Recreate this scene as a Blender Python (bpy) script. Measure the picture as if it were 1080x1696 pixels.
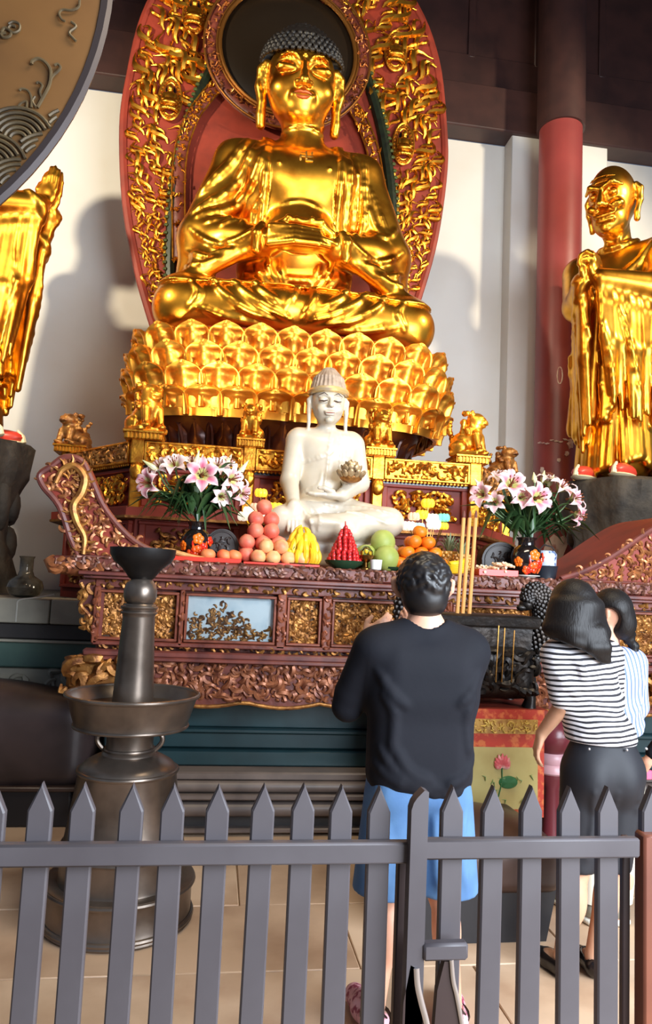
import bpy, math, random
import numpy as np
from math import sin, cos, tan, pi, sqrt, radians, hypot, atan2, exp
from mathutils import Vector, Matrix

for o in list(bpy.data.objects):
    bpy.data.objects.remove(o)
random.seed(11)
SC = bpy.context.scene
COL = SC.collection

# ------------------------------------------------------------------ camera
FPX, EYE, YAW, PITCH, ROLL = 1200.0, 1.6, radians(8.3), radians(5.7), radians(2.6)
_f = Vector((sin(YAW) * cos(PITCH), cos(YAW) * cos(PITCH), sin(PITCH)))
_r0 = Vector((cos(YAW), -sin(YAW), 0))
_u0 = _r0.cross(_f)
_r = _r0 * cos(ROLL) + _u0 * sin(ROLL)
_u = _u0 * cos(ROLL) - _r0 * sin(ROLL)
cam_data = bpy.data.cameras.new('camera')
cam = bpy.data.objects.new('camera', cam_data)
COL.objects.link(cam)
cam.matrix_world = Matrix(((_r.x, _u.x, -_f.x, 0), (_r.y, _u.y, -_f.y, 0), (_r.z, _u.z, -_f.z, EYE), (0, 0, 0, 1)))
cam_data.sensor_fit = 'HORIZONTAL'
cam_data.sensor_width = 36
cam_data.lens = FPX / 1080 * 36
cam_data.clip_start = 0.05
SC.camera = cam

# ------------------------------------------------------------------ world, lamps, exposure
world = bpy.data.worlds.new('hall_air')
SC.world = world
world.use_nodes = True
world.node_tree.nodes['Background'].inputs[0].default_value = (0.52, 0.66, 0.92, 1)
world.node_tree.nodes['Background'].inputs[1].default_value = 0.24
SC.view_settings.view_transform = 'Standard'
SC.view_settings.look = 'None'
SC.view_settings.gamma = 1.0
SC.view_settings.exposure = 0.0
SC.view_settings.use_curve_mapping = False


def lamp(name, kind, loc, target, energy, col, **kw):
    d = bpy.data.lights.new(name, kind)
    d.energy = energy
    d.color = col
    for k, v in kw.items():
        setattr(d, k, v)
    o = bpy.data.objects.new(name, d)
    COL.objects.link(o)
    o.location = loc
    o.rotation_euler = (Vector(target) - Vector(loc)).to_track_quat('-Z', 'Y').to_euler()
    return o


# daylight through the open doors behind the visitors
lamp('door_daylight', 'AREA', (3.5, -0.9, 2.6), (0.4, 4.4, 1.3), 900, (0.80, 0.89, 1.0), shape='RECTANGLE', size=4.0, size_y=3.2)
# warm floodlights of the hall on the statues
WARM = (1.0, 0.86, 0.62)
lamp('statue_flood_right', 'SPOT', (6.9, 3.4, 6.9), (2.9, 8.0, 5.0), 1750, WARM, spot_size=radians(78), spot_blend=0.5, shadow_soft_size=0.16)
lamp('statue_flood_left', 'SPOT', (-4.2, 3.4, 6.3), (-0.6, 8.0, 5.0), 1650, WARM, spot_size=radians(78), spot_blend=0.5, shadow_soft_size=0.16)
lamp('statue_flood_low_left', 'SPOT', (-0.6, 4.9, 2.6), (0.5, 7.0, 5.4), 210, WARM, spot_size=radians(75), spot_blend=0.6, shadow_soft_size=0.10)
lamp('statue_flood_low_right', 'SPOT', (2.3, 4.9, 2.6), (0.8, 7.0, 5.4), 210, WARM, spot_size=radians(75), spot_blend=0.6, shadow_soft_size=0.10)
lamp('altar_lamp', 'AREA', (1.0, 2.6, 5.6), (1.0, 5.4, 1.9), 130, (1.0, 0.85, 0.62), shape='RECTANGLE', size=2.4, size_y=0.6)


def P(x, y, Y):
    """point of the plane world-Y = Y seen at pixel x, y of the photograph"""
    d = _f + _r * ((x - 540) / FPX) - _u * ((y - 848) / FPX)
    t = Y / d.y
    return Vector((d.x * t, Y, EYE + d.z * t))


def X(x, y, Y):
    return P(x, y, Y).x


# ------------------------------------------------------------------ naming helpers
def tag(o, label, cat, group=None, kind=None):
    if label:
        o['label'] = label
    if cat:
        o['category'] = cat
    if group:
        o['group'] = group
    if kind:
        o['kind'] = kind
    return o


def thing(name, label, cat, loc=(0, 0, 0), group=None):
    o = bpy.data.objects.new(name, None)
    o.empty_display_size = 0.05
    COL.objects.link(o)
    o.location = loc
    return tag(o, label, cat, group)


def base_of(o):
    v = Vector((0, 0, 0))
    while o:
        v += o.location
        o = o.parent
    return v


KIDS = {}


def link(name, me, parent=None):
    o = bpy.data.objects.new(name, me)
    COL.objects.link(o)
    if parent is not None:
        o.parent = parent
        KIDS.setdefault(parent.name, []).append(o)
    return o


def dup(root, loc=None, rotz=None, scale=None, label=None, group=None, parent=None):
    c = root.copy()
    COL.objects.link(c)
    if parent is not None:
        c.parent = parent
        KIDS.setdefault(parent.name, []).append(c)
    if loc is not None:
        c.location = loc
    if rotz is not None:
        c.rotation_euler = rotz if hasattr(rotz, '__len__') else (0, 0, rotz)
    if scale is not None:
        c.scale = scale if hasattr(scale, '__len__') else (scale,) * 3
    if label:
        c['label'] = label
    if group:
        c['group'] = group
    for ch in KIDS.get(root.name, []):
        dup(ch, parent=c)
    return c


# ------------------------------------------------------------------ materials
def srgb(r, g, b):
    def f(c):
        c /= 255
        return c / 12.92 if c <= 0.04045 else ((c + 0.055) / 1.055) ** 2.4
    return (f(r), f(g), f(b), 1)


def mat(name, col, rough=0.5, metal=0.0, var=None, bump=None, emit=None, spec=None, coat=None, trans=None, attr=None, sss=None):
    m = bpy.data.materials.new(name)
    m.use_nodes = True
    nt = m.node_tree
    b = nt.nodes['Principled BSDF']
    b.inputs['Base Color'].default_value = col
    b.inputs['Roughness'].default_value = rough
    b.inputs['Metallic'].default_value = metal
    if spec is not None:
        b.inputs['Specular IOR Level'].default_value = spec
    if coat:
        b.inputs['Coat Weight'].default_value = coat
        b.inputs['Coat Roughness'].default_value = 0.12
    if trans:
        b.inputs['Transmission Weight'].default_value = trans
    if sss:
        b.inputs['Subsurface Weight'].default_value = sss
        b.inputs['Subsurface Radius'].default_value = (0.02, 0.012, 0.008)
    tc = nt.nodes.new('ShaderNodeTexCoord')
    if var:                                   # second colour mixed in by noise
        c2, scale, detail, lo, hi = var
        n = nt.nodes.new('ShaderNodeTexNoise')
        n.inputs['Scale'].default_value = scale
        n.inputs['Detail'].default_value = detail
        nt.links.new(tc.outputs['Object'], n.inputs['Vector'])
        r = nt.nodes.new('ShaderNodeValToRGB')
        r.color_ramp.elements[0].position = lo
        r.color_ramp.elements[0].color = col
        r.color_ramp.elements[1].position = hi
        r.color_ramp.elements[1].color = c2
        nt.links.new(n.outputs['Fac'], r.inputs['Fac'])
        nt.links.new(r.outputs['Color'], b.inputs['Base Color'])
    if attr:
        a = nt.nodes.new('ShaderNodeVertexColor')
        a.layer_name = attr
        nt.links.new(a.outputs['Color'], b.inputs['Base Color'])
    if bump:
        st, scale = bump[0], bump[1]
        n2 = nt.nodes.new('ShaderNodeTexNoise')
        n2.inputs['Scale'].default_value = scale
        n2.inputs['Detail'].default_value = 3
        nt.links.new(tc.outputs['Object'], n2.inputs['Vector'])
        bp = nt.nodes.new('ShaderNodeBump')
        bp.inputs['Strength'].default_value = st
        bp.inputs['Distance'].default_value = bump[2] if len(bump) > 2 else 0.02
        nt.links.new(n2.outputs['Fac'], bp.inputs['Height'])
        nt.links.new(bp.outputs['Normal'], b.inputs['Normal'])
    if emit:
        b.inputs['Emission Color'].default_value = emit[0]
        b.inputs['Emission Strength'].default_value = emit[1]
    return m


def clear_glass(name, tint=(0.96, 0.98, 0.98, 1)):
    m = bpy.data.materials.new(name)
    m.use_nodes = True
    nt = m.node_tree
    nt.nodes.remove(nt.nodes['Principled BSDF'])
    tr, gl, fr, mx = (nt.nodes.new(t) for t in ('ShaderNodeBsdfTransparent', 'ShaderNodeBsdfGlossy', 'ShaderNodeFresnel', 'ShaderNodeMixShader'))
    tr.inputs['Color'].default_value = tint
    gl.inputs['Roughness'].default_value = 0.03
    fr.inputs['IOR'].default_value = 1.6
    nt.links.new(fr.outputs[0], mx.inputs[0])
    nt.links.new(tr.outputs[0], mx.inputs[1])
    nt.links.new(gl.outputs[0], mx.inputs[2])
    nt.links.new(mx.outputs[0], nt.nodes['Material Output'].inputs['Surface'])
    return m


# ------------------------------------------------------------------ mesh builder
def catmull(pts, n=6, closed=False):
    p = [np.array(q, float) for q in pts]
    out = []
    m = len(p)
    for i in range(m if closed else m - 1):
        p0 = p[(i - 1) % m] if closed or i > 0 else 2 * p[0] - p[1]
        p1 = p[i]
        p2 = p[(i + 1) % m]
        p3 = p[(i + 2) % m] if closed or i + 2 < m else 2 * p[-1] - p[-2]
        for j in range(n):
            t = j / n
            out.append(0.5 * (2 * p1 + (p2 - p0) * t + (2 * p0 - 5 * p1 + 4 * p2 - p3) * t * t + (3 * p1 - p0 - 3 * p2 + p3) * t ** 3))
    if not closed:
        out.append(p[-1])
    return out


def rotm(rx=0, ry=0, rz=0):
    return np.array(Matrix.Rotation(rz, 3, 'Z') @ Matrix.Rotation(ry, 3, 'Y') @ Matrix.Rotation(rx, 3, 'X'))


class MB:
    def __init__(s):
        s.v, s.f, s.mi, s.n, s.c = [], [], [], 0, []

    def add(s, verts, faces, mi=0, col=None):
        verts = np.asarray(verts, float).reshape(-1, 3)
        s.v.append(verts)
        n = s.n
        s.f += [tuple(i + n for i in f) for f in faces]
        s.mi += [mi] * len(faces)
        s.n += len(verts)
        if col is not None:
            c = np.ones((len(verts), 4))
            c[:, :3] = np.asarray(col, float)[..., :3]
            s.c.append(c)
        return s

    def box(s, c, size, ch=0.0, rot=None, mi=0):
        h = np.array(size, float) / 2
        ch = min(ch, min(h) * 0.49)
        c = np.array(c, float)
        if ch <= 0:
            vs = np.array([[x, y, z] for x in (-1, 1) for y in (-1, 1) for z in (-1, 1)], float) * h
            fs = [(0, 1, 3, 2), (4, 6, 7, 5), (0, 4, 5, 1), (2, 3, 7, 6), (0, 2, 6, 4), (1, 5, 7, 3)]
        else:
            vs, idx = [], {}
            for sx in (-1, 1):
                for sy in (-1, 1):
                    for sz in (-1, 1):
                        for a in range(3):
                            q = np.array([sx, sy, sz], float) * (h - ch)
                            q[a] = (sx, sy, sz)[a] * h[a]
                            idx[(sx, sy, sz, a)] = len(vs)
                            vs.append(q)
            vs = np.array(vs)
            fs = []
            for a in range(3):
                b, d = [i for i in range(3) if i != a]
                for sa in (-1, 1):
                    f = []
                    for sb, sd in ((-1, -1), (1, -1), (1, 1), (-1, 1)):
                        k = [0, 0, 0]
                        k[a], k[b], k[d] = sa, sb, sd
                        f.append(idx[(*k, a)])
                    fs.append(f)
            for a in range(3):
                b, d = [i for i in range(3) if i != a]
                for sb in (-1, 1):
                    for sd in (-1, 1):
                        k1 = [0, 0, 0]
                        k1[b], k1[d] = sb, sd
                        k0 = list(k1)
                        k0[a], k1[a] = -1, 1
                        fs.append([idx[(*k0, b)], idx[(*k1, b)], idx[(*k1, d)], idx[(*k0, d)]])
            for sx in (-1, 1):
                for sy in (-1, 1):
                    for sz in (-1, 1):
                        fs.append([idx[(sx, sy, sz, a)] for a in range(3)])
            g = []
            for f in fs:
                q = vs[list(f)]
                nrm = np.cross(q[1] - q[0], q[2] - q[0])
                g.append(tuple(f) if nrm @ q.mean(0) > 0 else tuple(reversed(f)))
            fs = g
        if rot is not None:
            vs = vs @ np.asarray(rot).T
        return s.add(vs + c, fs, mi)

    def tube(s, pts, r, n=8, caps=True, flat=None, mi=0, col=None):
        p = np.array([list(q) for q in pts], float)
        m = len(p)
        r = np.full(m, float(r)) if np.isscalar(r) else np.array(r, float)
        t = np.gradient(p, axis=0)
        t /= np.linalg.norm(t, axis=1)[:, None] + 1e-12
        ref = np.array([0, 0, 1.0]) if abs(t[0][2]) < 0.9 else np.array([0, 1.0, 0])
        if flat is not None:
            ref = np.array(flat[0], float)
        a = np.cross(t[0], ref)
        a /= np.linalg.norm(a) + 1e-12
        vs = []
        ang = np.arange(n) * 2 * pi / n
        fl = 1.0 if flat is None else flat[1]
        for i in range(m):
            if flat is not None:
                a = np.cross(t[i], ref)
                a /= np.linalg.norm(a) + 1e-12
            else:
                a = a - t[i] * (a @ t[i])
                a /= np.linalg.norm(a) + 1e-12
            b = np.cross(t[i], a)
            vs.append(p[i] + r[i] * (np.cos(ang)[:, None] * a + fl * np.sin(ang)[:, None] * b))
        fs = []
        for i in range(m - 1):
            for j in range(n):
                k = (j + 1) % n
                fs.append((i * n + j, i * n + k, (i + 1) * n + k, (i + 1) * n + j))
        if caps:
            fs.append(tuple(range(n - 1, -1, -1)))
            fs.append(tuple((m - 1) * n + j for j in range(n)))
        return s.add(np.concatenate(vs), fs, mi, col)

    def lathe(s, prof, c=(0, 0, 0), n=32, rot=None, mi=0, sx=1, sy=1, a0=0, a1=2 * pi, col=None, caps=True):
        full = abs(a1 - a0 - 2 * pi) < 1e-6
        m = n if full else n + 1
        ang = a0 + np.arange(m) * (a1 - a0) / n
        vs = np.array([[rr * cos(t) * sx, rr * sin(t) * sy, z] for rr, z in prof for t in ang])
        fs = []
        for i in range(len(prof) - 1):
            for j in range(n):
                k = (j + 1) % m
                fs.append((i * m + j, i * m + k, (i + 1) * m + k, (i + 1) * m + j))
        if full and caps:
            if prof[0][0] > 1e-4:
                fs.append(tuple(range(m - 1, -1, -1)))
            if prof[-1][0] > 1e-4:
                fs.append(tuple((len(prof) - 1) * m + j for j in range(m)))
        if rot is not None:
            vs = vs @ np.asarray(rot).T
        return s.add(vs + np.array(c, float), fs, mi, col)

    def ell(s, c, r, n=12, m=8, rot=None, mi=0, col=None):
        r = np.array((r,) * 3 if np.isscalar(r) else r, float)
        vs = [[0, 0, -1]]
        for i in range(1, m):
            t = -pi / 2 + pi * i / m
            vs += [[cos(t) * cos(2 * pi * j / n), cos(t) * sin(2 * pi * j / n), sin(t)] for j in range(n)]
        vs.append([0, 0, 1])
        fs = [(0, 1 + (j + 1) % n, 1 + j) for j in range(n)]
        for i in range(m - 2):
            for j in range(n):
                k = (j + 1) % n
                fs.append((1 + i * n + j, 1 + i * n + k, 1 + (i + 1) * n + k, 1 + (i + 1) * n + j))
        L = len(vs) - 1
        fs += [(L, 1 + (m - 2) * n + j, 1 + (m - 2) * n + (j + 1) % n) for j in range(n)]
        vs = np.array(vs) * r
        if rot is not None:
            vs = vs @ np.asarray(rot).T
        return s.add(vs + np.array(c, float), fs, mi, col)

    def prism(s, poly, y0, y1, mi=0):
        """polygon of (x, z) points extruded from y0 to y1"""
        p = [(q[0], q[1]) for q in poly]
        area = sum(p[i][0] * p[(i + 1) % len(p)][1] - p[(i + 1) % len(p)][0] * p[i][1] for i in range(len(p)))
        if area < 0:
            p = p[::-1]
        n = len(p)
        vs = [(x, y0, z) for x, z in p] + [(x, y1, z) for x, z in p]
        fs = [tuple(range(n)), tuple(range(2 * n - 1, n - 1, -1))]
        fs += [(i, n + i, n + (i + 1) % n, (i + 1) % n) for i in range(n)]
        return s.add(vs, fs, mi)

    def plan(s, poly, z0, z1, mi=0):
        """polygon of (x, y) points extruded from z0 to z1"""
        p = [(q[0], q[1]) for q in poly]
        area = sum(p[i][0] * p[(i + 1) % len(p)][1] - p[(i + 1) % len(p)][0] * p[i][1] for i in range(len(p)))
        if area < 0:
            p = p[::-1]
        n = len(p)
        vs = [(x, y, z0) for x, y in p] + [(x, y, z1) for x, y in p]
        fs = [tuple(range(n - 1, -1, -1)), tuple(range(n, 2 * n))]
        fs += [(i, (i + 1) % n, n + (i + 1) % n, n + i) for i in range(n)]
        return s.add(vs, fs, mi)

    def grid(s, fn, nu, nv, mi=0, thick=0.0, col=None):
        """surface fn(u,v) -> point; thick > 0 closes it with a back layer along -normal"""
        us, vs_ = np.linspace(0, 1, nu), np.linspace(0, 1, nv)
        A = np.array([[fn(u, v) for u in us] for v in vs_], float)
        fs = [(j * nu + i, j * nu + i + 1, (j + 1) * nu + i + 1, (j + 1) * nu + i) for j in range(nv - 1) for i in range(nu - 1)]
        V = A.reshape(-1, 3)
        cc = None
        if col is not None:
            cc = np.array([[col(u, v) for u in us] for v in vs_], float).reshape(-1, 3)
        if thick:
            du, dv = np.gradient(A, axis=1), np.gradient(A, axis=0)
            nn = np.cross(du, dv)
            nn /= np.linalg.norm(nn, axis=2)[..., None] + 1e-9
            B = (A - nn * thick).reshape(-1, 3)
            N = nu * nv
            fs2 = [tuple(N + i for i in reversed(f)) for f in fs]
            rim = [i for i in range(nu)] + [(j + 1) * nu - 1 for j in range(1, nv)] + [(nv - 1) * nu + i for i in range(nu - 2, -1, -1)] + [j * nu for j in range(nv - 2, 0, -1)]
            side = [(rim[k], N + rim[k], N + rim[(k + 1) % len(rim)], rim[(k + 1) % len(rim)]) for k in range(len(rim))]
            fs = fs + fs2 + side
            V = np.concatenate([V, B])
            if cc is not None:
                cc = np.concatenate([cc, cc])
        return s.add(V, fs, mi, cc)

    def build(s, name, mats, parent=None, smooth=40, base=None):
        """one mesh object; vertices are given in the thing's world frame"""
        V = np.concatenate(s.v)
        off = np.zeros(3)
        if parent is not None:
            off = np.array(base_of(parent))
        elif base is not None:
            off = np.array(base, float)
        me = bpy.data.meshes.new(name)
        me.from_pydata((V - off).tolist(), [], s.f)
        for m in (mats if isinstance(mats, (list, tuple)) else [mats]):
            me.materials.append(m)
        if any(s.mi):
            me.polygons.foreach_set('material_index', s.mi)
        if s.c:
            a = me.color_attributes.new('Col', 'FLOAT_COLOR', 'POINT')
            a.data.foreach_set('color', np.concatenate(s.c).astype(np.float32).ravel())
        if smooth:
            me.polygons.foreach_set('use_smooth', [True] * len(me.polygons))
            if smooth < 180:
                me.set_sharp_from_angle(angle=radians(smooth))
        me.update()
        o = link(name, me, parent)
        if parent is None and base is not None:
            o.location = base
        return o


# ------------------------------------------------------------------ sculpting by distance field
class SDF:
    def __init__(s, lo, hi, h):
        s.lo, s.h = np.array(lo, float), h
        s.n = [int((b - a) / h) + 2 for a, b in zip(lo, hi)]
        s.ax = [(s.lo[i] + np.arange(s.n[i]) * h).astype(np.float32) for i in range(3)]
        s.D = np.full(s.n, 0.5, np.float32)

    def put(s, fn, lo, hi, k=0.0, op='u'):
        mg = k + 3 * s.h
        sl = []
        for i in range(3):
            a = max(0, int((lo[i] - mg - s.lo[i]) / s.h))
            b = min(s.n[i], int((hi[i] + mg - s.lo[i]) / s.h) + 2)
            if b <= a:
                return s
            sl.append(slice(a, b))
        sl = tuple(sl)
        x, y, z = s.ax[0][sl[0]][:, None, None], s.ax[1][sl[1]][None, :, None], s.ax[2][sl[2]][None, None, :]
        d = fn(x, y, z)
        A = s.D[sl]
        if op == 'u':
            if k > 0:
                g = np.maximum(k - np.abs(A - d), 0) / k
                s.D[sl] = np.minimum(A, d) - g * g * (k * 0.25)
            else:
                s.D[sl] = np.minimum(A, d)
        elif op == 's':
            if k > 0:
                g = np.maximum(k - np.abs(A + d), 0) / k
                s.D[sl] = np.maximum(A, -d) + g * g * (k * 0.25)
            else:
                s.D[sl] = np.maximum(A, -d)
        elif op == 'add':
            s.D[sl] = A + d
        return s

    def cap(s, a, b, ra, rb=None, k=0.0, op='u', sq=None):
        a, b = np.array(a, float), np.array(b, float)
        rb = ra if rb is None else rb
        ba = b - a
        L = float(ba @ ba) + 1e-12
        R = max(ra, rb)

        def fn(x, y, z):
            px, py, pz = x - a[0], y - a[1], z - a[2]
            t = np.clip((px * ba[0] + py * ba[1] + pz * ba[2]) / L, 0, 1)
            return np.sqrt((px - t * ba[0]) ** 2 + (py - t * ba[1]) ** 2 + (pz - t * ba[2]) ** 2) - (ra + (rb - ra) * t)
        return s.put(fn, np.minimum(a, b) - R, np.maximum(a, b) + R, k, op)

    def poly(s, pts, rs, k=0.0, op='u', k2=None):
        rs = [rs] * len(pts) if np.isscalar(rs) else rs
        for i in range(len(pts) - 1):
            s.cap(pts[i], pts[i + 1], rs[i], rs[i + 1], k, op)
        return s

    def ell(s, c, r, k=0.0, op='u', rot=None):
        c = np.array(c, float)
        r = np.array((r,) * 3 if np.isscalar(r) else r, float)
        R = None if rot is None else np.asarray(rot)
        m = float(r.max())

        def fn(x, y, z):
            p = [x - c[0], y - c[1], z - c[2]]
            if R is not None:
                p = [R[0, i] * p[0] + R[1, i] * p[1] + R[2, i] * p[2] for i in range(3)]
            k0 = np.sqrt((p[0] / r[0]) ** 2 + (p[1] / r[1]) ** 2 + (p[2] / r[2]) ** 2) + 1e-9
            k1 = np.sqrt((p[0] / r[0] ** 2) ** 2 + (p[1] / r[1] ** 2) ** 2 + (p[2] / r[2] ** 2) ** 2) + 1e-9
            return k0 * (k0 - 1) / k1
        q = r if R is None else np.full(3, m)
        return s.put(fn, c - q, c + q, k, op)

    def box(s, c, h, rd=0.01, k=0.0, op='u', rot=None):
        c, h = np.array(c, float), np.array(h, float)
        R = None if rot is None else np.asarray(rot)
        e = h - rd

        def fn(x, y, z):
            p = [x - c[0], y - c[1], z - c[2]]
            if R is not None:
                p = [R[0, i] * p[0] + R[1, i] * p[1] + R[2, i] * p[2] for i in range(3)]
            q = [np.abs(p[i]) - e[i] for i in range(3)]
            return np.sqrt(np.maximum(q[0], 0) ** 2 + np.maximum(q[1], 0) ** 2 + np.maximum(q[2], 0) ** 2) + np.minimum(np.maximum(np.maximum(q[0], q[1]), q[2]), 0) - rd
        q = h if R is None else np.full(3, float(np.linalg.norm(h)))
        return s.put(fn, c - q, c + q, k, op)

    def front(s, x, z, D=None, sgn=1):
        """y of the surface met from the -Y side (sgn=1) or +Y side (-1) at x, z"""
        D = s.D if D is None else D
        i = min(max(int(round((x - s.lo[0]) / s.h)), 0), s.n[0] - 1)
        k = min(max(int(round((z - s.lo[2]) / s.h)), 0), s.n[2] - 1)
        c = D[i, :, k]
        w = np.nonzero(c < 0)[0]
        if len(w) == 0:
            return None
        return float(s.ax[1][w[0] if sgn > 0 else w[-1]])

    def folds(s, lines, r, k=None, smooth=5, sgn=1, sink=0.3, op='u'):
        """ridges lying on the front surface: lines of (x, z)"""
        D0 = s.D.copy()
        for ln in lines:
            q = [(p[0], p[1]) for p in catmull(ln, smooth)] if len(ln) > 2 else [(ln[0][0] + (ln[1][0] - ln[0][0]) * t / 8, ln[0][1] + (ln[1][1] - ln[0][1]) * t / 8) for t in range(9)]
            pts, m = [], len(q)
            for x, z in q:
                y = s.front(x, z, D0, sgn)
                pts.append(None if y is None else (x, y + sgn * r * sink, z))
            for i in range(m - 1):
                if pts[i] and pts[i + 1] and abs(pts[i][1] - pts[i + 1][1]) < 6 * r + 0.05:
                    e = lambda t: r * (0.45 + 0.55 * sin(pi * min(max(t, 0.02), 0.98)) ** 0.5)
                    s.cap(pts[i], pts[i + 1], e(i / m), e((i + 1) / m), r * 0.7 if k is None else k, op)
        return s

    def mesh(s):
        D = s.D
        b = D < 0
        nx, ny, nz = s.n
        c = np.zeros((nx - 1, ny - 1, nz - 1), np.uint8)
        for i in (0, 1):
            for j in (0, 1):
                for k in (0, 1):
                    c += b[i:nx - 1 + i, j:ny - 1 + j, k:nz - 1 + k]
        I = np.argwhere((c > 0) & (c < 8))
        idx = np.full(c.shape, -1, np.int32)
        idx[I[:, 0], I[:, 1], I[:, 2]] = np.arange(len(I))
        acc, cnt = np.zeros((len(I), 3)), np.zeros(len(I))
        cor = [(i, j, k) for i in (0, 1) for j in (0, 1) for k in (0, 1)]
        val = {q: D[I[:, 0] + q[0], I[:, 1] + q[1], I[:, 2] + q[2]].astype(float) for q in cor}
        for a in range(3):
            for q in cor:
                if q[a] == 0:
                    w = list(q)
                    w[a] = 1
                    v0, v1 = val[q], val[tuple(w)]
                    m = (v0 < 0) != (v1 < 0)
                    t = np.where(m, v0 / np.where(m, v0 - v1, 1), 0)
                    p = np.tile(np.array(q, float), (len(I), 1))
                    p[:, a] = t
                    acc[m] += p[m]
                    cnt[m] += 1
        V = s.lo + (I + acc / cnt[:, None]) * s.h
        Q = []
        for a in range(3):
            sh = [slice(None)] * 3
            s0, s1 = list(sh), list(sh)
            s0[a], s1[a] = slice(0, s.n[a] - 1), slice(1, s.n[a])
            b0, b1 = b[tuple(s0)], b[tuple(s1)]
            B, C = (a + 1) % 3, (a + 2) % 3
            for sign, e in ((1, np.argwhere(b0 & ~b1)), (-1, np.argwhere(~b0 & b1))):
                ok = (e[:, B] > 0) & (e[:, C] > 0) & (e[:, B] < s.n[B] - 1) & (e[:, C] < s.n[C] - 1)
                e = e[ok]
                q = []
                for db, dc in ((-1, -1), (0, -1), (0, 0), (-1, 0)):
                    g = e.copy()
                    g[:, B] += db
                    g[:, C] += dc
                    q.append(idx[g[:, 0], g[:, 1], g[:, 2]])
                q = np.stack(q, 1)
                Q.append(q if sign > 0 else q[:, ::-1])
        return V, np.concatenate(Q)

    def build(s, name, m, parent=None, base=None, xf=None, relax=1, colfn=None):
        V, Q = s.mesh()
        for _ in range(relax):                 # a light tangential relax removes grid stepping
            A, n = np.zeros_like(V), np.zeros(len(V))
            for i in range(4):
                j = (i + 1) % 4
                np.add.at(A, Q[:, i], V[Q[:, j]])
                np.add.at(A, Q[:, j], V[Q[:, i]])
                np.add.at(n, Q[:, i], 1)
                np.add.at(n, Q[:, j], 1)
            V = V * 0.5 + 0.5 * A / np.maximum(n, 1)[:, None]
        C = colfn(V) if colfn else None
        if xf is not None:
            V = xf(V)
        off = np.array(base_of(parent)) if parent is not None else (np.array(base, float) if base is not None else np.zeros(3))
        V = V - off
        me = bpy.data.meshes.new(name)
        me.vertices.add(len(V))
        me.vertices.foreach_set('co', V.astype(np.float32).ravel())
        me.loops.add(len(Q) * 4)
        me.loops.foreach_set('vertex_index', Q.astype(np.int32).ravel())
        me.polygons.add(len(Q))
        me.polygons.foreach_set('loop_start', np.arange(len(Q), dtype=np.int32) * 4)
        me.polygons.foreach_set('loop_total', np.full(len(Q), 4, np.int32))
        me.polygons.foreach_set('use_smooth', np.ones(len(Q), bool))
        me.update(calc_edges=True)
        me.validate()
        me.materials.append(m)
        if C is not None:
            a = me.color_attributes.new('Col', 'FLOAT_COLOR', 'POINT')
            c4 = np.ones((len(V), 4), np.float32)
            c4[:, :3] = C
            a.data.foreach_set('color', c4.ravel())
        o = link(name, me, parent)
        if parent is None and base is not None:
            o.location = base
        return o


# ------------------------------------------------------------------ carving helper
def curls(mb, at, w, h, n, size, seed, r=0.12, depth=0.0, sides=5, inside=None, steps=7):
    """n carved scrolls scattered over a w x h field; at(u, v, d) gives a point d in front of it"""
    g = random.Random(seed)
    nx = max(1, int(round(sqrt(n * w / h))))
    nz = max(1, int(round(n / nx)))
    for i in range(nx):
        for j in range(nz):
            u = (i + 0.5 + g.uniform(-.3, .3)) * w / nx
            v = (j + 0.5 + g.uniform(-.3, .3)) * h / nz
            if inside and not inside(u, v):
                continue
            s = size * g.uniform(0.7, 1.25)
            a = g.uniform(0, 2 * pi)
            turn = g.choice((-1, 1)) * g.uniform(2.2, 4.6)
            pts, rs = [], []
            x, y = u, v
            for t in range(steps):
                f = t / (steps - 1)
                pts.append(at(min(max(x, 0), w), min(max(y, 0), h), depth + s * 0.10 * sin(pi * f)))
                rs.append(s * r * (0.45 + 1.0 * sin(pi * (0.12 + 0.8 * f)) ** 1.5) * (1.25 if t == 1 else 1))
                x += cos(a) * s * 1.1 / steps
                y += sin(a) * s * 1.1 / steps
                a += turn / steps * (0.6 + f)
            mb.tube(pts, rs, sides)
    return mb

# ================================================================== materials
def gold(name, rough=0.27, col=(214, 142, 38), var=True, bump=0.10, bscale=9):
    return mat(name, srgb(*col), rough, 1.0, (srgb(176, 98, 22), 3.5, 4, 0.42, 0.75) if var else None, (bump, bscale, 0.02))


GOLD = gold('gold_leaf', 0.36, (236, 172, 62))
GOLD2 = gold('gold_leaf_robe', 0.31, (238, 174, 60), bump=0.06)
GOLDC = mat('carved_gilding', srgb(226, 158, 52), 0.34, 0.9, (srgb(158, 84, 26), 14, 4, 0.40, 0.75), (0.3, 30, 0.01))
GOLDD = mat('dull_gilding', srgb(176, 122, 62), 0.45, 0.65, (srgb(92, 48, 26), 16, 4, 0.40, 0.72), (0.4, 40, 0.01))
RED = mat('red_lacquer', srgb(142, 50, 32), 0.58, 0.0, (srgb(116, 40, 26), 4, 3, 0.4, 0.7))
REDW = mat('red_brown_wood', srgb(120, 58, 44), 0.45, 0.0, (srgb(82, 36, 30), 8, 4, 0.4, 0.7), (0.3, 25, 0.01))
PLUMW = mat('plum_wood', srgb(120, 62, 52), 0.4, 0.0, (srgb(84, 44, 42), 8, 4, 0.4, 0.7))
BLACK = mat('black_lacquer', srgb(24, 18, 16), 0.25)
DARKW = mat('dark_brown_wood', srgb(66, 40, 36), 0.5, 0.0, (srgb(52, 32, 30), 3, 3, 0.4, 0.7))
WHITE = mat('lime_plaster', srgb(222, 220, 214), 0.85, 0.0, (srgb(214, 208, 198), 1.2, 4, 0.4, 0.8), (0.05, 3))
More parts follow.
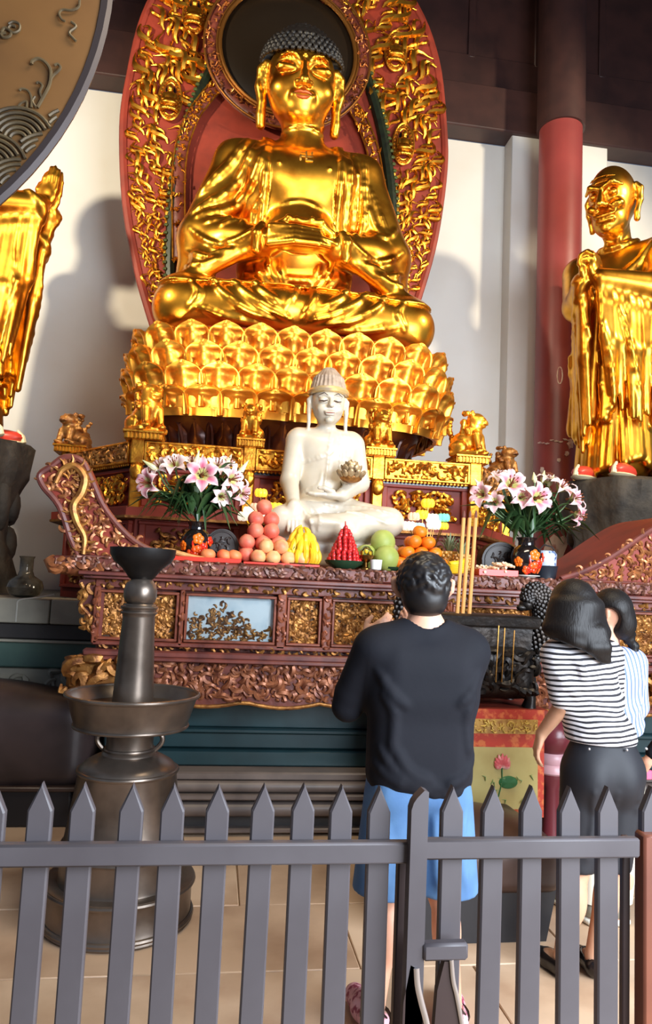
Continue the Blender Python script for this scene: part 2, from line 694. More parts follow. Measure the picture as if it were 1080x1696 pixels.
COLRED = mat('column_red_paint', srgb(138, 58, 54), 0.42, 0.0, (srgb(124, 52, 50), 2.0, 4, 0.4, 0.75), (0.08, 5))
PEEL = mat('bare_plaster_patch', srgb(206, 184, 170), 0.8, 0.0, (srgb(160, 110, 100), 14, 4, 0.5, 0.7))
FLOOR = mat('worn_sandstone', srgb(200, 168, 138), 0.42, 0.0, (srgb(156, 124, 98), 1.7, 6, 0.42, 0.70), (0.12, 6, 0.01))
FLOOR2 = mat('worn_sandstone_pale', srgb(208, 178, 148), 0.40, 0.0, (srgb(170, 136, 108), 2.1, 6, 0.42, 0.70), (0.12, 6, 0.01))
JOINT = mat('floor_joint', srgb(150, 126, 98), 0.9)
STONE = mat('grey_dais_stone', srgb(172, 164, 146), 0.6, 0.0, (srgb(140, 134, 120), 3, 5, 0.4, 0.7), (0.15, 10, 0.01))
STONED = mat('dark_dais_stone', srgb(58, 54, 52), 0.5, 0.0, (srgb(44, 42, 42), 3, 4, 0.4, 0.7))
STONEG = mat('green_dais_stone', srgb(86, 112, 100), 0.5, 0.0, (srgb(62, 86, 80), 3, 4, 0.4, 0.7), (0.1, 8, 0.01))
TEAL = mat('teal_painted_stone', srgb(34, 60, 64), 0.38, 0.0, (srgb(24, 44, 48), 3, 4, 0.4, 0.7), (0.1, 9, 0.01))
PLINTH = mat('brown_grey_plinth_stone', srgb(112, 98, 90), 0.45, 0.0, (srgb(82, 72, 68), 4, 5, 0.4, 0.7), (0.12, 10, 0.01))

# ================================================================== the hall
g = MB().box((1, 3, -0.06), (16, 13, 0.10))
floor = g.build('floor', JOINT)
tag(floor, 'sandstone paved hall floor under the altar and visitors', 'floor', kind='structure')
rs = random.Random(3)
for j in range(7):
    y0 = 1.30 + j * 0.62
    for i in range(7):
        x0 = -1.75 + i * 0.98 + (0.49 if j % 2 else 0)
        m = MB().box((x0 + 0.487, y0 + 0.307, -0.012), (0.974, 0.614, 0.024 + rs.uniform(-.002, .002)), 0.004)
        m.build('paving_slab', FLOOR if rs.random() < 0.5 else FLOOR2, floor)

g = MB().box((1, 9.15, 3.8), (16, 0.3, 7.8))
w = g.build('wall_back', WHITE)
tag(w, 'white plaster back wall behind the golden statues', 'wall', kind='structure')
# broad flat pilaster behind the red column
xa, xb = X(838, 600, 8.8), X(1003, 300, 8.8)
g = MB().box(((xa + xb) / 2, 8.88, 3.85), (xb - xa, 0.26, 7.9), 0.01)
tag(g.build('trim_1', WHITE), 'white plaster pilaster standing proud of the wall behind the red column', 'pilaster', kind='structure')
# dark timber of the roof
bm = MB().box((1, 8.85, 8.02), (16, 0.34, 0.62), 0.02).box((1, 8.92, 8.60), (16, 0.2, 0.5), 0.02)
tag(bm.build('beam', DARKW), 'dark brown timber beam along the top of the white wall', 'beam', kind='structure')
bm = MB().box((1, 8.95, 9.6), (16, 0.2, 1.6))
for i in range(17):
    bm.box((-6.5 + i * 0.95, 8.84, 9.6), (0.10, 0.05, 1.6), 0.01)
tag(bm.build('wall_upper', DARKW), 'dark brown boarded upper wall under the roof', 'wall', kind='structure')
bm = MB().box((1, 3, 10.7), (16, 13, 0.2))
for i in range(9):
    bm.box((1, -2.5 + i * 1.4, 10.5), (16, 0.16, 0.24), 0.02)
tag(bm.build('ceiling', DARKW), 'dark brown timber ceiling with beams', 'ceiling', kind='structure')

# red column with a dark collar at beam height
cx = (P(890, 600, 8.3).x + P(957, 600, 8.3).x) / 2
cl = thing('red_column', 'round red painted column with flaking white patches low down', 'column', (cx, 8.3, 1.392))
MB().lathe([(0.285, 1.392), (0.275, 3.0), (0.268, 7.55)], (cx, 8.3, 0), 40).build('shaft', COLRED, cl)
MB().lathe([(0.30, 7.55), (0.30, 10.5)], (cx, 8.3, 0), 40).build('collar', DARKW, cl)


def patch(px_, py_, rx, ry, seed):
    g = random.Random(seed)
    q = P(px_, py_, 8.03)
    a = (q.x - cx) / 0.285
    pts = []
    n = 14
    for i in range(n):
        t = 2 * pi * i / n
        k = g.uniform(0.55, 1.15)
        pts.append((a + rx * k * cos(t) / 0.285, q.z + ry * k * sin(t)))
    vs = [(cx + 0.286 * sin(u), 8.3 - 0.286 * cos(u), z) for u, z in [(a, q.z)] + pts]
    vs += [(cx + 0.25 * sin(u), 8.3 - 0.25 * cos(u), z) for u, z in pts]
    fs = [(0, 1 + i, 1 + (i + 1) % n) for i in range(n)]
    fs += [(1 + i, 1 + n + i, 1 + n + (i + 1) % n, 1 + (i + 1) % n) for i in range(n)]
    vs[0] = (vs[0][0], vs[0][1] - 0.004, vs[0][2])
    MB().add(np.array(vs) - np.array([0, 0.004, 0]), fs).build('bare_patch', PEEL, cl, smooth=0)


patch(921, 915, 0.15, 0.26, 1)
patch(908, 935, 0.10, 0.2, 2)
patch(944, 735, 0.05, 0.06, 3)
patch(926, 762, 0.025, 0.035, 4)
patch(938, 752, 0.03, 0.03, 5)
patch(898, 775, 0.025, 0.05, 6)
for k in range(9):
    patch(893 + k * 7, 728 + (k % 3) * 2, 0.03, 0.012, 20 + k)
# pale loop of paint on the column
q = P(930, 620, 8.0)
loop = []
for t in range(15):
    a = 2 * pi * t / 14
    u = (q.x - cx + 0.03 * cos(a)) / 0.272
    loop.append((cx + 0.274 * sin(u), 8.3 - 0.274 * cos(u), q.z + 0.105 * sin(a)))
MB().tube(loop, 0.008, 6).build('pale_loop', PEEL, cl)

# ================================================================== stone dais across the hall
ds = thing('stone_dais', 'long moulded grey green stone dais along the back wall', 'dais', (-2.2, 5.6, 0))
g = MB()
prof = [(5.60, 0), (5.60, 0.50), (5.66, 0.52), (5.66, 0.60), (9.0, 0.60), (9.0, 0)]


def course(name, y, z0, z1, m, x0=-6.0, x1=7.0):
    MB().box(((x0 + x1) / 2, (y + 8.98) / 2, (z0 + z1) / 2), (x1 - x0, 8.98 - y, z1 - z0), 0.012).build(name, m, ds)


course('footing', 5.52, 0, 0.22, STONED)
course('lower_course', 5.60, 0.22, 0.62, STONEG)
course('carved_course', 5.64, 0.62, 0.90, STONE)
course('green_course', 5.60, 0.90, 1.10, STONEG)
course('fillet', 5.56, 1.085, 1.105, STONE)
course('dark_course', 5.58, 1.105, 1.225, STONED)
course('dais_core', 5.70, 1.225, 1.392, STONED)
for k in range(13):                            # coping stones along the top edge
    x0 = -6.0 + k * 0.96 + 0.02
    if -0.7 < x0 < 2.2:
        continue
    MB().box((x0 + 0.48, 5.80, 1.312), (0.952, 0.54, 0.176), 0.008).build('coping_stone', STONE, ds)
c1 = MB()
curls(c1, lambda u, v, d: (-2.2 + u, 5.635 - d, 0.64 + v), 1.9, 0.24, 26, 0.2, 5, r=0.09)
o = c1.build('scroll_carving', STONE, ds)
o['kind'] = 'stuff'

# stepped plinth that carries the altar table
pl = thing('altar_plinth', 'stepped brown grey stone plinth with teal band under the altar table', 'plinth', (0.9, 4.75, 0))


def tier(name, y, z0, z1, m, ch=0.012, x0=-0.66, x1=3.4):
    MB().box(((x0 + x1) / 2, (y + 5.5) / 2, (z0 + z1) / 2), (x1 - x0, 5.5 - y, z1 - z0), ch).build(name, m, pl)


tier('foot_block', 4.80, 0.0, 0.14, STONED)
MB().tube([(-0.68, 4.76, 0.165), (3.4, 4.76, 0.165)], 0.045, 12).build('lower_torus', PLINTH, pl)
tier('fillet', 4.74, 0.02, 0.05, PLINTH)
tier('waist', 4.82, 0.14, 0.25, PLINTH)
tier('upper_fillet', 4.72, 0.225, 0.262, PLINTH)
MB().tube([(-0.68, 4.77, 0.30), (3.4, 4.77, 0.30)], 0.036, 12).build('upper_torus', PLINTH, pl)
tier('upper_slab', 4.78, 0.33, 0.385, PLINTH)
tier('teal_step', 4.92, 0.385, 0.49, TEAL)
tier('teal_band', 4.96, 0.49, 0.60, TEAL)
tier('teal_rib', 4.93, 0.595, 0.625, TEAL)
tier('teal_top', 4.98, 0.62, 0.818, TEAL)

# ================================================================== the long carved altar table
TX = 1.0                                        # middle of the table
TZ = 1.71                                       # its top
tb = thing('altar_table', 'long carved red brown altar table with gilt panels and up-curled ends', 'altar table', (TX, 4.75, 0.80))
HW = 1.80
TR = 0.46                                       # the table reaches further to the right
MB().box((TX + TR / 2, 5.13, 1.665), (2 * 2.02 + TR, 0.76, 0.085), 0.012).build('tabletop', REDW, tb)
MB().box((TX + TR / 2, 5.12, 1.605), (2 * 1.86 + TR, 0.80, 0.030), 0.010).box((TX + TR / 2, 5.12, 1.582), (2 * 1.83 + TR, 0.76, 0.022), 0.008).build('top_moulding', PLUMW, tb)
MB().box((TX + TR / 2, 5.16, 1.20), (2 * 1.74 + TR, 0.62, 0.76), 0.01).build('body_board', REDW, tb)


def front(x0, z0, y):
    return lambda u, v, d: (x0 + u, y - d, z0 + v)


# carved frieze of the tabletop edge
c1 = MB()
curls(c1, front(TX - 2.0, 1.627, 4.752), 4.0 + TR, 0.078, 365, 0.062, 21, r=0.12)
o = c1.build('tabletop_carving', mat('dark_carving', srgb(126, 80, 62), 0.4, 0.2, (srgb(70, 38, 32), 20, 4, 0.4, 0.7)), tb)
o['kind'] = 'stuff'
# narrow frieze under the top
MB().box((TX + TR / 2, 4.815, 1.545), (2 * 1.76 + TR, 0.05, 0.055), 0.006).build('upper_rail', REDW, tb)
c1 = MB()
curls(c1, front(TX - 1.75, 1.522, 4.788), 3.5 + TR, 0.045, 170, 0.06, 22, r=0.14)
o = c1.build('rail_carving', GOLDD, tb)
o['kind'] = 'stuff'
# panels and stiles
GLASS = clear_glass('panel_glass')
PBACK = mat('panel_ground', srgb(84, 62, 46), 0.6, 0.2, (srgb(50, 34, 28), 9, 4, 0.4, 0.7))
PBLUE = mat('panel_pale_ground', srgb(228, 236, 240), 0.35, 0.0, (srgb(186, 206, 218), 7, 4, 0.45, 0.7))
FRAME = mat('panel_frame_wood', srgb(134, 70, 48), 0.42, 0.1, (srgb(96, 46, 34), 14, 4, 0.4, 0.7))
panels = [(-0.72, -0.50, 0), (-0.40, -0.245, 0), (-0.175, 0.385, 1), (0.485, 0.685, 0), (0.785, 1.215, 0), (1.315, 1.515, 0), (1.615, 2.175, 0), (2.245, 2.40, 0), (2.50, 2.72, 0), (2.82, 3.14, 0)]
edges = []
for k, (a, b, blue) in enumerate(panels):
    w, h, z0 = b - a, 0.285, 1.205
    pn = MB().box(((a + b) / 2, 4.838, z0 + h / 2), (w, 0.012, h)).build('relief_panel', PBLUE if blue else PBACK, tb)
    fr = MB()
    for z in (z0 - 0.006, z0 + h + 0.006):
        fr.box(((a + b) / 2, 4.805, z), (w + 0.03, 0.05, 0.018), 0.004)
    for x in (a - 0.006, b + 0.006):
        fr.box((x, 4.805, z0 + h / 2), (0.018, 0.05, h), 0.004)
    fr.build('panel_frame', FRAME, pn)
    c1 = MB()
    cw = w * 0.94
    if blue:                                   # hills and a tree rising from the lower left, sky above
        ins = lambda u, v: v < 0.22 - abs(u - 0.20) * 0.55 + 0.02 * sin(u * 40) or v < 0.05
        curls(c1, front(a + 0.01, z0 + 0.006, 4.83), w - 0.02, h - 0.015, 330, 0.05, 40 + k, r=0.12, inside=ins)
    else:
        curls(c1, front(a + 0.01, z0 + 0.008, 4.83), w - 0.02, h - 0.016, int(1150 * w), 0.058, 40 + k, r=0.12)
    o = c1.build('relief_carving', GOLDD, pn)
    o['kind'] = 'stuff'
    if blue:
        MB().box(((a + b) / 2, 4.792, z0 + h / 2), (w, 0.004, h)).build('glass_pane', GLASS, pn)
    edges.append((a, b))
xs = [TX - 1.76] + [v for e in edges for v in e] + [TX + TR + 1.76]
for k in range(0, len(xs), 2):                 # carved uprights between the panels
    a, b = xs[k] + 0.02, xs[k + 1] - 0.02
    if b - a < 0.02:
        a, b = xs[k], xs[k + 1]
    st = MB().box(((a + b) / 2, 4.80, 1.345), (b - a, 0.06, 0.36), 0.008).build('stile', FRAME, tb)
    c1 = MB()
    curls(c1, front(a + 0.005, 1.18, 4.772), b - a - 0.01, 0.33, max(6, int(260 * (b - a))), 0.06, 70 + k, r=0.13)
    o = c1.build('stile_carving', mat('stile_carving_%d' % k, srgb(150, 84, 56), 0.4, 0.3, (srgb(100, 50, 34), 20, 3, 0.4, 0.7)), st)
    o['kind'] = 'stuff'
# lower rails
MB().box((TX + TR / 2, 4.80, 1.172), (3.5 + TR, 0.06, 0.03), 0.006).build('beaded_rail', REDW, tb)
c1 = MB()
curls(c1, front(TX - 1.74, 1.135, 4.785), 3.48 + TR, 0.035, 135, 0.05, 23, r=0.14)
o = c1.build('beaded_rail_carving', GOLDD, tb)
o['kind'] = 'stuff'
MB().box((TX + TR / 2, 4.79, 1.112), (3.6 + TR, 0.10, 0.045), 0.015).box((TX + TR / 2, 4.775, 1.083), (3.66 + TR, 0.12, 0.026), 0.008).build('lower_rail', PLUMW, tb)
# scalloped apron
pts = [(TX - 1.72, 1.072), (TX + TR + 1.72, 1.072)]
low = []
n = 60
for i in range(n + 1):
    x = TX + TR + 1.72 - (3.44 + TR) * i / n
    s = abs(sin((x + 0.28) * pi / 0.50))
    low.append((x, 0.825 - 0.035 * s))
MB().prism(pts + low, 4.775, 4.83).build('apron', REDW, tb)
MB().tube([(x, 4.775, z) for x, z in low], 0.013, 8).build('apron_lip', GOLDD, tb)
c1 = MB()
curls(c1, front(TX - 1.70, 0.84, 4.772), 3.4 + TR, 0.22, 470, 0.105, 25, r=0.10)
curls(c1, front(TX - 1.70, 0.84, 4.772), 3.4 + TR, 0.22, 380, 0.062, 26, r=0.13)
o = c1.build('apron_carving', mat('apron_carving', srgb(158, 98, 66), 0.4, 0.35, (srgb(92, 46, 34), 18, 4, 0.4, 0.7)), tb)
o['kind'] = 'stuff'
# gilt scroll feet at the two ends of the apron, everted ends of the top, hanging brackets
TX0 = TX
for sgn in (-1, 1):
    TX = TX0 + (TR if sgn > 0 else 0)
    ex = TX + sgn * 1.66
    m = MB()
    curls(m, lambda u, v, d: (ex - 0.24 + u, 4.70 - d, 0.88 + v), 0.48, 0.20, 26, 0.16, 31 + sgn, r=0.13)
    m.box((ex, 4.76, 0.98), (0.44, 0.10, 0.19), 0.04)
    m.build('scroll_foot', GOLDD, tb)
    m = MB()
    x0, x1 = TX + sgn * 1.72, TX + sgn * 2.06
    m.tube([(x0, 4.82, 1.63), ((x0 + x1) / 2, 4.80, 1.635), (x1 - sgn * 0.03, 4.80, 1.65), (x1, 4.80, 1.69)], [0.05, 0.055, 0.06, 0.035], 10)
    curls(m, lambda u, v, d: (min(x0, x1) + u, 4.755 - d, 1.60 + v), 0.34, 0.09, 14, 0.09, 35, r=0.14)
    m.build('everted_end', mat('end_scroll_wood_%d' % sgn, srgb(172, 108, 66), 0.4, 0.4, (srgb(120, 62, 40), 16, 3, 0.4, 0.7)), tb)
    out = [(1.70, 1.56), (1.86, 1.56), (1.83, 1.46), (1.86, 1.40), (1.80, 1.33), (1.80, 1.26), (1.73, 1.22), (1.72, 1.17), (1.70, 1.19)]
    out = [(TX + sgn * a, z) for a, z in [(q[0], q[1]) for q in catmull(out, 3)]]
    br = MB().prism(out, 4.80, 4.86).build('end_bracket', PLUMW, tb)
    m = MB()
    m.tube([(TX + sgn * a, 4.795, z) for a, z in [(q[0], q[1]) for q in catmull([(1.85, 1.54), (1.81, 1.46), (1.84, 1.40), (1.78, 1.33), (1.785, 1.26), (1.72, 1.21)], 4)]], 0.014, 6)
    curls(m, lambda u, v, d: (TX + sgn * 1.78 - 0.07 + u, 4.795 - d, 1.26 + v), 0.12, 0.28, 14, 0.09, 37, r=0.13)
    m.build('bracket_carving', GOLDD, br)

TX = TX0
# curved end screens of the table: dragon panel towards the room, smooth red lacquer on the slope
WING = [(85, 772), (108, 757), (136, 764), (152, 796), (176, 846), (222, 896), (282, 926)]
WOUT = [(282, 930), (130, 930), (116, 890), (98, 838), (72, 806), (66, 786)]
top = [P(x, y, 4.86) for x, y in WING]
bot = [P(x, y, 4.86) for x, y in WOUT]
tw = [(q[0], q[1]) for q in catmull([(p.x, p.z) for p in top], 5)]
bw = [(p.x, max(p.z, TZ - 0.01)) for p in bot]
bw = [bw[0], bw[1]] + [(q[0], q[1]) for q in catmull(bw[2:] + [tw[0]], 4)][:-1]
for sgn in (-1, 1):
    fx = (lambda x: x) if sgn < 0 else (lambda x: 2 * TX - x)
    oy = 0.85 if sgn > 0 else 0.30
    if sgn > 0:                                # the right screen sweeps up more gently
        tw = [(2 * TX - q[0], q[1]) for q in catmull([(2.42, 1.715), (2.60, 1.78), (2.82, 1.90), (3.05, 2.06), (3.28, 2.20), (3.46, 2.25), (3.56, 2.20)], 5)][::-1]
        bw = [(2 * TX - 2.42, 1.70), (2 * TX - 3.30, 1.70), (2 * TX - 3.42, 1.95), (2 * TX - 3.55, 2.10)]
    rng_ = [(fx(x), z) for x, z in tw + bw]
    wg = MB().prism(rng_, 4.87, 4.87 + oy).build('end_screen', RED, tb)
    sc = MB()
    border = [(fx(x), 4.865, z) for x, z in tw + bw]
    sc.tube(border + border[:1], 0.022, 8, caps=False)
    sc.build('screen_border', PLUMW, wg)
    poly = tw + bw

    def inside(u, v, poly=poly):
        x, z = -1.6 + u, TZ + v
        c = False
        for i in range(len(poly)):
            (x1, z1), (x2, z2) = poly[i], poly[i - 1]
            if (z1 > z) != (z2 > z) and x < (x2 - x1) * (z - z1) / (z2 - z1) + x1:
                c = not c
        return c
    m = MB()
    curls(m, lambda u, v, d: (fx(-1.6 + u), 4.866 - d, TZ + v), 1.35, 0.62, 620, 0.075, 50, r=0.11, inside=inside)
    o = m.build('cloud_carving', mat('cloud_carving_%d' % sgn, srgb(186, 122, 74), 0.4, 0.5, (srgb(112, 56, 38), 18, 3, 0.4, 0.7)), wg)
    o['kind'] = 'stuff'
    if sgn < 0:
        dr = [P(x, y, 4.845) for x, y in [(92, 800), (104, 778), (124, 772), (140, 790), (136, 815), (122, 838), (128, 866), (140, 890), (138, 918)]]
        c = catmull([tuple(p) for p in dr], 4)
        m = MB().tube(c, [0.010 + 0.020 * sin(pi * (0.1 + 0.85 * i / len(c))) for i in range(len(c))], 8)
        for i in range(3, len(c) - 1, 2):
            a = np.array(c[i])
            t = np.array(c[i + 1]) - a
            nrm = np.array([t[2], 0, -t[0]])
            nrm /= np.linalg.norm(nrm) + 1e-9
            for s2 in (-1, 1):
                m.tube([a, a + s2 * nrm * 0.045 + t * 0.2, a + s2 * nrm * 0.07 - t * 0.3 + np.array([0, -.006, 0])], [0.010, 0.008, 0.003], 5)
        m.build('dragon_relief', mat('dragon_gilding', srgb(196, 138, 70), 0.42, 0.6, (srgb(132, 78, 42), 20, 3, 0.4, 0.7)), wg)

# ================================================================== carved pedestal (balustraded throne) behind the table
PD = [(-1.36, 6.62), (-0.66, 5.72), (2.06, 5.72), (2.70, 6.62), (2.70, 8.3), (-1.36, 8.3)]


def offset(poly, d):
    n = len(poly)
    out = []
    for i in range(n):
        p0, p1, p2 = np.array(poly[i - 1]), np.array(poly[i]), np.array(poly[(i + 1) % n])
        e0, e1 = (p1 - p0) / np.linalg.norm(p1 - p0), (p2 - p1) / np.linalg.norm(p2 - p1)
        n0, n1 = np.array([e0[1], -e0[0]]), np.array([e1[1], -e1[0]])
        b = (n0 + n1) / (1 + n0 @ n1)
        out.append(tuple(p1 + b * d))
    return out


pd = thing('throne_pedestal', 'many sided red and gold carved pedestal with lion posts below the lotus seat', 'pedestal', (0.7, 6.4, 1.39))
for nm, z0, z1, d, m in [('lower_body', 1.39, 2.06, -0.02, RED), ('lower_ledge', 2.05, 2.12, 0.10, RED), ('ledge_lip', 2.035, 2.055, 0.11, GOLDD),
                         ('upper_body', 2.10, 2.46, -0.04, RED), ('painted_shade_frieze', 2.44, 2.48, 0.0, BLACK), ('pedestal_deck', 2.46, 2.52, 0.02, GOLDC)]:  # black frieze layer stands in for the shade of the recess below the beams
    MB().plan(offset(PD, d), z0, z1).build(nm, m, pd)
# gilt rail beams with scroll panels, the faces towards the room
faces = [((-1.36, 6.62), (-0.66, 5.72)), ((-0.66, 5.72), (0.20, 5.72)), ((0.20, 5.72), (1.24, 5.72)), ((1.24, 5.72), (2.06, 5.72)), ((2.06, 5.72), (2.70, 6.62))]
for k, (a, b) in enumerate(faces):
    a, b = np.array(a), np.array(b)
    L = float(np.linalg.norm(b - a))
    t = (b - a) / L
    nr = np.array([t[1], -t[0]])

    def at(u, v, d, a=a, t=t, nr=nr):
        q = a + t * u + nr * d
        return (q[0], q[1], v)
    R = np.column_stack([np.append(t, 0), np.append(-nr, 0), [0, 0, 1.0]])
    c = a + t * L / 2
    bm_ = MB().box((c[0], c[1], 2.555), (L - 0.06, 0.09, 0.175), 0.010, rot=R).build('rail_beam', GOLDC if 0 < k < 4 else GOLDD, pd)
    m = MB()
    for z in (2.632, 2.478):
        q = a + t * L / 2 + nr * 0.045
        m.box((q[0], q[1], z), (L - 0.10, 0.03, 0.018), 0.004, rot=R)
    for u in (0.06, L - 0.06):
        q = a + t * u + nr * 0.045
        m.box((q[0], q[1], 2.555), (0.022, 0.03, 0.16), 0.004, rot=R)
    nb = int(L / 0.035)
    for i in range(nb):                        # bead drops along the lower edge
        m.ell(at(0.05 + (L - 0.1) * i / nb, 2.462, 0.03), (0.012, 0.012, 0.014), 6, 4)
    m.build('beam_moulding', GOLDC, bm_)
    m = MB()
    curls(m, lambda u, v, d: at(0.08 + u, 2.495 + v, 0.046 + d), L - 0.16, 0.12, int(80 * L), 0.095, 60 + k, r=0.11)
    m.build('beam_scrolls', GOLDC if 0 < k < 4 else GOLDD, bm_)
    # lower panels with gilt figures and blossoms
    for (z0, h, dd, nn) in ((2.14, 0.28, -0.03, 60), (1.50, 0.50, -0.01, 70)):
        m = MB()
        q = a + t * L / 2 + nr * (dd + 0.0)
        for z in (z0 - 0.01, z0 + h + 0.01):
            m.box((q[0], q[1], z), (L - 0.08, 0.05, 0.03), 0.006, rot=R)
        for u in (0.07, L - 0.07):
            q2 = a + t * u + nr * dd
            m.box((q2[0], q2[1], z0 + h / 2), (0.05, 0.05, h), 0.006, rot=R)
        pf = m.build('panel_frame', RED, pd)
        m = MB()
        curls(m, lambda u, v, d: at(0.14 + u, z0 + 0.03 + v, dd + 0.012 + d), L - 0.28, h - 0.06, int(nn * 2 * L), 0.085, 90 + k, r=0.12,
              inside=lambda u, v, L=L: abs(u - (L - 0.28) / 2) < (L - 0.28) * 0.46)
        o = m.build('gilt_figures', GOLDC if z0 > 2 else GOLDD, pf)
        o['kind'] = 'stuff'
# corner uprights
for (x, y) in [(-1.36, 6.62), (-0.66, 5.72), (0.20, 5.72), (1.24, 5.72), (2.06, 5.72), (2.70, 6.62)]:
    MB().box((x, y, 2.555), (0.11, 0.11, 0.20), 0.012).box((x, y, 2.28), (0.09, 0.09, 0.36), 0.01).ell((x, y - 0.06, 2.40), (0.05, 0.03, 0.07), 8, 6).build('corner_post', GOLDC, pd)

# lion finials: one sculpted lion, copied round the rail
S = SDF((-0.16, -0.17, -0.02), (0.16, 0.17, 0.40), 0.0085)
S.box((0, 0, 0.015), (0.12, 0.12, 0.02), 0.01)
S.ell((0, 0.03, 0.12), (0.085, 0.12, 0.09), 0.03)
S.ell((0, -0.03, 0.20), (0.075, 0.08, 0.09), 0.03)
S.ell((0, -0.06, 0.285), (0.075, 0.075, 0.07), 0.02)
S.ell((0, -0.125, 0.265), (0.045, 0.035, 0.035), 0.015)
S.cap((-0.03, -0.14, 0.248), (0.03, -0.14, 0.248), 0.008, op='s', k=0.008)
for s in (-1, 1):
    S.cap((s * 0.055, -0.08, 0.17), (s * 0.06, -0.105, 0.04), 0.032, 0.026, 0.015)
    S.ell((s * 0.062, -0.118, 0.038), (0.032, 0.036, 0.022), 0.01)
    S.ell((s * 0.085, 0.06, 0.07), (0.04, 0.075, 0.06), 0.015)
    S.ell((s * 0.034, -0.118, 0.305), 0.017, 0.006)
    S.ell((s * 0.06, -0.05, 0.345), (0.022, 0.016, 0.026), 0.008)
gg = random.Random(5)
for i in range(34):                            # curls of the mane
    a = gg.uniform(-2.6, 2.6)
    z = gg.uniform(0.17, 0.35)
    S.ell((0.088 * sin(a), -0.02 + 0.085 * cos(a) * (0.8 if cos(a) > 0 else 0.35), z), 0.022, 0.006)
for i in range(7):
    S.ell((0.03 * sin(i * 1.3), 0.13 + 0.012 * i * 0.5, 0.10 + i * 0.034), 0.032 - i * 0.002, 0.008)
lion = None
LP = [(-0.62, 5.74, 1.08), (0.20, 5.70, 0.80), (1.24, 5.70, 0.92), (2.02, 5.76, 1.05), (-1.33, 6.60, 1.0), (2.68, 6.62, 1.0)]
for k, (x, y, sc) in enumerate(LP):
    cap = MB()
    w = 0.25 * sc
    cap.box((x, y, 2.668), (w, w, 0.05), 0.006).box((x, y, 2.70), (w * 1.12, w * 1.12, 0.02), 0.004)
    for i in range(9):
        for s in (-1, 1):
            cap.box((x + (i - 4) * w / 9.4, y + s * w * 0.5, 2.668), (w / 16, 0.016, 0.05), 0.003)
            cap.box((x + s * w * 0.5, y + (i - 4) * w / 9.4, 2.668), (0.016, w / 16, 0.05), 0.003)
    cap.build('fluted_cap', GOLDC, pd)
    if lion is None:
        lion = S.build('lion_finial', GOLDC, pd)
        lion.data.transform(Matrix.Translation(Vector(pd.location)))
    else:
        lion_k = dup(lion, parent=pd)
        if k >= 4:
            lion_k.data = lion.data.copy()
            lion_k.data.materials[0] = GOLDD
    (lion if k == 0 else lion_k).location = Vector((x, y, 2.71)) - pd.location
    (lion if k == 0 else lion_k).scale = (sc,) * 3 if k < 4 else (sc, sc, sc * 0.8)
    (lion if k == 0 else lion_k).rotation_euler = (0, 0, (0.6, -0.2, 0.15, 0.9, -0.6, 0.6)[k])

# ================================================================== lotus throne
LX, LY = 0.60, 6.98
LA, LB = 1.43, 0.85
lt = thing('lotus_throne', 'golden lotus throne of overlapping petals below the great seated statue', 'lotus throne', (LX, LY, 2.52))


def superell(t, a, b, e=0.62):
    c, s = cos(t), sin(t)
    return (LX + a * abs(c) ** e * (1 if c > 0 else -1), LY + b * abs(s) ** e * (1 if s > 0 else -1))


def ringpts(a, b, n, e=0.62):
    """n points spaced evenly along the rounded oblong, with outward normals"""
    d = [superell(2 * pi * i / 900, a, b, e) for i in range(901)]
    L = [0]
    for i in range(900):
        L.append(L[-1] + hypot(d[i + 1][0] - d[i][0], d[i + 1][1] - d[i][1]))
    return d, L


def bowl(prof, m, name, e=0.62):
    g = MB()
    N = 72
    vs, fs = [], []
    for (da, z) in prof:
        vs += [(*superell(2 * pi * i / N, LA + da, LB + da, e), z) for i in range(N)]
    for j in range(len(prof) - 1):
        fs += [(j * N + i, j * N + (i + 1) % N, (j + 1) * N + (i + 1) % N, (j + 1) * N + i) for i in range(N)]
    fs.append(tuple(range(N - 1, -1, -1)))
    fs.append(tuple((len(prof) - 1) * N + i for i in range(N)))
    g.add(vs, fs)
    return g.build(name, m, lt)


SEATM = mat('seat_red', srgb(128, 44, 30), 0.45)
bowl([(-0.55, 2.52), (-0.50, 2.56), (-0.62, 2.66), (-0.40, 2.78), (-0.18, 2.98), (-0.08, 3.2), (-0.02, 3.6), (-0.05, 3.72)], mat('lotus_bowl', srgb(64, 30, 20), 0.28, 0.25), 'lotus_bowl')
bowl([(-0.42, 3.70), (-0.12, 3.72), (-0.10, 3.80), (-0.16, 3.84), (-0.4, 3.85)], SEATM, 'seat_cushion')
bowl([(-0.44, 2.52), (-0.40, 2.56), (-0.44, 2.62), (-0.5, 2.64)], GOLDC, 'foot_ring')


def petal_fn(w, h, lean, bulge):
    def f(u, v):
        a = 2 * u - 1
        q = max(0, (v - 0.66) / 0.34)
        prof = max(0.0, 1 - q ** 2.2) ** 0.55 + 0.0
        v = v + 0.035 * max(0.0, 1 - abs(a) * prof * 3.2) * q
        x = a * w / 2 * max(prof, 0.0)
        rim = max(abs(a), min(1, v * 1.02)) if v > 0.3 else abs(a)
        o = lean * v ** 1.8 + bulge * (1 - a * a) * sin(pi * min(v * 1.05, 1)) * 0.5
        if rim > 0.82:
            o += 0.040 * min(1, (rim - 0.82) / 0.06)
        o += 0.045 * exp(-((a / 0.34) ** 2 + ((v - 0.66) / 0.22) ** 2) ** 1.5)
        o -= 0.030 * exp(-(((rim - 0.62) / 0.13) ** 2)) * (1 if v > 0.3 else 0.4)
        return (x, -o, v * h)
    return f


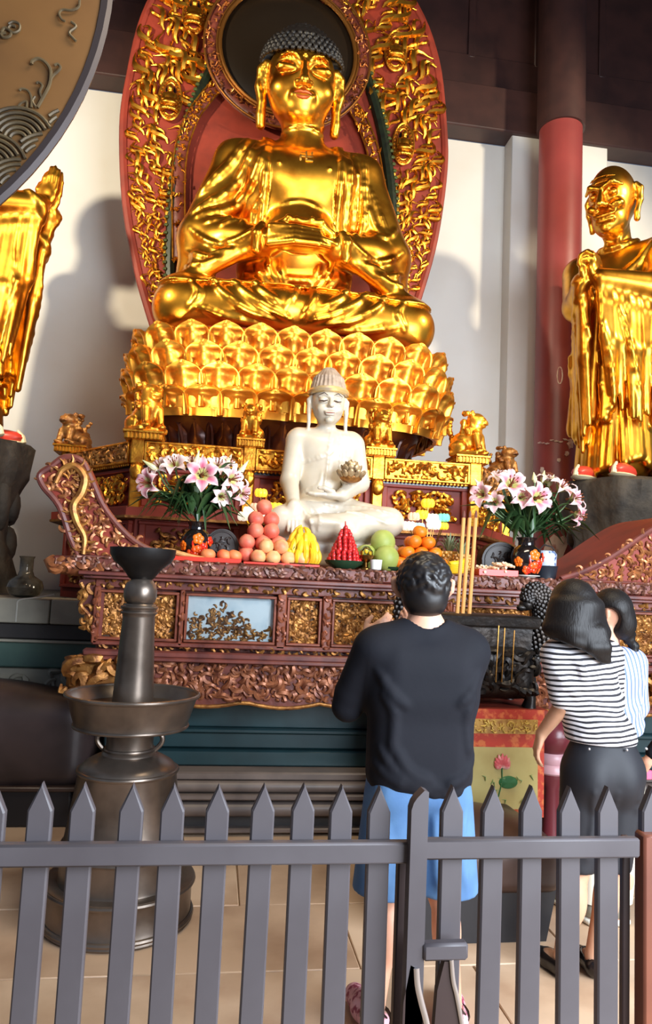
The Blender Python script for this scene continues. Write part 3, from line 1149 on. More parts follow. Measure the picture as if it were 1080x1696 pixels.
PETG = mat('petal_gilding', srgb(232, 168, 64), 0.40, 0.95, (srgb(170, 100, 34), 7, 4, 0.42, 0.78), (0.2, 16, 0.01))
rows = [(3.42, 0.37, 0.00, 0.085, 27), (3.23, 0.37, 0.045, 0.09, 27), (3.05, 0.36, 0.06, 0.10, 27), (2.985, 0.225, 0.03, 0.11, 27)]
for j, (z0, h, da, lean, n) in enumerate(rows):
    m = MB().grid(petal_fn(0.33, h, lean, 0.035), 29, 25, thick=0.035)
    ob = m.build('petal', PETG, lt, smooth=60)
    ob.data.transform(Matrix.Translation(Vector(lt.location)))
    d, L = ringpts(LA + da - 0.03, LB + da - 0.03, n)
    first = True
    for i in range(n):
        s = (i + (0.5 if j % 2 else 0)) / n * L[-1]
        k = next(q for q in range(len(L)) if L[q] >= s)
        x, y = d[k]
        x2, y2 = d[(k + 3) % 900]
        x1, y1 = d[(k - 3) % 900]
        ang = atan2(y2 - y1, x2 - x1)
        if y > LY + 0.55:
            continue
        o = ob if first else dup(ob, parent=lt)
        first = False
        o.location = Vector((x, y, z0)) - lt.location
        o.rotation_euler = (0.0, 0, ang)
        o.scale = (L[-1] / n / 0.33 * 1.16, 1, 1)
# small dark down-turned petals on the bowl
m = MB().grid(petal_fn(0.30, 0.30, 0.10, 0.05), 13, 11, thick=0.02)
ob = m.build('under_petal', mat('dark_petal', srgb(70, 34, 22), 0.3, 0.3), lt, smooth=60)
ob.data.transform(Matrix.Translation(Vector(lt.location)))
d, L = ringpts(LA - 0.30, LB - 0.30, 24)
first = True
for i in range(24):
    s = (i + 0.5) / 24 * L[-1]
    k = next(q for q in range(len(L)) if L[q] >= s)
    x, y = d[k]
    if y > LY + 0.3:
        continue
    ang = atan2(d[(k + 3) % 900][1] - d[(k - 3) % 900][1], d[(k + 3) % 900][0] - d[(k - 3) % 900][0])
    o = ob if first else dup(ob, parent=lt)
    first = False
    o.location = Vector((x, y, 2.72)) - lt.location
    o.rotation_euler = (0, 0, ang)

# ================================================================== the great seated Buddha
BX, BY = 0.60, 7.02
bd = thing('buddha_statue', 'great golden seated Buddha statue with hands in its lap', 'statue', (BX, BY, 3.84))
S = SDF((BX - 1.42, 5.95, 3.80), (BX + 1.42, 7.62, 7.10), 0.014)


def b3(x, y, z):
    return (BX + x, BY + y, z)


# legs crossed under the robe
S.ell(b3(0, -0.05, 4.02), (1.18, 0.62, 0.20), 0.0)
for s in (-1, 1):
    S.cap(b3(s * 0.42, 0.05, 4.20), b3(s * 1.06, -0.42, 4.07), 0.30, 0.25, 0.12)
    S.cap(b3(s * 1.06, -0.42, 4.07), b3(s * 0.15, -0.66, 4.06), 0.25, 0.20, 0.10)
S.ell(b3(0, -0.62, 4.02), (0.36, 0.17, 0.17), 0.10)
# torso
S.ell(b3(0, 0.06, 4.70), (0.56, 0.40, 0.62), 0.10)
S.ell(b3(0, 0.06, 5.48), (0.62, 0.42, 0.58), 0.14)
S.cap(b3(-0.58, 0.10, 5.84), b3(0.58, 0.10, 5.84), 0.245, 0.245, 0.14)
for s in (-1, 1):
    S.ell(b3(s * 0.24, -0.26, 5.62), (0.26, 0.12, 0.22), 0.12)
    S.cap(b3(s * 0.63, 0.10, 5.78), b3(s * 0.93, 0.04, 4.98), 0.23, 0.215, 0.10)
    S.cap(b3(s * 0.93, 0.02, 4.96), b3(s * 0.36, -0.46, 4.78), 0.205, 0.105, 0.08)
    # sleeve falling from the forearm to the knee
    S.cap(b3(s * 0.95, 0.02, 4.9), b3(s * 1.02, 0.05, 4.30), 0.17, 0.15, 0.10)
    S.cap(b3(s * 0.80, -0.14, 4.80), b3(s * 1.02, -0.30, 4.34), 0.13, 0.07, 0.10)
    S.cap(b3(s * 0.52, -0.36, 4.74), b3(s * 1.14, -0.46, 4.27), 0.055, 0.045, 0.05)
    S.cap(b3(s * 0.30, -0.46, 4.80), b3(s * 0.56, -0.36, 4.72), 0.085, 0.06, 0.05)
# belly and belt
S.ell(b3(0, -0.26, 4.98), (0.34, 0.14, 0.26), 0.10)
# neck and head
S.cap(b3(0, 0.0, 6.0), b3(0, -0.03, 6.40), 0.225, 0.20, 0.08)
TILT, PV = radians(17), (0.0, -0.02, 6.37)
HR3 = rotm(TILT, 0, 0)


def hb(x, y, z):
    """a point of the bowed head"""
    v = HR3 @ np.array([x * 1.06, (y - PV[1]) * 0.95, (z - PV[2]) * 0.90])
    return (BX - 0.05 + v[0], BY + PV[1] + v[1], PV[2] + v[2])


S.ell(hb(0, -0.05, 6.70), (0.350, 0.345, 0.40), 0.04, rot=HR3)
S.ell(hb(0, -0.12, 6.48), (0.29, 0.27, 0.25), 0.08, rot=HR3)
for s in (-1, 1):
    S.ell(hb(s * 0.17, -0.24, 6.54), (0.14, 0.13, 0.13), 0.06, rot=HR3)
# robe: a shell over shoulders, arms and back that leaves the chest open
R = SDF((BX - 1.42, 5.95, 3.80), (BX + 1.42, 7.62, 7.10), 0.014)
R.D = S.D - 0.032
zz = R.ax[2][None, None, :]
xx = R.ax[0][:, None, None]
yy = R.ax[1][None, :, None]
R.put(lambda x, y, z: np.maximum(np.maximum(np.abs(x - BX) - (0.35 + 0.02 * np.sin(z * 9)), y - (BY + 0.06)), np.maximum(4.86 - z, z - 6.3)), (BX - 0.5, 5.9, 4.8), (BX + 0.5, BY + 0.1, 6.4), 0.03, 's')
R.D = np.maximum(R.D, np.broadcast_to(np.maximum(zz - (5.98 + 0.10 * (np.abs(xx - BX) < 0.42)), 4.25 - zz), R.D.shape))
S.D = np.minimum(S.D, R.D)
del R
# hands: two flat palms one over the other, thumbs meeting
S.ell(b3(-0.02, -0.56, 4.76), (0.36, 0.16, 0.075), 0.04)
for k in range(4):
    S.poly([b3(-0.30, -0.60 - 0.012 * k, 4.70 + 0.048 * k), b3(-0.08, -0.715 + 0.012 * k, 4.695 + 0.048 * k), b3(0.14, -0.70 + 0.016 * k, 4.70 + 0.046 * k), b3(0.25 - 0.02 * k, -0.63 + 0.02 * k, 4.715 + 0.042 * k)], [0.040, 0.036, 0.033, 0.024], 0.006)
for s in (-1, 1):
    S.poly([b3(s * 0.27, -0.58, 4.86), b3(s * 0.14, -0.64, 4.925), b3(s * 0.018, -0.655, 4.915)], [0.045, 0.038, 0.03], 0.01)
    # cuffs of the sleeves
    S.poly([b3(s * 0.38, -0.56, 4.88), b3(s * 0.42, -0.60, 4.78), b3(s * 0.42, -0.54, 4.66)], 0.045, 0.02)
# face
for s in (-1, 1):
    S.ell(hb(s * 0.155, -0.385, 6.735), (0.105, 0.05, 0.055), 0.04, 's', rot=HR3)
    S.ell(hb(s * 0.155, -0.335, 6.735), (0.115, 0.060, 0.050), 0.012, rot=HR3)
    S.poly([hb(s * (0.045 + 0.055 * t), -0.405 + 0.020 * (t - 1) ** 2 + (0.030 if t == 4 else 0), 6.775 + (0.045, 0.085, 0.095, 0.075, 0.025)[t]) for t in range(5)], [0.014, 0.02, 0.02, 0.018, 0.010], 0.016)
    S.poly([hb(s * (0.05 + 0.05 * t), -0.398 - (0.012 if t in (1, 2, 3) else 0) + (0.03 if t == 4 else 0), 6.722 + (0, -0.004, -0.008, -0.002, 0.012)[t]) for t in range(5)], 0.015, 0.006, 's')
    S.ell(hb(s * 0.052, -0.455, 6.565), (0.04, 0.045, 0.034), 0.02, rot=HR3)
    # long ears
    S.poly([hb(s * 0.335, -0.02, 6.86), hb(s * 0.375, 0.0, 6.80), hb(s * 0.385, 0.0, 6.62), hb(s * 0.36, -0.02, 6.46)], [0.045, 0.05, 0.055, 0.05], 0.025)
    S.poly([hb(s * 0.36, -0.03, 6.46), hb(s * 0.365, -0.03, 6.32), hb(s * 0.36, -0.03, 6.22)], [0.045, 0.052, 0.05], 0.01)
    S.poly([hb(s * 0.365, -0.055, 6.80), hb(s * 0.385, -0.06, 6.70), hb(s * 0.36, -0.065, 6.58)], 0.02, 0.012, 's')
S.poly([hb(0, -0.425, 6.78), hb(0, -0.475, 6.66), hb(0, -0.515, 6.575)], [0.026, 0.034, 0.052], 0.03)
S.cap(hb(-0.085, -0.40, 6.455), hb(0.085, -0.40, 6.455), 0.035, 0.035, 0.03)
S.ell(hb(0, -0.325, 6.345), (0.14, 0.09, 0.10), 0.10, rot=HR3)
S.ell(hb(0, -0.405, 6.865), 0.018, 0.008, rot=HR3)
# neck rings
for z in (6.14, 6.25):
    S.poly([b3(0.215 * sin(a), -0.02 - 0.215 * cos(a), z - 0.02 * cos(a)) for a in np.linspace(-1.5, 1.5, 9)], 0.014, 0.012)
# drapery
FR = lambda lines: [[(BX + x, z) for x, z in ln] for ln in lines]
S.folds(FR([[(-0.30, 6.12), (-0.35, 5.8), (-0.37, 5.3), (-0.37, 4.92)],
            [(0.30, 6.12), (0.36, 5.8), (0.37, 5.3), (0.36, 4.92)]]), 0.034, k=0.016)
S.folds(FR([[(0.44, 6.0), (0.46, 5.6), (0.47, 5.2), (0.45, 4.9)], [(0.53, 5.98), (0.55, 5.6), (0.56, 5.2), (0.53, 4.95)],
            [(0.62, 5.9), (0.64, 5.6), (0.66, 5.25), (0.62, 5.0)]]), 0.042, k=0.016)
S.folds(FR([[(-0.44, 5.92), (-0.55, 5.62), (-0.74, 5.36), (-1.02, 5.14)], [(-0.40, 5.70), (-0.50, 5.42), (-0.70, 5.22), (-0.98, 5.08)],
            [(-0.55, 5.95), (-0.68, 5.72), (-0.85, 5.5), (-0.98, 5.34)]]), 0.055, k=0.022)
S.folds(FR([[(-0.40, 5.30), (-0.52, 5.12), (-0.72, 5.04), (-0.9, 5.0)], [(-0.42, 5.10), (-0.55, 5.02), (-0.75, 4.95)], [(-0.46, 5.2), (-0.46, 4.98)], [(-0.54, 5.1), (-0.55, 4.93)],
            [(0.70, 5.6), (0.82, 5.3), (0.9, 5.1)], [(0.72, 5.12), (0.8, 5.05), (0.9, 5.08), (0.98, 5.2)], [(0.70, 5.4), (0.78, 5.2), (0.90, 5.02)]]), 0.034, k=0.02)
S.folds(FR([[(-1.05, 4.95), (-0.85, 4.78), (-0.62, 4.76), (-0.42, 4.84)], [(-1.08, 4.75), (-0.9, 4.62), (-0.65, 4.66)], [(-1.08, 4.55), (-0.95, 4.47), (-0.75, 4.56)],
            [(1.05, 4.95), (0.85, 4.78), (0.62, 4.76), (0.42, 4.84)], [(1.08, 4.75), (0.9, 4.62), (0.65, 4.66)], [(1.08, 4.55), (0.95, 4.47), (0.75, 4.56)]]), 0.034, k=0.02)
S.folds(FR([[(-0.26, 5.02), (-0.10, 5.06), (0.10, 5.06), (0.26, 5.02)], [(-0.2, 5.04), (-0.13, 4.92)], [(0.12, 5.05), (0.06, 4.92)], [(0.22, 5.03), (0.16, 4.92)], [(-0.1, 5.05), (-0.06, 4.93)]]), 0.028, k=0.012)
S.folds(FR([[(-0.20, 5.24), (0.0, 5.29), (0.20, 5.24)]]), 0.016, k=0.02)
leg = []
for s in (-1, 1):
    leg += [[(s * 0.98, 4.24), (s * 0.90, 4.12), (s * 0.98, 3.98)], [(s * 0.80, 4.30), (s * 0.70, 4.14), (s * 0.50, 4.00), (s * 0.25, 3.92)], [(s * 0.62, 4.30), (s * 0.50, 4.15), (s * 0.32, 4.02), (s * 0.10, 3.93)],
            [(s * 0.42, 4.28), (s * 0.34, 4.16), (s * 0.2, 4.05)], [(s * 0.95, 4.02), (s * 0.65, 3.93), (s * 0.35, 3.89)]]
S.folds(FR(leg), 0.034, k=0.026)
S.folds(FR([[(-0.75, 4.33), (-0.55, 4.36), (-0.2, 4.33), (0.0, 4.36), (0.3, 4.33), (0.7, 4.31)], [(0.0, 4.34), (-0.05, 4.2), (-0.15, 4.0)], [(0.06, 4.32), (0.12, 4.15), (0.02, 3.95)]]), 0.03, k=0.02)
S.ell(b3(0.02, -0.62, 4.27), (0.06, 0.05, 0.05), 0.02)
S.folds(FR([[(x, 4.66), (x * 0.8, 4.52), (x * 0.5, 4.36)] for x in (-0.42, -0.3, -0.18, 0.2, 0.32, 0.44)] + [[(-0.5, 4.58), (-0.2, 4.50), (0.1, 4.50), (0.5, 4.58)]]), 0.036, k=0.02)
for x in (-0.24, 0.25):
    S.ell((BX + x, (S.front(BX + x, 5.62) or BY) + 0.004, 5.62), 0.022, 0.006)
ez, eu = 5.74, 0.056
EMB = []
for (x0, z0, x1, z1) in [(-1, 0, 0, 0), (0, 0, 1, 0), (0, -1, 0, 0), (0, 0, 0, 1), (0, 1, -1, 1), (1, 0, 1, 1), (0, -1, 1, -1), (-1, 0, -1, -1)]:
    xm, zm = BX + 0.02 + (x0 + x1) / 2 * eu, ez + (z0 + z1) / 2 * eu
    EMB.append((xm, S.front(xm, zm) + 0.012, zm, abs(x1 - x0) * eu + 0.016, abs(z1 - z0) * eu + 0.016))
S.build('body', GOLD2, bd)

# hair: snail curls, cranial bump and red jewel
S = SDF((BX - 0.60, BY - 0.72, 6.4), (BX + 0.50, BY + 0.52, 7.40), 0.012)
S.ell(hb(0, 0.03, 6.86), (0.410, 0.40, 0.325), rot=HR3)
S.ell(hb(0, 0.02, 7.12), (0.26, 0.25, 0.15), 0.08, rot=HR3)
S.box(hb(0, -0.40, 6.55), (0.6, 0.36, 0.42), 0.05, 0.02, 's', rot=HR3 @ rotm(radians(-4), 0, 0))
S.box(hb(0, 0.0, 6.38), (0.7, 0.7, 0.24), 0.02, 0.02, 's', rot=HR3)
for i in range(9):
    z = 6.93 + i * 0.047
    rr = 0.42 * sqrt(max(0.02, 1 - ((z - 6.86) / 0.40) ** 2)) if z < 7.12 else 0.26 * sqrt(max(0.05, 1 - ((z - 7.12) / 0.17) ** 2))
    n = max(6, int(2 * pi * rr / 0.062))
    for k in range(n):
        a = 2 * pi * (k + 0.5 * (i % 2)) / n
        if cos(a) < -0.3:
            continue
        S.ell(hb(0.94 * rr * sin(a), 0.03 - rr * cos(a), z), 0.027, 0.006)
S.build('hair', mat('blue_black_hair', srgb(24, 20, 18), 0.5), bd)
MB().ell(hb(0, -0.235, 7.10), (0.075, 0.05, 0.045), 14, 8).build('crown_jewel', mat('red_jewel', srgb(122, 40, 44), 0.3), bd)
# red lips
LIP = mat('statue_lip_red', srgb(164, 78, 36), 0.35, 0.5)
m = MB()
m.tube([hb(x, -0.436 + 0.9 * x * x, 6.468 + dz) for x, dz in ((-0.085, -0.004), (-0.05, 0.012), (-0.02, 0.018), (0, 0.012), (0.02, 0.018), (0.05, 0.012), (0.085, -0.004))], [0.005, 0.014, 0.017, 0.016, 0.017, 0.014, 0.005], 8)
m.tube([hb(x, -0.436 + 0.9 * x * x, 6.438 - dz) for x, dz in ((-0.075, -0.012), (-0.04, 0.006), (0, 0.012), (0.04, 0.006), (0.075, -0.012))], [0.005, 0.018, 0.021, 0.018, 0.005], 8)
m.build('lips', LIP, bd)
# the auspicious emblem on the chest
m = MB()
for xm, ym, zm, wx, wz in EMB:
    m.box((xm, ym, zm), (wx, 0.06, wz), 0.003)
m.build('chest_emblem', gold('bright_gilding', 0.3, (240, 196, 104), False, 0.02), bd)

# ================================================================== flaming mandorla behind the Buddha
MX, MY = 0.53, 7.92
md = thing('mandorla', 'tall red pointed mandorla board covered with golden flames behind the great statue', 'mandorla', (MX, MY, 3.3))
OUT = [(2.6, 0.9), (3.3, 1.02), (3.9, 1.20), (4.46, 1.42), (5.0, 1.60), (5.73, 1.77), (6.6, 1.86), (7.2, 1.83), (7.95, 1.72), (8.6, 1.45), (9.2, 0.95), (9.6, 0.4)]
INN = [(3.3, 1.0), (4.4, 1.17), (5.2, 1.25), (6.1, 1.23), (6.9, 1.09), (7.5, 0.90), (8.0, 0.70), (8.45, 0.42)]


def hw(tab, z):
    for (a, p), (b, q) in zip(tab, tab[1:]):
        if a <= z <= b:
            return p + (q - p) * (z - a) / (b - a)
    return 0.0


def outline(tab, apex):
    r = [(q[0], q[1]) for q in catmull([(w, z) for z, w in tab] + [(0, apex)], 5)]
    return [(MX + x, z) for x, z in r] + [(MX - x, z) for x, z in r[::-1][1:]]


MB().prism(outline(OUT, 9.9), MY, MY + 0.10).build('board', RED, md)
MB().tube([(x, MY + 0.02, z) for x, z in outline(OUT, 9.9)], 0.05, 8).build('outer_edge', RED, md)
gr = [(x, MY - 0.03, z) for x, z in outline(INN, 8.75)]
GREENB = mat('green_black_band', srgb(36, 46, 30), 0.4, 0.2, (srgb(24, 26, 22), 12, 3, 0.4, 0.7))
band = MB().tube(gr, 0.062, 8).build('green_band', GREENB, md)
m = MB()
for i in range(0, len(gr) - 1):
    a, b = np.array(gr[i]), np.array(gr[i + 1])
    k = max(1, int(np.linalg.norm(b - a) / 0.065))
    for j in range(k):
        q = a + (b - a) * j / k
        e = q[0] - MX
        m.ell(q + np.array([0.055 * (1 if e > 0 else -1), -0.045, 0.0]), (0.030, 0.022, 0.022), 6, 4)
o = m.build('leaf_beading', mat('green_gilt_beading', srgb(86, 96, 54), 0.4, 0.4), band)
o['kind'] = 'stuff'
# inner gilt band of the body halo and the head halo
q1 = [(289 + 8, 430), (297, 278), (315, 205), (340, 166), (366, 136)]
q2 = [(570, 165), (588, 185), (603, 213), (620, 268), (632, 380)]
for ln in (q1, q2):
    c = [tuple(P(x, y, MY - 0.06)) for x, y in ln]
    c = [(q[0], q[1], q[2]) for q in catmull(c, 6)]
    bb = MB().tube(c, 0.075, 8, flat=((0, 1, 0), 0.5)).build('halo_band', REDW, md)
    m = MB()
    for off_ in (-0.07, 0.07):
        cc = np.array(c)
        t = np.gradient(cc, axis=0)
        nn = np.stack([t[:, 2], 0 * t[:, 0], -t[:, 0]], 1)
        nn /= np.linalg.norm(nn, axis=1)[:, None]
        m.tube(cc + nn * off_ + np.array([0, -0.03, 0]), 0.011, 6)
    g = random.Random(9)
    for q in c:
        for r_ in range(4):
            a = g.uniform(0, 6.3)
            p0 = np.array(q) + np.array([g.uniform(-.05, .05), -0.045, g.uniform(-.05, .05)])
            m.tube([p0, p0 + np.array([0.03 * cos(a), -0.012, 0.03 * sin(a)]), p0 + np.array([0.05 * cos(a + 0.8), 0, 0.05 * sin(a + 0.8)])], [0.008, 0.014, 0.005], 5)
    o = m.build('band_scrolls', GOLDC, bb)
    o['kind'] = 'stuff'
hc = P(478, 84, 7.72)
HR = 0.78
hd = MB().lathe([(0.0, -0.06), (HR * 0.6, -0.05), (HR - 0.03, -0.02), (HR, 0), (HR, 0.06), (0, 0.06)], (hc.x, 7.76, hc.z), 56, rot=rotm(-pi / 2)).build('halo_disc', mat('halo_black_lacquer', srgb(34, 26, 18), 0.3, 0.15), md)
m = MB()
for rr, w in ((HR - 0.005, 0.024), (HR + 0.17, 0.014), (HR + 0.03, 0.012)):
    m.tube([(hc.x + rr * sin(a), 7.70, hc.z + rr * cos(a)) for a in np.linspace(0, 2 * pi, 49)], w, 8, caps=False)
m.build('halo_rim', mat('rim_gilding', srgb(150, 98, 44), 0.35, 0.8), hd)
MB().tube([(hc.x + (HR + 0.09) * sin(a), 7.75, hc.z + (HR + 0.09) * cos(a)) for a in np.linspace(0, 2 * pi, 49)], 0.085, 8, caps=False, flat=((0, 1, 0), 0.5)).build('halo_ring', REDW, hd)
m = MB()
g = random.Random(4)
for i in range(260):
    a, rr = g.uniform(0, 2 * pi), HR + 0.09 + g.uniform(-.05, .05)
    p0 = np.array([hc.x + rr * sin(a), 7.695, hc.z + rr * cos(a)])
    t = g.uniform(0, 6.3)
    m.tube([p0, p0 + np.array([0.025 * cos(t), -0.012, 0.025 * sin(t)]), p0 + np.array([0.045 * cos(t + 0.9), 0, 0.045 * sin(t + 0.9)])], [0.007, 0.013, 0.004], 5)
o = m.build('halo_scrolls', mat('halo_gilding', srgb(190, 120, 62), 0.35, 0.8, (srgb(110, 50, 30), 14, 3, 0.4, 0.7)), hd)
o['kind'] = 'stuff'


# flames: six carved tongues, copied over the border
def flame(mb, seed):
    g = random.Random(seed)
    for b in range(g.choice((1, 2, 2))):
        pts, rs = [], []
        a = pi / 2 + g.uniform(-.3, .3)
        x, z = g.uniform(-.08, .08) * b, -0.5 + 0.28 * b
        L = 1.0 if b == 0 else 0.6
        wob = g.uniform(0.5, 1.0) * g.choice((-1, 1))
        hook = seed % 3 == 0
        for i in range(9):
            f = i / 8
            pts.append((x, -0.10 * sin(pi * f), z))
            rs.append(L * (0.014 + 0.088 * sin(pi * min(1, f * 1.05 + 0.06)) ** 1.3 * (1 - f * 0.6)))
            a2 = a + wob * sin(f * 2 * pi) + (2.2 * (f - 0.4) if hook and f > 0.4 else 0)
            x += cos(a2) * L / 8
            z += sin(a2) * L / 8
        mb.tube(pts, rs, 6)


FL = []
for k in range(6):
    m = MB()
    flame(m, k + 40)
    ob = m.build('flame_tongue', GOLD, md)
    ob.data.transform(Matrix.Translation(Vector(md.location)))
    FL.append([ob, False])
med_px = [(282, 165), (322, 24), (655, 86), (668, 240)]
meds = [P(x, y, MY - 0.05) for x, y in med_px]
g = random.Random(17)
placed = []
cnt = 0
for tries in range(9000):
    z = g.uniform(4.1, 8.75)
    s = g.choice((-1, 1))
    wi, wo = hw(INN, z) + 0.10 if z < 8.45 else 0.1, hw(OUT, z) - 0.06
    if wo < wi:
        continue
    w = g.uniform(wi, wo)
    x = MX + s * w
    big = min(1, max(0.45, (z - 4.0) / 3.2))
    if any(abs(x - p.x) < 0.17 and abs(z - p.z) < 0.31 for p in meds):
        continue
    md_ = 0.125 * big + 0.010
    if any((x - a) ** 2 + (z - b) ** 2 < (md_) ** 2 for a, b in placed):
        continue
    placed.append((x, z))
    rec = FL[g.randrange(6)]
    o = rec[0] if not rec[1] else dup(rec[0], parent=md)
    rec[1] = True
    o.location = Vector((x, MY - 0.005, z)) - md.location
    o.rotation_euler = (0, s * (g.uniform(0.45, 0.85) if big > 0.6 else g.uniform(-0.2, 1.0)), 0)
    sc = g.uniform(0.32, 0.52) * big
    o.scale = (sc * s * g.choice((1, 1, -1)) * 1.25, sc * 1.1, sc)
    cnt += 1
    if cnt >= 298:
        break

# four small seated figures in oval frames
S = SDF((-0.12, -0.12, -0.2), (0.12, 0.06, 0.2), 0.007)
S.ell((0, -0.02, 0.10), (0.034, 0.036, 0.042))
S.ell((0, -0.015, 0.142), (0.02, 0.02, 0.018), 0.01)
S.ell((0, 0, 0.0), (0.062, 0.045, 0.085), 0.01)
S.ell((0, -0.03, -0.085), (0.098, 0.06, 0.035), 0.015)
for s in (-1, 1):
    S.cap((s * 0.062, -0.005, 0.035), (s * 0.075, -0.02, -0.04), 0.024, 0.02, 0.012)
    S.cap((s * 0.075, -0.025, -0.04), (0, -0.06, -0.05), 0.018, 0.016, 0.01)
for i in range(9):
    S.ell((0.09 * sin((i - 4) * 0.36), -0.055 * cos((i - 4) * 0.36), -0.145), (0.024, 0.02, 0.028), 0.008)
fig = None
for p in meds:
    m = MB()
    ring = [(p.x + 0.125 * sin(a), MY - 0.05, p.z + 0.24 * cos(a) + 0.03 * (1 - abs(sin(a))) * (cos(a) > 0)) for a in np.linspace(0, 2 * pi, 29)]
    m.tube(ring, 0.016, 6, caps=False)
    m.tube([(p.x + 0.72 * (x - p.x), y, p.z + 0.76 * (z - p.z)) for x, y, z in ring], 0.010, 6, caps=False)
    for k in range(0, 28):
        q = ring[k]
        m.ell((p.x + 0.87 * (q[0] - p.x), MY - 0.05, p.z + 0.88 * (q[2] - p.z)), 0.020, 6, 4)
    mo = m.build('oval_frame', GOLDC, md)
    MB().lathe([(0, 0), (0.115, 0), (0.115, 0.05), (0, 0.05)], (p.x, MY, p.z), 24, rot=rotm(pi / 2), sx=1, sy=2.0).build('oval_ground', RED, mo)
    MB().lathe([(0, -0.012), (0.055, -0.008), (0.06, 0.01), (0, 0.01)], (p.x, MY - 0.055, p.z + 0.10), 20, rot=rotm(-pi / 2)).build('dark_halo', BLACK, mo)
    if fig is None:
        fig = S.build('seated_figure', GOLD, mo)
        fig.data.transform(Matrix.Translation(Vector(md.location)))
        o = fig
    else:
        o = dup(fig, parent=mo)
    o.location = Vector((p.x, MY - 0.08, p.z)) - md.location

# ================================================================== the two standing disciples
def stump(loc, r, h, seed, label):
    t = thing('carved_stump', label, 'stump', loc)
    g = random.Random(seed)
    n = 56
    ph = [g.uniform(0, 6.3) for _ in range(6)]
    vs, fs = [], []
    prof = [(1.05, 0), (0.92, 0.12), (0.80, 0.35), (0.78, 0.55), (0.92, 0.72), (1.0, 0.80), (1.02, 0.97), (0.96, 1.0)]
    for k, (q, z) in enumerate(prof):
        for i in range(n):
            a = 2 * pi * i / n
            rr = r * q * (1 + 0.05 * sin(3 * a + ph[0] + z * 3) + 0.05 * sin(7 * a + ph[1]) + 0.035 * sin(19 * a + ph[2] + z) + 0.03 * g.uniform(-1, 1))
            vs.append((loc[0] + rr * cos(a), loc[1] + rr * sin(a), loc[2] + z * h))
    for k in range(len(prof) - 1):
        fs += [(k * n + i, k * n + (i + 1) % n, (k + 1) * n + (i + 1) % n, (k + 1) * n + i) for i in range(n)]
    fs.append(tuple((len(prof) - 1) * n + i for i in range(n)))
    MB().add(vs, fs).build('stump_body', STUMP, t, smooth=50)
    m = MB()
    for i in range(16):                        # knots and root ridges
        a = g.uniform(0, 6.3)
        z = g.uniform(0.1, 0.6) * h
        m.ell((loc[0] + 0.8 * r * cos(a), loc[1] + 0.8 * r * sin(a), loc[2] + z), (r * .13, r * .13, h * g.uniform(.08, .2)), 9, 6)
    o = m.build('knots', STUMP, t)
    o['kind'] = 'stuff'
    return t


STUMP = mat('old_stump_wood', srgb(66, 57, 46), 0.75, 0.0, (srgb(38, 33, 28), 5, 5, 0.4, 0.7), (0.5, 12, 0.03))
SHOE_R = mat('shoe_red_paint', srgb(196, 60, 44), 0.4)
SHOE_W = mat('shoe_sole_cream', srgb(226, 210, 170), 0.5)


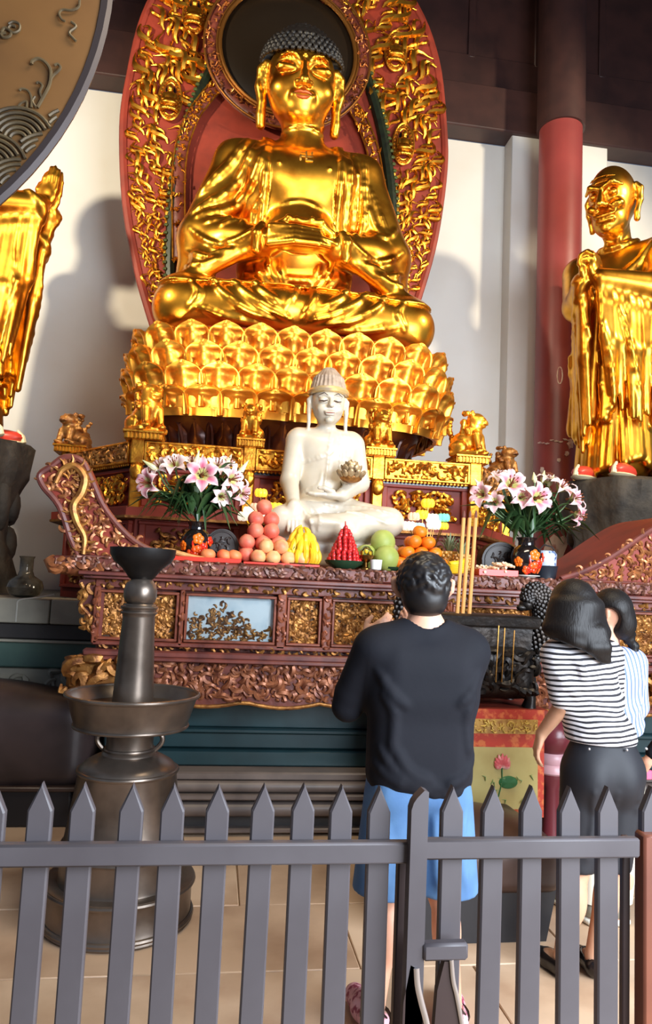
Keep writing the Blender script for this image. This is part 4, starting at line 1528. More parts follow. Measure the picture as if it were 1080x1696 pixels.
def arhat(name, label, loc, rot, praying, mir, seed):
    t = thing(name, label, 'statue', loc)
    g = random.Random(seed)
    S = SDF((-0.95, -1.10, 0.02), (0.95, 0.62, 3.62), 0.0165)
    lift = 0.08 if praying else -0.16
    # trunk under the robe
    S.cap((0, 0.02, 0.3), (0, 0.02, 1.6), 0.36, 0.33)
    S.ell((0, 0.03, 2.1), (0.42, 0.30, 0.60), 0.1)
    S.cap((-0.42, 0.06, 2.50), (0.42, 0.06, 2.50), 0.20, 0.20, 0.10)
    # pleats of the skirt and of the robe
    for n, z0, z1, ra, rb, rr, jit in ((30, 0.10, 1.0, 0.40, 0.36, 0.055, 0.06), (26, 0.55, 2.1, 0.46, 0.37, 0.062, 0.22)):
        for i in range(n):
            a = 2 * pi * (i + g.uniform(-.25, .25)) / n
            z = z0 + g.uniform(0, jit) + 0.10 * sin(a * 2)
            lean = g.uniform(-.10, .10)
            S.cap((ra * 1.05 * sin(a + lean), -ra * 0.88 * cos(a + lean), z), (rb * sin(a), -rb * 0.82 * cos(a), z1), rr * g.uniform(0.8, 1.2), rr * 0.7, 0.025)
    # arms and hanging sleeves
    for s in (-1, 1):
        sh, el, wr = (s * 0.48, 0.05, 2.50), (s * (0.36 if s == -mir else 0.52), -0.24, 2.08 + lift * .5), (s * 0.10, -0.72, 2.22 + lift)
        S.cap(sh, el, 0.19, 0.165, 0.08)
        S.cap(el, wr, 0.155, 0.095, 0.06)
        for i in range(8):
            f = i / 7
            p = [el[j] + (wr[j] - el[j]) * f for j in range(3)]
            zb = 1.15 - 0.75 * sin(pi * (0.25 + 0.5 * f)) + g.uniform(-.10, .06)
            if s == mir:
                zb += 0.25
            q = [p[0] + s * 0.05 * (1 - f) + 0.02 * sin(i * 2.1), p[1] + 0.10 * f + 0.025 * cos(i * 2.7) + 0.06, zb]
            ra = 0.155 + (0.095 - 0.155) * f
            w_ = g.uniform(0.93, 1.1)
            md2 = [(p[j] + q[j]) / 2 + g.uniform(-.012, .012) for j in range(3)]
            S.poly([(p[0], p[1], p[2] - ra * 0.55), (p[0] * 0.6 + md2[0] * 0.4, p[1] * 0.6 + md2[1] * 0.4, p[2] - ra - 0.12), md2, q], [0.060, 0.055 * w_, 0.056 * w_, 0.026 * w_], 0.035)
            if i < 7:
                S.cap((p[0] * .96, p[1] + .04, p[2] - 0.1), (q[0] * .96, q[1] + .05, q[2] + 0.12), 0.05, 0.03, 0.04)
        S.cap((wr[0] * 1.15, wr[1] + 0.08, wr[2] - 0.03), (wr[0] * 1.1, wr[1] + 0.10, wr[2] - 0.55), 0.075, 0.04, 0.04)
    # wrapped folds over chest and shoulder
    L = []
    for k in range(7):
        L.append([(mir * (0.44 - 0.02 * k), 2.62 - 0.03 * k), (mir * (0.22 - 0.05 * k), 2.32 - 0.05 * k), (-mir * (0.08 + 0.03 * k), 2.02 - 0.05 * k), (-mir * 0.30, 1.85 - 0.03 * k)])
    for k in range(4):
        L.append([(-mir * (0.40 - 0.06 * k), 2.66), (-mir * (0.30 - 0.05 * k), 2.35), (-mir * (0.18 - 0.03 * k), 2.05)])
    for k in range(5):
        L.append([(-0.40 + 0.16 * k, 1.75), (-0.38 + 0.18 * k, 1.3), (-0.42 + 0.2 * k, 0.85)])
    S.folds(L, 0.034, k=0.02)
    # collar
    S.poly([(0.19 * sin(a), 0.0 - 0.17 * cos(a), 2.70 - 0.08 * cos(a)) for a in np.linspace(-2.2, 2.2, 11)], 0.035, 0.02)
    # neck and head
    S.cap((0, 0.02, 2.55), (0, -0.06, 2.95), 0.15, 0.13, 0.05)
    H = (0, -0.12, 3.14)
    AR = rotm(radians(14), 0, 0)

    def h3(x, y, z):
        v = AR @ np.array([x, y, z + 0.25])
        return (H[0] + v[0] * 1.06, H[1] + v[1] * 1.06, H[2] - 0.25 + v[2] * 1.06)
    S.ell(h3(0, 0.02, 0.04), (0.245, 0.29, 0.34), 0.03, rot=AR)
    S.ell(h3(0, -0.10, -0.20), (0.19, 0.19, 0.20), 0.07, rot=AR)
    for s in (-1, 1):
        S.ell(h3(s * 0.10, -0.265, 0.035), (0.072, 0.05, 0.05), 0.03, 's', rot=AR)
        S.ell(h3(s * 0.10, -0.235, 0.03), (0.05, 0.045, 0.040), 0.01, rot=AR)
        S.poly([h3(s * 0.035, -0.285, 0.095), h3(s * 0.11, -0.275, 0.125), h3(s * 0.19, -0.20, 0.085)], [0.028, 0.03, 0.018], 0.03)
        S.ell(h3(s * 0.13, -0.215, -0.09), (0.072, 0.06, 0.055), 0.04, rot=AR)
        S.poly([h3(s * 0.06, -0.275, -0.085), h3(s * 0.115, -0.245, -0.14), h3(s * 0.12, -0.20, -0.215)], [0.012, 0.014, 0.01], 0.015)
        S.ell(h3(s * 0.042, -0.305, -0.085), 0.032, 0.015, rot=AR)
        S.poly([h3(s * 0.245, 0.03, 0.11), h3(s * 0.275, 0.045, 0.06), h3(s * 0.268, 0.03, -0.06), h3(s * 0.24, 0.0, -0.17), h3(s * 0.235, 0.0, -0.24)], [0.03, 0.036, 0.034, 0.03, 0.036], 0.02)
        S.poly([h3(s * 0.07, -0.245, 0.19), h3(s * 0.13, -0.22, 0.195)], 0.010, 0.012)
        S.cap((s * 0.06, -0.165, 2.68), (s * 0.12, -0.10, 2.88), 0.03, 0.03, 0.03)
    S.poly([h3(0, -0.275, 0.09), h3(0, -0.315, -0.01), h3(0, -0.35, -0.075)], [0.026, 0.032, 0.042], 0.02)
    S.poly([h3(x, -0.285 + 1.6 * x * x, -0.185 + 0.9 * x * x) for x in (-0.10, -0.05, 0, 0.05, 0.10)], 0.022, 0.012)
    S.poly([h3(x, -0.275 + 1.6 * x * x, -0.235 + 0.8 * x * x) for x in (-0.08, -0.04, 0, 0.04, 0.08)], 0.024, 0.012)
    S.poly([h3(x, -0.30 + 1.6 * x * x, -0.211 + 0.9 * x * x) for x in (-0.10, -0.05, 0, 0.05, 0.10)], 0.008, 0.005, 's')
    S.ell(h3(0, -0.225, -0.31), (0.075, 0.06, 0.055), 0.03, rot=AR)
    for k in range(2):
        S.poly([h3(x, -0.262 + 1.1 * x * x + 0.02 * k, 0.16 + 0.055 * k - 0.4 * x * x) for x in (-0.1, -0.05, 0, 0.05, 0.1)], 0.010, 0.012)
    # hands
    z0 = 2.24 + lift
    if praying:
        for s in (-1, 1):
            S.ell((s * 0.045, -0.76, z0 + 0.10), (0.04, 0.085, 0.11), 0.02)
            for k in range(4):
                a = -0.065 + 0.043 * k
                S.poly([(s * 0.042, -0.765 + a, z0 + 0.15), (s * 0.036, -0.775 + a * 1.05, z0 + 0.28 + 0.02 * (k in (1, 2))), (s * 0.024, -0.78 + a, z0 + 0.37 + 0.035 * (k in (1, 2)) - 0.03 * (k == 3))], [0.028, 0.025, 0.018], 0.008)
            S.poly([(s * 0.05, -0.69, z0 + 0.06), (s * 0.045, -0.655, z0 + 0.16), (s * 0.03, -0.66, z0 + 0.23)], [0.034, 0.028, 0.02], 0.01)
    else:
        for s in (-1, 1):
            S.ell((s * 0.048, -0.76, z0 + 0.08), (0.050, 0.105, 0.125), 0.02)
            S.ell((s * 0.02, -0.775, z0 + 0.165), (0.06, 0.095, 0.075), 0.01)
            for k in range(4):
                y = -0.685 - 0.047 * k + 0.012 * s
                S.poly([(s * 0.075, y, z0 + 0.13), (s * 0.050, y - 0.012, z0 + 0.215), (-s * 0.02, y - 0.020, z0 + 0.235), (-s * 0.085, y - 0.015, z0 + 0.185)], [0.030, 0.030, 0.027, 0.020], 0.008)
        for s in (-1, 1):
            S.poly([(s * 0.05, -0.70, z0 + 0.13), (s * 0.03, -0.74, z0 + 0.23), (s * 0.006, -0.80, z0 + 0.255)], [0.036, 0.03, 0.024], 0.01)
    S.build('body', GOLD2, t)
    bpy.data.objects  # (the mesh is local to the thing)
    m = MB()
    for s in (-1, 1):
        x = loc[0] + s * 0.20
        m.ell((x, loc[1] - 0.36, loc[2] + 0.075), (0.11, 0.25, 0.085), 16, 8)
    m.build('shoes', SHOE_R, t)
    m = MB()
    for s in (-1, 1):
        m.ell((loc[0] + s * 0.20, loc[1] - 0.36, loc[2] + 0.028), (0.118, 0.26, 0.030), 16, 6)
        m.tube([(loc[0] + s * 0.20, loc[1] - 0.60, loc[2] + 0.03), (loc[0] + s * 0.20, loc[1] - 0.585, loc[2] + 0.09), (loc[0] + s * 0.20, loc[1] - 0.53, loc[2] + 0.15)], [0.03, 0.025, 0.014], 8)
    m.build('shoe_soles', SHOE_W, t)
    t.rotation_euler = (0, 0, rot)
    # the SDF body was sculpted about the origin: undo the world shift
    for ch in KIDS[t.name]:
        if ch.name.startswith('body'):
            ch.data.transform(Matrix.Translation(Vector(loc)))
    return t


arhat('standing_disciple', 'golden standing monk statue with bald head and clasped hands on a dark stump', (4.24, 7.25, 2.82), radians(-52), False, 1, 3)
arhat('standing_disciple', 'golden robed statue with raised praying hands, head hidden by the hanging drum', (-2.56, 7.25, 2.80), radians(76), True, -1, 8)
stump((4.34, 7.25, 1.392), 0.66, 1.43, 5, 'dark gnarled wooden stump under the bald golden monk beside the red column')
stump((-2.52, 7.25, 1.392), 0.66, 1.41, 9, 'dark gnarled wooden stump under the praying golden statue at the far left')

# ================================================================== white stone Buddha on the table
wb = thing('white_buddha', 'white marble seated Buddha statue touching the ground, on the altar table', 'statue', (0.74, 5.15, TZ))
MARBLE = mat('white_marble', srgb(206, 194, 174), 0.30, 0.0, (srgb(192, 178, 156), 5, 4, 0.4, 0.75), (0.03, 20, 0.005), sss=0.15)
S = SDF((0.24, 4.74, 1.72), (1.40, 5.50, 3.16), 0.0068)
S.box((0.80, 5.18, 1.82), (0.46, 0.24, 0.10), 0.05)
S.ell((0.79, 5.14, 1.97), (0.44, 0.26, 0.10), 0.03)
S.ell((0.75, 5.22, 2.14), (0.26, 0.18, 0.17), 0.04)
S.ell((0.735, 5.22, 2.36), (0.19, 0.135, 0.26), 0.05)
S.ell((0.725, 5.21, 2.58), (0.215, 0.14, 0.16), 0.06)
S.cap((0.535, 5.21, 2.665), (0.915, 5.21, 2.665), 0.085, 0.085, 0.06)
# thighs and shins
S.cap((0.84, 5.18, 2.13), (1.18, 5.0, 2.07), 0.125, 0.10, 0.05)
S.cap((1.18, 5.0, 2.07), (0.68, 4.90, 2.02), 0.10, 0.07, 0.04)
S.cap((0.66, 5.18, 2.13), (0.42, 4.98, 2.05), 0.125, 0.095, 0.05)
S.cap((0.42, 4.98, 2.03), (0.9, 4.89, 1.98), 0.09, 0.065, 0.04)
S.ell((0.70, 4.86, 2.035), (0.13, 0.05, 0.04), 0.02)
# arms
S.cap((0.515, 5.20, 2.64), (0.475, 5.14, 2.34), 0.077, 0.066, 0.03)
S.cap((0.475, 5.14, 2.34), (0.495, 4.97, 2.16), 0.066, 0.046, 0.02)
S.ell((0.497, 4.925, 2.11), (0.055, 0.035, 0.075), 0.02)
for k in range(4):
    x = 0.458 + 0.026 * k
    S.poly([(x, 4.915, 2.08), (x, 4.888, 2.03), (x, 4.875, 1.95 + 0.012 * (k in (0, 3)))], [0.0155, 0.014, 0.011], 0.005)
S.poly([(0.545, 4.94, 2.13), (0.572, 4.915, 2.08), (0.575, 4.905, 2.03)], [0.02, 0.017, 0.013], 0.008)
S.cap((0.945, 5.20, 2.64), (0.985, 5.14, 2.36), 0.080, 0.070, 0.03)
S.cap((0.985, 5.14, 2.36), (0.84, 4.99, 2.245), 0.068, 0.050, 0.03)
S.ell((0.755, 4.965, 2.232), (0.085, 0.052, 0.028), 0.02)
for k in range(4):
    S.poly([(0.70, 4.93 + 0.022 * k, 2.235), (0.635, 4.93 + 0.022 * k, 2.232), (0.585 + 0.01 * (k in (0, 3)), 4.935 + 0.022 * k, 2.238)], [0.016, 0.0145, 0.011], 0.005)
S.poly([(0.76, 4.93, 2.255), (0.70, 4.915, 2.275), (0.66, 4.92, 2.275)], [0.02, 0.017, 0.012], 0.008)
# neck and head
S.cap((0.73, 5.20, 2.70), (0.73, 5.17, 2.82), 0.068, 0.064, 0.03)
w3 = lambda x, y, z: (0.73 + x, 5.15 + y, 2.925 + z)
S.ell(w3(0, 0, 0.01), (0.122, 0.135, 0.152), 0.01)
S.ell(w3(0, -0.035, -0.075), (0.094, 0.09, 0.085), 0.03)
for s in (-1, 1):
    S.ell(w3(s * 0.05, -0.132, 0.002), (0.034, 0.02, 0.02), 0.012, 's')
    S.ell(w3(s * 0.05, -0.112, 0.0), (0.032, 0.026, 0.021), 0.005)
    S.poly([w3(s * 0.018, -0.132, 0.028), w3(s * 0.05, -0.130, 0.043), w3(s * 0.085, -0.108, 0.028)], 0.007, 0.01)
    S.ell(w3(s * 0.055, -0.095, -0.062), (0.04, 0.035, 0.035), 0.02)
    S.ell(w3(s * 0.015, -0.145, -0.048), 0.012, 0.008)
    S.poly([w3(s * 0.126, 0.0, 0.045), w3(s * 0.140, 0.004, 0.02), w3(s * 0.138, 0.0, -0.06), w3(s * 0.135, 0.0, -0.15), w3(s * 0.138, 0.0, -0.205)], [0.014, 0.017, 0.016, 0.013, 0.014], 0.01)
S.poly([w3(0, -0.128, 0.03), w3(0, -0.150, -0.02), w3(0, -0.163, -0.045)], [0.009, 0.012, 0.016], 0.01)
S.poly([w3(x, -0.134 + 1.5 * x * x, -0.088 + 0.9 * x * x) for x in (-0.034, -0.015, 0, 0.015, 0.034)], 0.009, 0.006)
S.poly([w3(x, -0.131 + 1.5 * x * x, -0.104 + 0.9 * x * x) for x in (-0.026, -0.012, 0, 0.012, 0.026)], 0.010, 0.006)
S.ell(w3(0, -0.10, -0.142), (0.032, 0.03, 0.024), 0.015)
# robe edges and pleats over one shoulder
S.folds([[(0.775, 2.71), (0.76, 2.6), (0.68, 2.53), (0.55, 2.49)], [(0.785, 2.70), (0.775, 2.58), (0.69, 2.515), (0.55, 2.475)], [(0.76, 2.72), (0.74, 2.6), (0.735, 2.45), (0.72, 2.30)]], 0.010, k=0.008)
S.folds([[(x, 2.72), (x + 0.015, 2.55), (x + 0.005, 2.32)] for x in (0.815, 0.845, 0.872, 0.898)], 0.0145, k=0.008)
S.folds([[(0.70, 2.42), (0.68, 2.32), (0.58, 2.27)], [(0.62, 2.20), (0.8, 2.17), (1.0, 2.16), (1.2, 2.12)], [(0.72, 2.12), (0.95, 2.11), (1.15, 2.05)], [(0.60, 2.18), (0.66, 2.08), (0.66, 1.98)], [(0.55, 2.14), (0.60, 2.04), (0.63, 1.96)]], 0.012, k=0.01)
S.build('body', MARBLE, wb)
m = MB()
for s in (-1, 1):
    m.tube([w3(s * 0.022, -0.142, -0.006), w3(s * 0.05, -0.139, -0.014), w3(s * 0.078, -0.122, -0.006)], [0.0035, 0.0055, 0.0025], 6)
    m.tube([w3(s * 0.02, -0.137, 0.030), w3(s * 0.05, -0.139, 0.047), w3(s * 0.088, -0.112, 0.030)], [0.002, 0.004, 0.002], 6)
m.build('eye_lines', mat('eye_line_ink', srgb(70, 56, 48), 0.6), wb)
m = MB()
m.tube([w3(x, -0.144 + 1.5 * x * x, -0.096 + 0.9 * x * x) for x in (-0.032, -0.015, 0, 0.015, 0.032)], [0.002, 0.004, 0.005, 0.004, 0.002], 6)
m.build('lip_line', mat('lip_line_red', srgb(150, 88, 76), 0.5), wb)
S = SDF((0.56, 4.98, 2.94), (0.90, 5.34, 3.24), 0.006)
S.ell(w3(0, 0.02, 0.075), (0.136, 0.142, 0.125))
S.ell(w3(0, 0.02, 0.185), (0.105, 0.105, 0.055), 0.05)
S.ell(w3(0, 0.02, 0.235), (0.055, 0.055, 0.045), 0.04)
S.box(w3(0, 0, -0.2), (0.3, 0.3, 0.288), 0.01, 0.01, 's')
for k in range(14):
    a = -1.6 + 3.2 * k / 13
    S.poly([w3(0.134 * sin(a), 0.02 - 0.14 * cos(a), 0.10), w3(0.11 * sin(a), 0.02 - 0.11 * cos(a), 0.19), w3(0.04 * sin(a), 0.02 - 0.04 * cos(a), 0.265)], 0.006, 0.008)
S.build('hair_cap', mat('grey_hair_stone', srgb(170, 150, 132), 0.5, 0.0, (srgb(140, 120, 104), 20, 3, 0.4, 0.7)), wb)
m = MB()
m.tube([w3(0.130 * sin(a), 0.01 - 0.140 * cos(a), 0.082) for a in np.linspace(-1.75, 1.75, 21)], 0.024, 8, flat=((0, 0, 1), 1.0))
m.build('head_band', mat('pale_gold_band', srgb(222, 190, 128), 0.3, 0.4, (srgb(196, 176, 150), 12, 3, 0.45, 0.6)), wb)

wb.location = (0.765, 5.32, TZ - 0.012)
wb.scale = (1.035,) * 3
# carved flower ball resting on its lap
fb = thing('carved_flower', 'small gold grey carved lotus flower resting in the white statue\'s lap', 'flower', (0.915, 5.11, 2.37))
m = MB()
g = random.Random(8)
base = np.array([0.915, 5.10, 2.41])
for ring, (n, r, z, t) in enumerate(((11, 0.088, -0.012, 0.5), (9, 0.062, 0.024, 0.9), (6, 0.034, 0.05, 1.2), (1, 0.0, 0.065, 1.5))):
    for i in range(n):
        a = 2 * pi * (i + 0.5 * ring) / n
        m.ell(base + np.array([r * cos(a), r * 0.8 * sin(a), z]), (0.026, 0.012, 0.034), 8, 6, rot=rotm(0, 0, a + pi / 2) @ rotm(0.9 - 0.5 * t, 0, 0))
m.build('petals', mat('flower_dull_gold', srgb(196, 166, 122), 0.4, 0.3, (srgb(96, 74, 52), 25, 3, 0.4, 0.7)), fb)
MB().ell(base + np.array([0, 0.01, -0.03]), (0.085, 0.07, 0.045), 12, 8).build('flower_base', GOLDD, fb)

# ================================================================== hanging drum, upper left
DC = P(-479, -123, 3.60)
DE = P(130, 180, 3.60)
DR = (DE - DC).length
dm = thing('hanging_drum', 'huge brown drum with wave and cloud pattern and dark rim, hanging at the upper left', 'drum', tuple(DC))
DRUMM = mat('drum_skin', srgb(112, 78, 40), 0.55, 0.1, (srgb(92, 62, 32), 1.6, 4, 0.35, 0.75), (0.1, 6, 0.01))
RIMM = mat('drum_rim_iron', srgb(64, 56, 57), 0.5, 0.2)
MB().lathe([(0, 0.0), (DR - 0.045, 0.0), (DR - 0.045, 0.05), (0, 0.05)], tuple(DC), 96, rot=rotm(-pi / 2)).build('drum_head', DRUMM, dm)
MB().lathe([(DR - 0.055, -0.010), (DR - 0.02, -0.020), (DR, 0.0), (DR - 0.01, 0.03), (DR - 0.12, 0.08), (DR - 0.42, 0.16), (0, 0.18)], tuple(DC), 96, rot=rotm(-pi / 2), caps=False).build('drum_rim', RIMM, dm)
WAVEM = mat('wave_relief', srgb(94, 80, 56), 0.5, 0.2, (srgb(58, 48, 36), 10, 3, 0.4, 0.7))
m = MB()
wy = 3.585
u0 = (P(100, 200, wy) - P(0, 200, wy)).length / 100      # metres per pixel there
cents = []
rows_y = [(232, 0), (275, 1), (318, 0), (361, 1), (404, 0)]
for y, od in rows_y[::-1]:
    for i in range(-3, 4):
        cents.append((30 + i * 92 + od * 46, y))
cents.reverse()
for ci, (px_, py_) in enumerate(cents):
    c = P(px_, py_, wy)
    for k in range(6):
        rr = u0 * (14 + k * 9)
        seg = []
        for a in np.linspace(0.02, pi - 0.02, 19):
            q = Vector((c.x + rr * cos(a), wy, c.z + rr * sin(a)))
            hid = any((q.x - P(*cents[j], wy).x) ** 2 + (q.z - P(*cents[j], wy).z) ** 2 < (u0 * 60) ** 2 and P(*cents[j], wy).z < c.z - 0.02 for j in range(len(cents)))
            if hid or hypot(q.x - DC.x, q.z - DC.z) > DR - 0.06:
                if len(seg) > 1:
                    m.tube(seg, u0 * 3.2, 6)
                seg = []
            else:
                seg.append(tuple(q))
        if len(seg) > 1:
            m.tube(seg, u0 * 3.2, 6)
o = m.build('wave_relief', WAVEM, dm)
o['kind'] = 'stuff'
m = MB()
for ln, r in [([(62, 178), (72, 160), (82, 140), (84, 118), (76, 104), (64, 97), (54, 101), (52, 106)], 3.0), ([(78, 150), (86, 128), (96, 118), (100, 112), (96, 106), (90, 108)], 2.4),
              ([(70, 165), (66, 152), (70, 142), (64, 136), (60, 138)], 2.2), ([(60, 178), (54, 168), (58, 160)], 2.2), ([(52, 178), (52, 162), (46, 150), (36, 147), (32, 150)], 2.2), ([(44, 178), (44, 168), (36, 170), (30, 176)], 2.0),
              ([(132, 0), (130, 12), (118, 17), (104, 16), (98, 22), (102, 32), (108, 35)], 2.2), ([(118, 36), (126, 44), (115, 54), (122, 64), (126, 68)], 2.4)]:
    c = [tuple(P(x, y, wy)) for x, y in ln]
    m.tube(catmull(c, 4), u0 * r, 6)
for ln in [[(14, 40), (22, 36), (32, 40), (32, 50), (22, 54), (14, 48), (18, 42), (26, 44)], [(2, 54), (8, 46), (18, 52), (16, 60), (6, 62), (2, 56), (10, 54)]]:
    m.tube(catmull([tuple(P(x, y, wy)) for x, y in ln], 4), u0 * 2.4, 6)
m.build('cloud_relief', WAVEM, dm)
m = MB()
for dx in (-0.8, 0.8):
    m.tube([(DC.x + dx, 3.74, DC.z + 1.5), (DC.x + dx, 3.74, 10.5)], 0.035, 8)
m.build('hanging_rods', RIMM, dm)

# ================================================================== offerings on the altar table
ZT = TZ


def on(px_, Y, py_=930):
    return (P(px_, py_, Y).x, Y, ZT)


PEACH = mat('peach_skin', srgb(226, 128, 98), 0.5, 0.0, (srgb(200, 74, 62), 9, 3, 0.4, 0.7), sss=0.1)
PEACH2 = mat('pale_peach_skin', srgb(236, 176, 118), 0.5, 0.0, (srgb(222, 118, 84), 9, 3, 0.45, 0.7), sss=0.1)
ORANGE = mat('mandarin_skin', srgb(240, 132, 22), 0.42, 0.0, (srgb(226, 104, 14), 12, 3, 0.4, 0.7), (0.15, 90, 0.003))
YELLOW = mat('citron_yellow', srgb(236, 192, 32), 0.42, 0.0, (srgb(214, 150, 24), 7, 3, 0.45, 0.75))
GREENF = mat('pomelo_green', srgb(176, 184, 96), 0.5, 0.0, (srgb(146, 160, 74), 6, 3, 0.4, 0.7), (0.1, 80, 0.003))
REDF = mat('berry_red', srgb(196, 34, 36), 0.3, 0.0, (srgb(160, 24, 28), 20, 2, 0.4, 0.7))
TRAY = mat('red_plastic_tray', srgb(206, 52, 30), 0.35)
DKGREEN = mat('green_glazed_bowl', srgb(38, 66, 44), 0.25)
LEAFG = mat('lily_leaf_green', srgb(58, 88, 48), 0.4, 0.0, (srgb(38, 62, 34), 9, 3, 0.4, 0.7))
STEMG = mat('stem_green', srgb(82, 108, 60), 0.5)
PINEM = mat('pineapple_skin', srgb(206, 152, 60), 0.5, 0.0, (srgb(150, 98, 38), 30, 3, 0.4, 0.7))
SLATE = mat('dark_carved_slate', srgb(52, 42, 38), 0.5, 0.0, (srgb(38, 30, 28), 8, 3, 0.4, 0.7))


def dish(name, label, cat, x, Y, r, h, m, group=None):
    o = MB().lathe([(r * .5, 0), (r * .55, 0.004), (r * .9, h * .6), (r, h), (r * .96, h), (r * .84, h * .62), (r * .5, h * .25), (0.001, h * .22)], (x, Y, ZT), 32).build(name, m, base=(x, Y, ZT))
    return tag(o, label, cat, group)


def tray(label, x0, x1, Y0, Y1, h=0.03):
    x, Y = (x0 + x1) / 2, (Y0 + Y1) / 2
    m = MB().box((x, Y, ZT + 0.006), (x1 - x0, Y1 - Y0, 0.012), 0.004)
    for s in (-1, 1):
        m.box((x, Y + s * (Y1 - Y0) / 2, ZT + h / 2), (x1 - x0 + 0.01, 0.008, h), 0.003)
        m.box((x + s * (x1 - x0) / 2, Y, ZT + h / 2), (0.008, Y1 - Y0, h), 0.003)
    return tag(m.build('fruit_tray', TRAY, base=(x, Y, ZT)), label, 'tray')


def fruitmesh(r, sq=0.92, dim=0.12, crease=False):
    prof = []
    for i in range(13):
        t = -pi / 2 + pi * i / 12
        z = r * sq * sin(t)
        if i >= 11:
            z -= r * dim * (i - 10) / 2
        prof.append((max(1e-5, r * cos(t)), z))
    m = MB().lathe(prof, (0, 0, 0), 18)
    if crease:
        V = m.v[0]
        V[:, 2] += 0.10 * r * (V[:, 2] > 0.8 * r * sq)
        a = np.arctan2(V[:, 1], V[:, 0])
        V *= (1 - 0.06 * np.exp(-((a + pi / 2 - 0.4) / 0.25) ** 2))[:, None]
    return m


def fruit_pile(name, label, cat, group, protos, spots, names=None):
    """protos: meshes as finished objects; spots: (x, y, z) centres"""
    g = random.Random(len(spots) + len(name))
    for i, p in enumerate(spots):
        base = protos[i % len(protos)]
        if base[1]:
            o = dup(base[0])
        else:
            o, base[1] = base[0], True
        o.location = p
        o.rotation_euler = (g.uniform(-.4, .4), g.uniform(-.4, .4), g.uniform(0, 6))
        tag(o, label if names is None else label + ', ' + names[i], cat, group)


ORD = ('leftmost', 'second from left', 'third from left', 'rightmost')
LAYER = ('bottom layer', 'second layer up', 'third layer up', 'fourth layer up', 'topmost')


def pile_names(rows):
    out = []
    for k, (n, dpt) in enumerate(rows):
        for d in range(dpt):
            for i in range(n):
                w = [LAYER[k] if k < len(rows) - 1 else 'topmost of the pile']
                if dpt > 1:
                    w.append('front row' if d == 0 else 'back row')
                if n > 1:
                    w.append('rightmost' if i == n - 1 else ORD[i])
                out.append(' '.join(w))
    return out


def pyramid(x, Y, r, rows, back=True):
    out = []
    z = ZT + r + 0.012
    for n, dpt in rows:
        for d in range(dpt):
            for i in range(n):
                out.append((x + (i - (n - 1) / 2) * r * 1.96, Y + (d - (dpt - 1) / 2) * r * 1.9, z))
        z += r * 1.52
    return out


# pile of peaches and paler peaches in front
pr = [[fruitmesh(0.056, crease=True).build('peach', PEACH, base=(0, 0, 0)), False]]
px0 = on(433, 4.94)
dish('fruit_plate', 'dark plate under the pile of peaches', 'plate', px0[0], 4.94, 0.17, 0.02, DKGREEN)
PR = [(3, 2), (3, 2), (2, 2), (2, 1), (1, 1)]
fruit_pile('peach', 'pink peach of the tall pile', 'peach', 'peaches in the tall pile', pr, pyramid(px0[0], 4.94, 0.054, PR), pile_names(PR))
pr = [[fruitmesh(0.052, crease=True).build('peach', PEACH2, base=(0, 0, 0)), False]]
a = on(452, 4.84)
fruit_pile('peach', 'pale yellow pink peach in front of the tall pile', 'peach', 'pale peaches in front', pr,
           [(a[0] + dx, 4.83 + dy, ZT + 0.05 + dz) for dx, dy, dz in ((-0.10, 0, 0), (0, 0.0, 0), (0.10, 0, 0), (0.19, 0.0, 0), (-0.05, 0.01, 0.075), (0.05, 0.01, 0.075))],
           ['lower left', 'lower middle', 'lower right', 'far right', 'upper left', 'upper right'])
# tray with round red peaches, bread sticks at the left
tray('red tray of apricots and dried sweets at the left of the altar', on(284, 4.85)[0], on(398, 4.85)[0], 4.78, 4.96)
pr = [[fruitmesh(0.05, 0.8).build('apricot', mat('apricot_skin', srgb(240, 140, 84), 0.5, 0, (srgb(226, 96, 60), 8, 3, 0.4, 0.7)), base=(0, 0, 0)), False]]
fruit_pile('apricot', 'orange apricot on the red tray before the red flowered vase', 'apricot', 'apricots on the left red tray', pr,
           [(on(x, 4.84)[0], 4.84, ZT + 0.05) for x in (344, 371, 388)], ['leftmost', 'middle one', 'rightmost'])
SWEET = mat('dried_sweet', srgb(226, 170, 104), 0.6, 0, (srgb(198, 120, 70), 9, 3, 0.4, 0.7))
for k in range(5):
    x, Y = on(286 + 8 * k, 4.83)[0], 4.82 + 0.02 * (k % 2)
    o = MB().tube([(x - 0.07, Y + 0.02, ZT + 0.065 - 0.008 * k), (x, Y, ZT + 0.058 - 0.008 * k), (x + 0.08, Y - 0.01, ZT + 0.036 - 0.003 * k)], [0.012, 0.018, 0.010], 8).build('dried_sweet', SWEET, base=(x, Y, ZT))
    tag(o, 'pale dried sweet strip heaped on the left end of the red tray', 'sweet', 'dried sweet strips')
tray('long red tray under the pale peaches', on(404, 4.85)[0], on(526, 4.85)[0], 4.77, 4.90, 0.016)

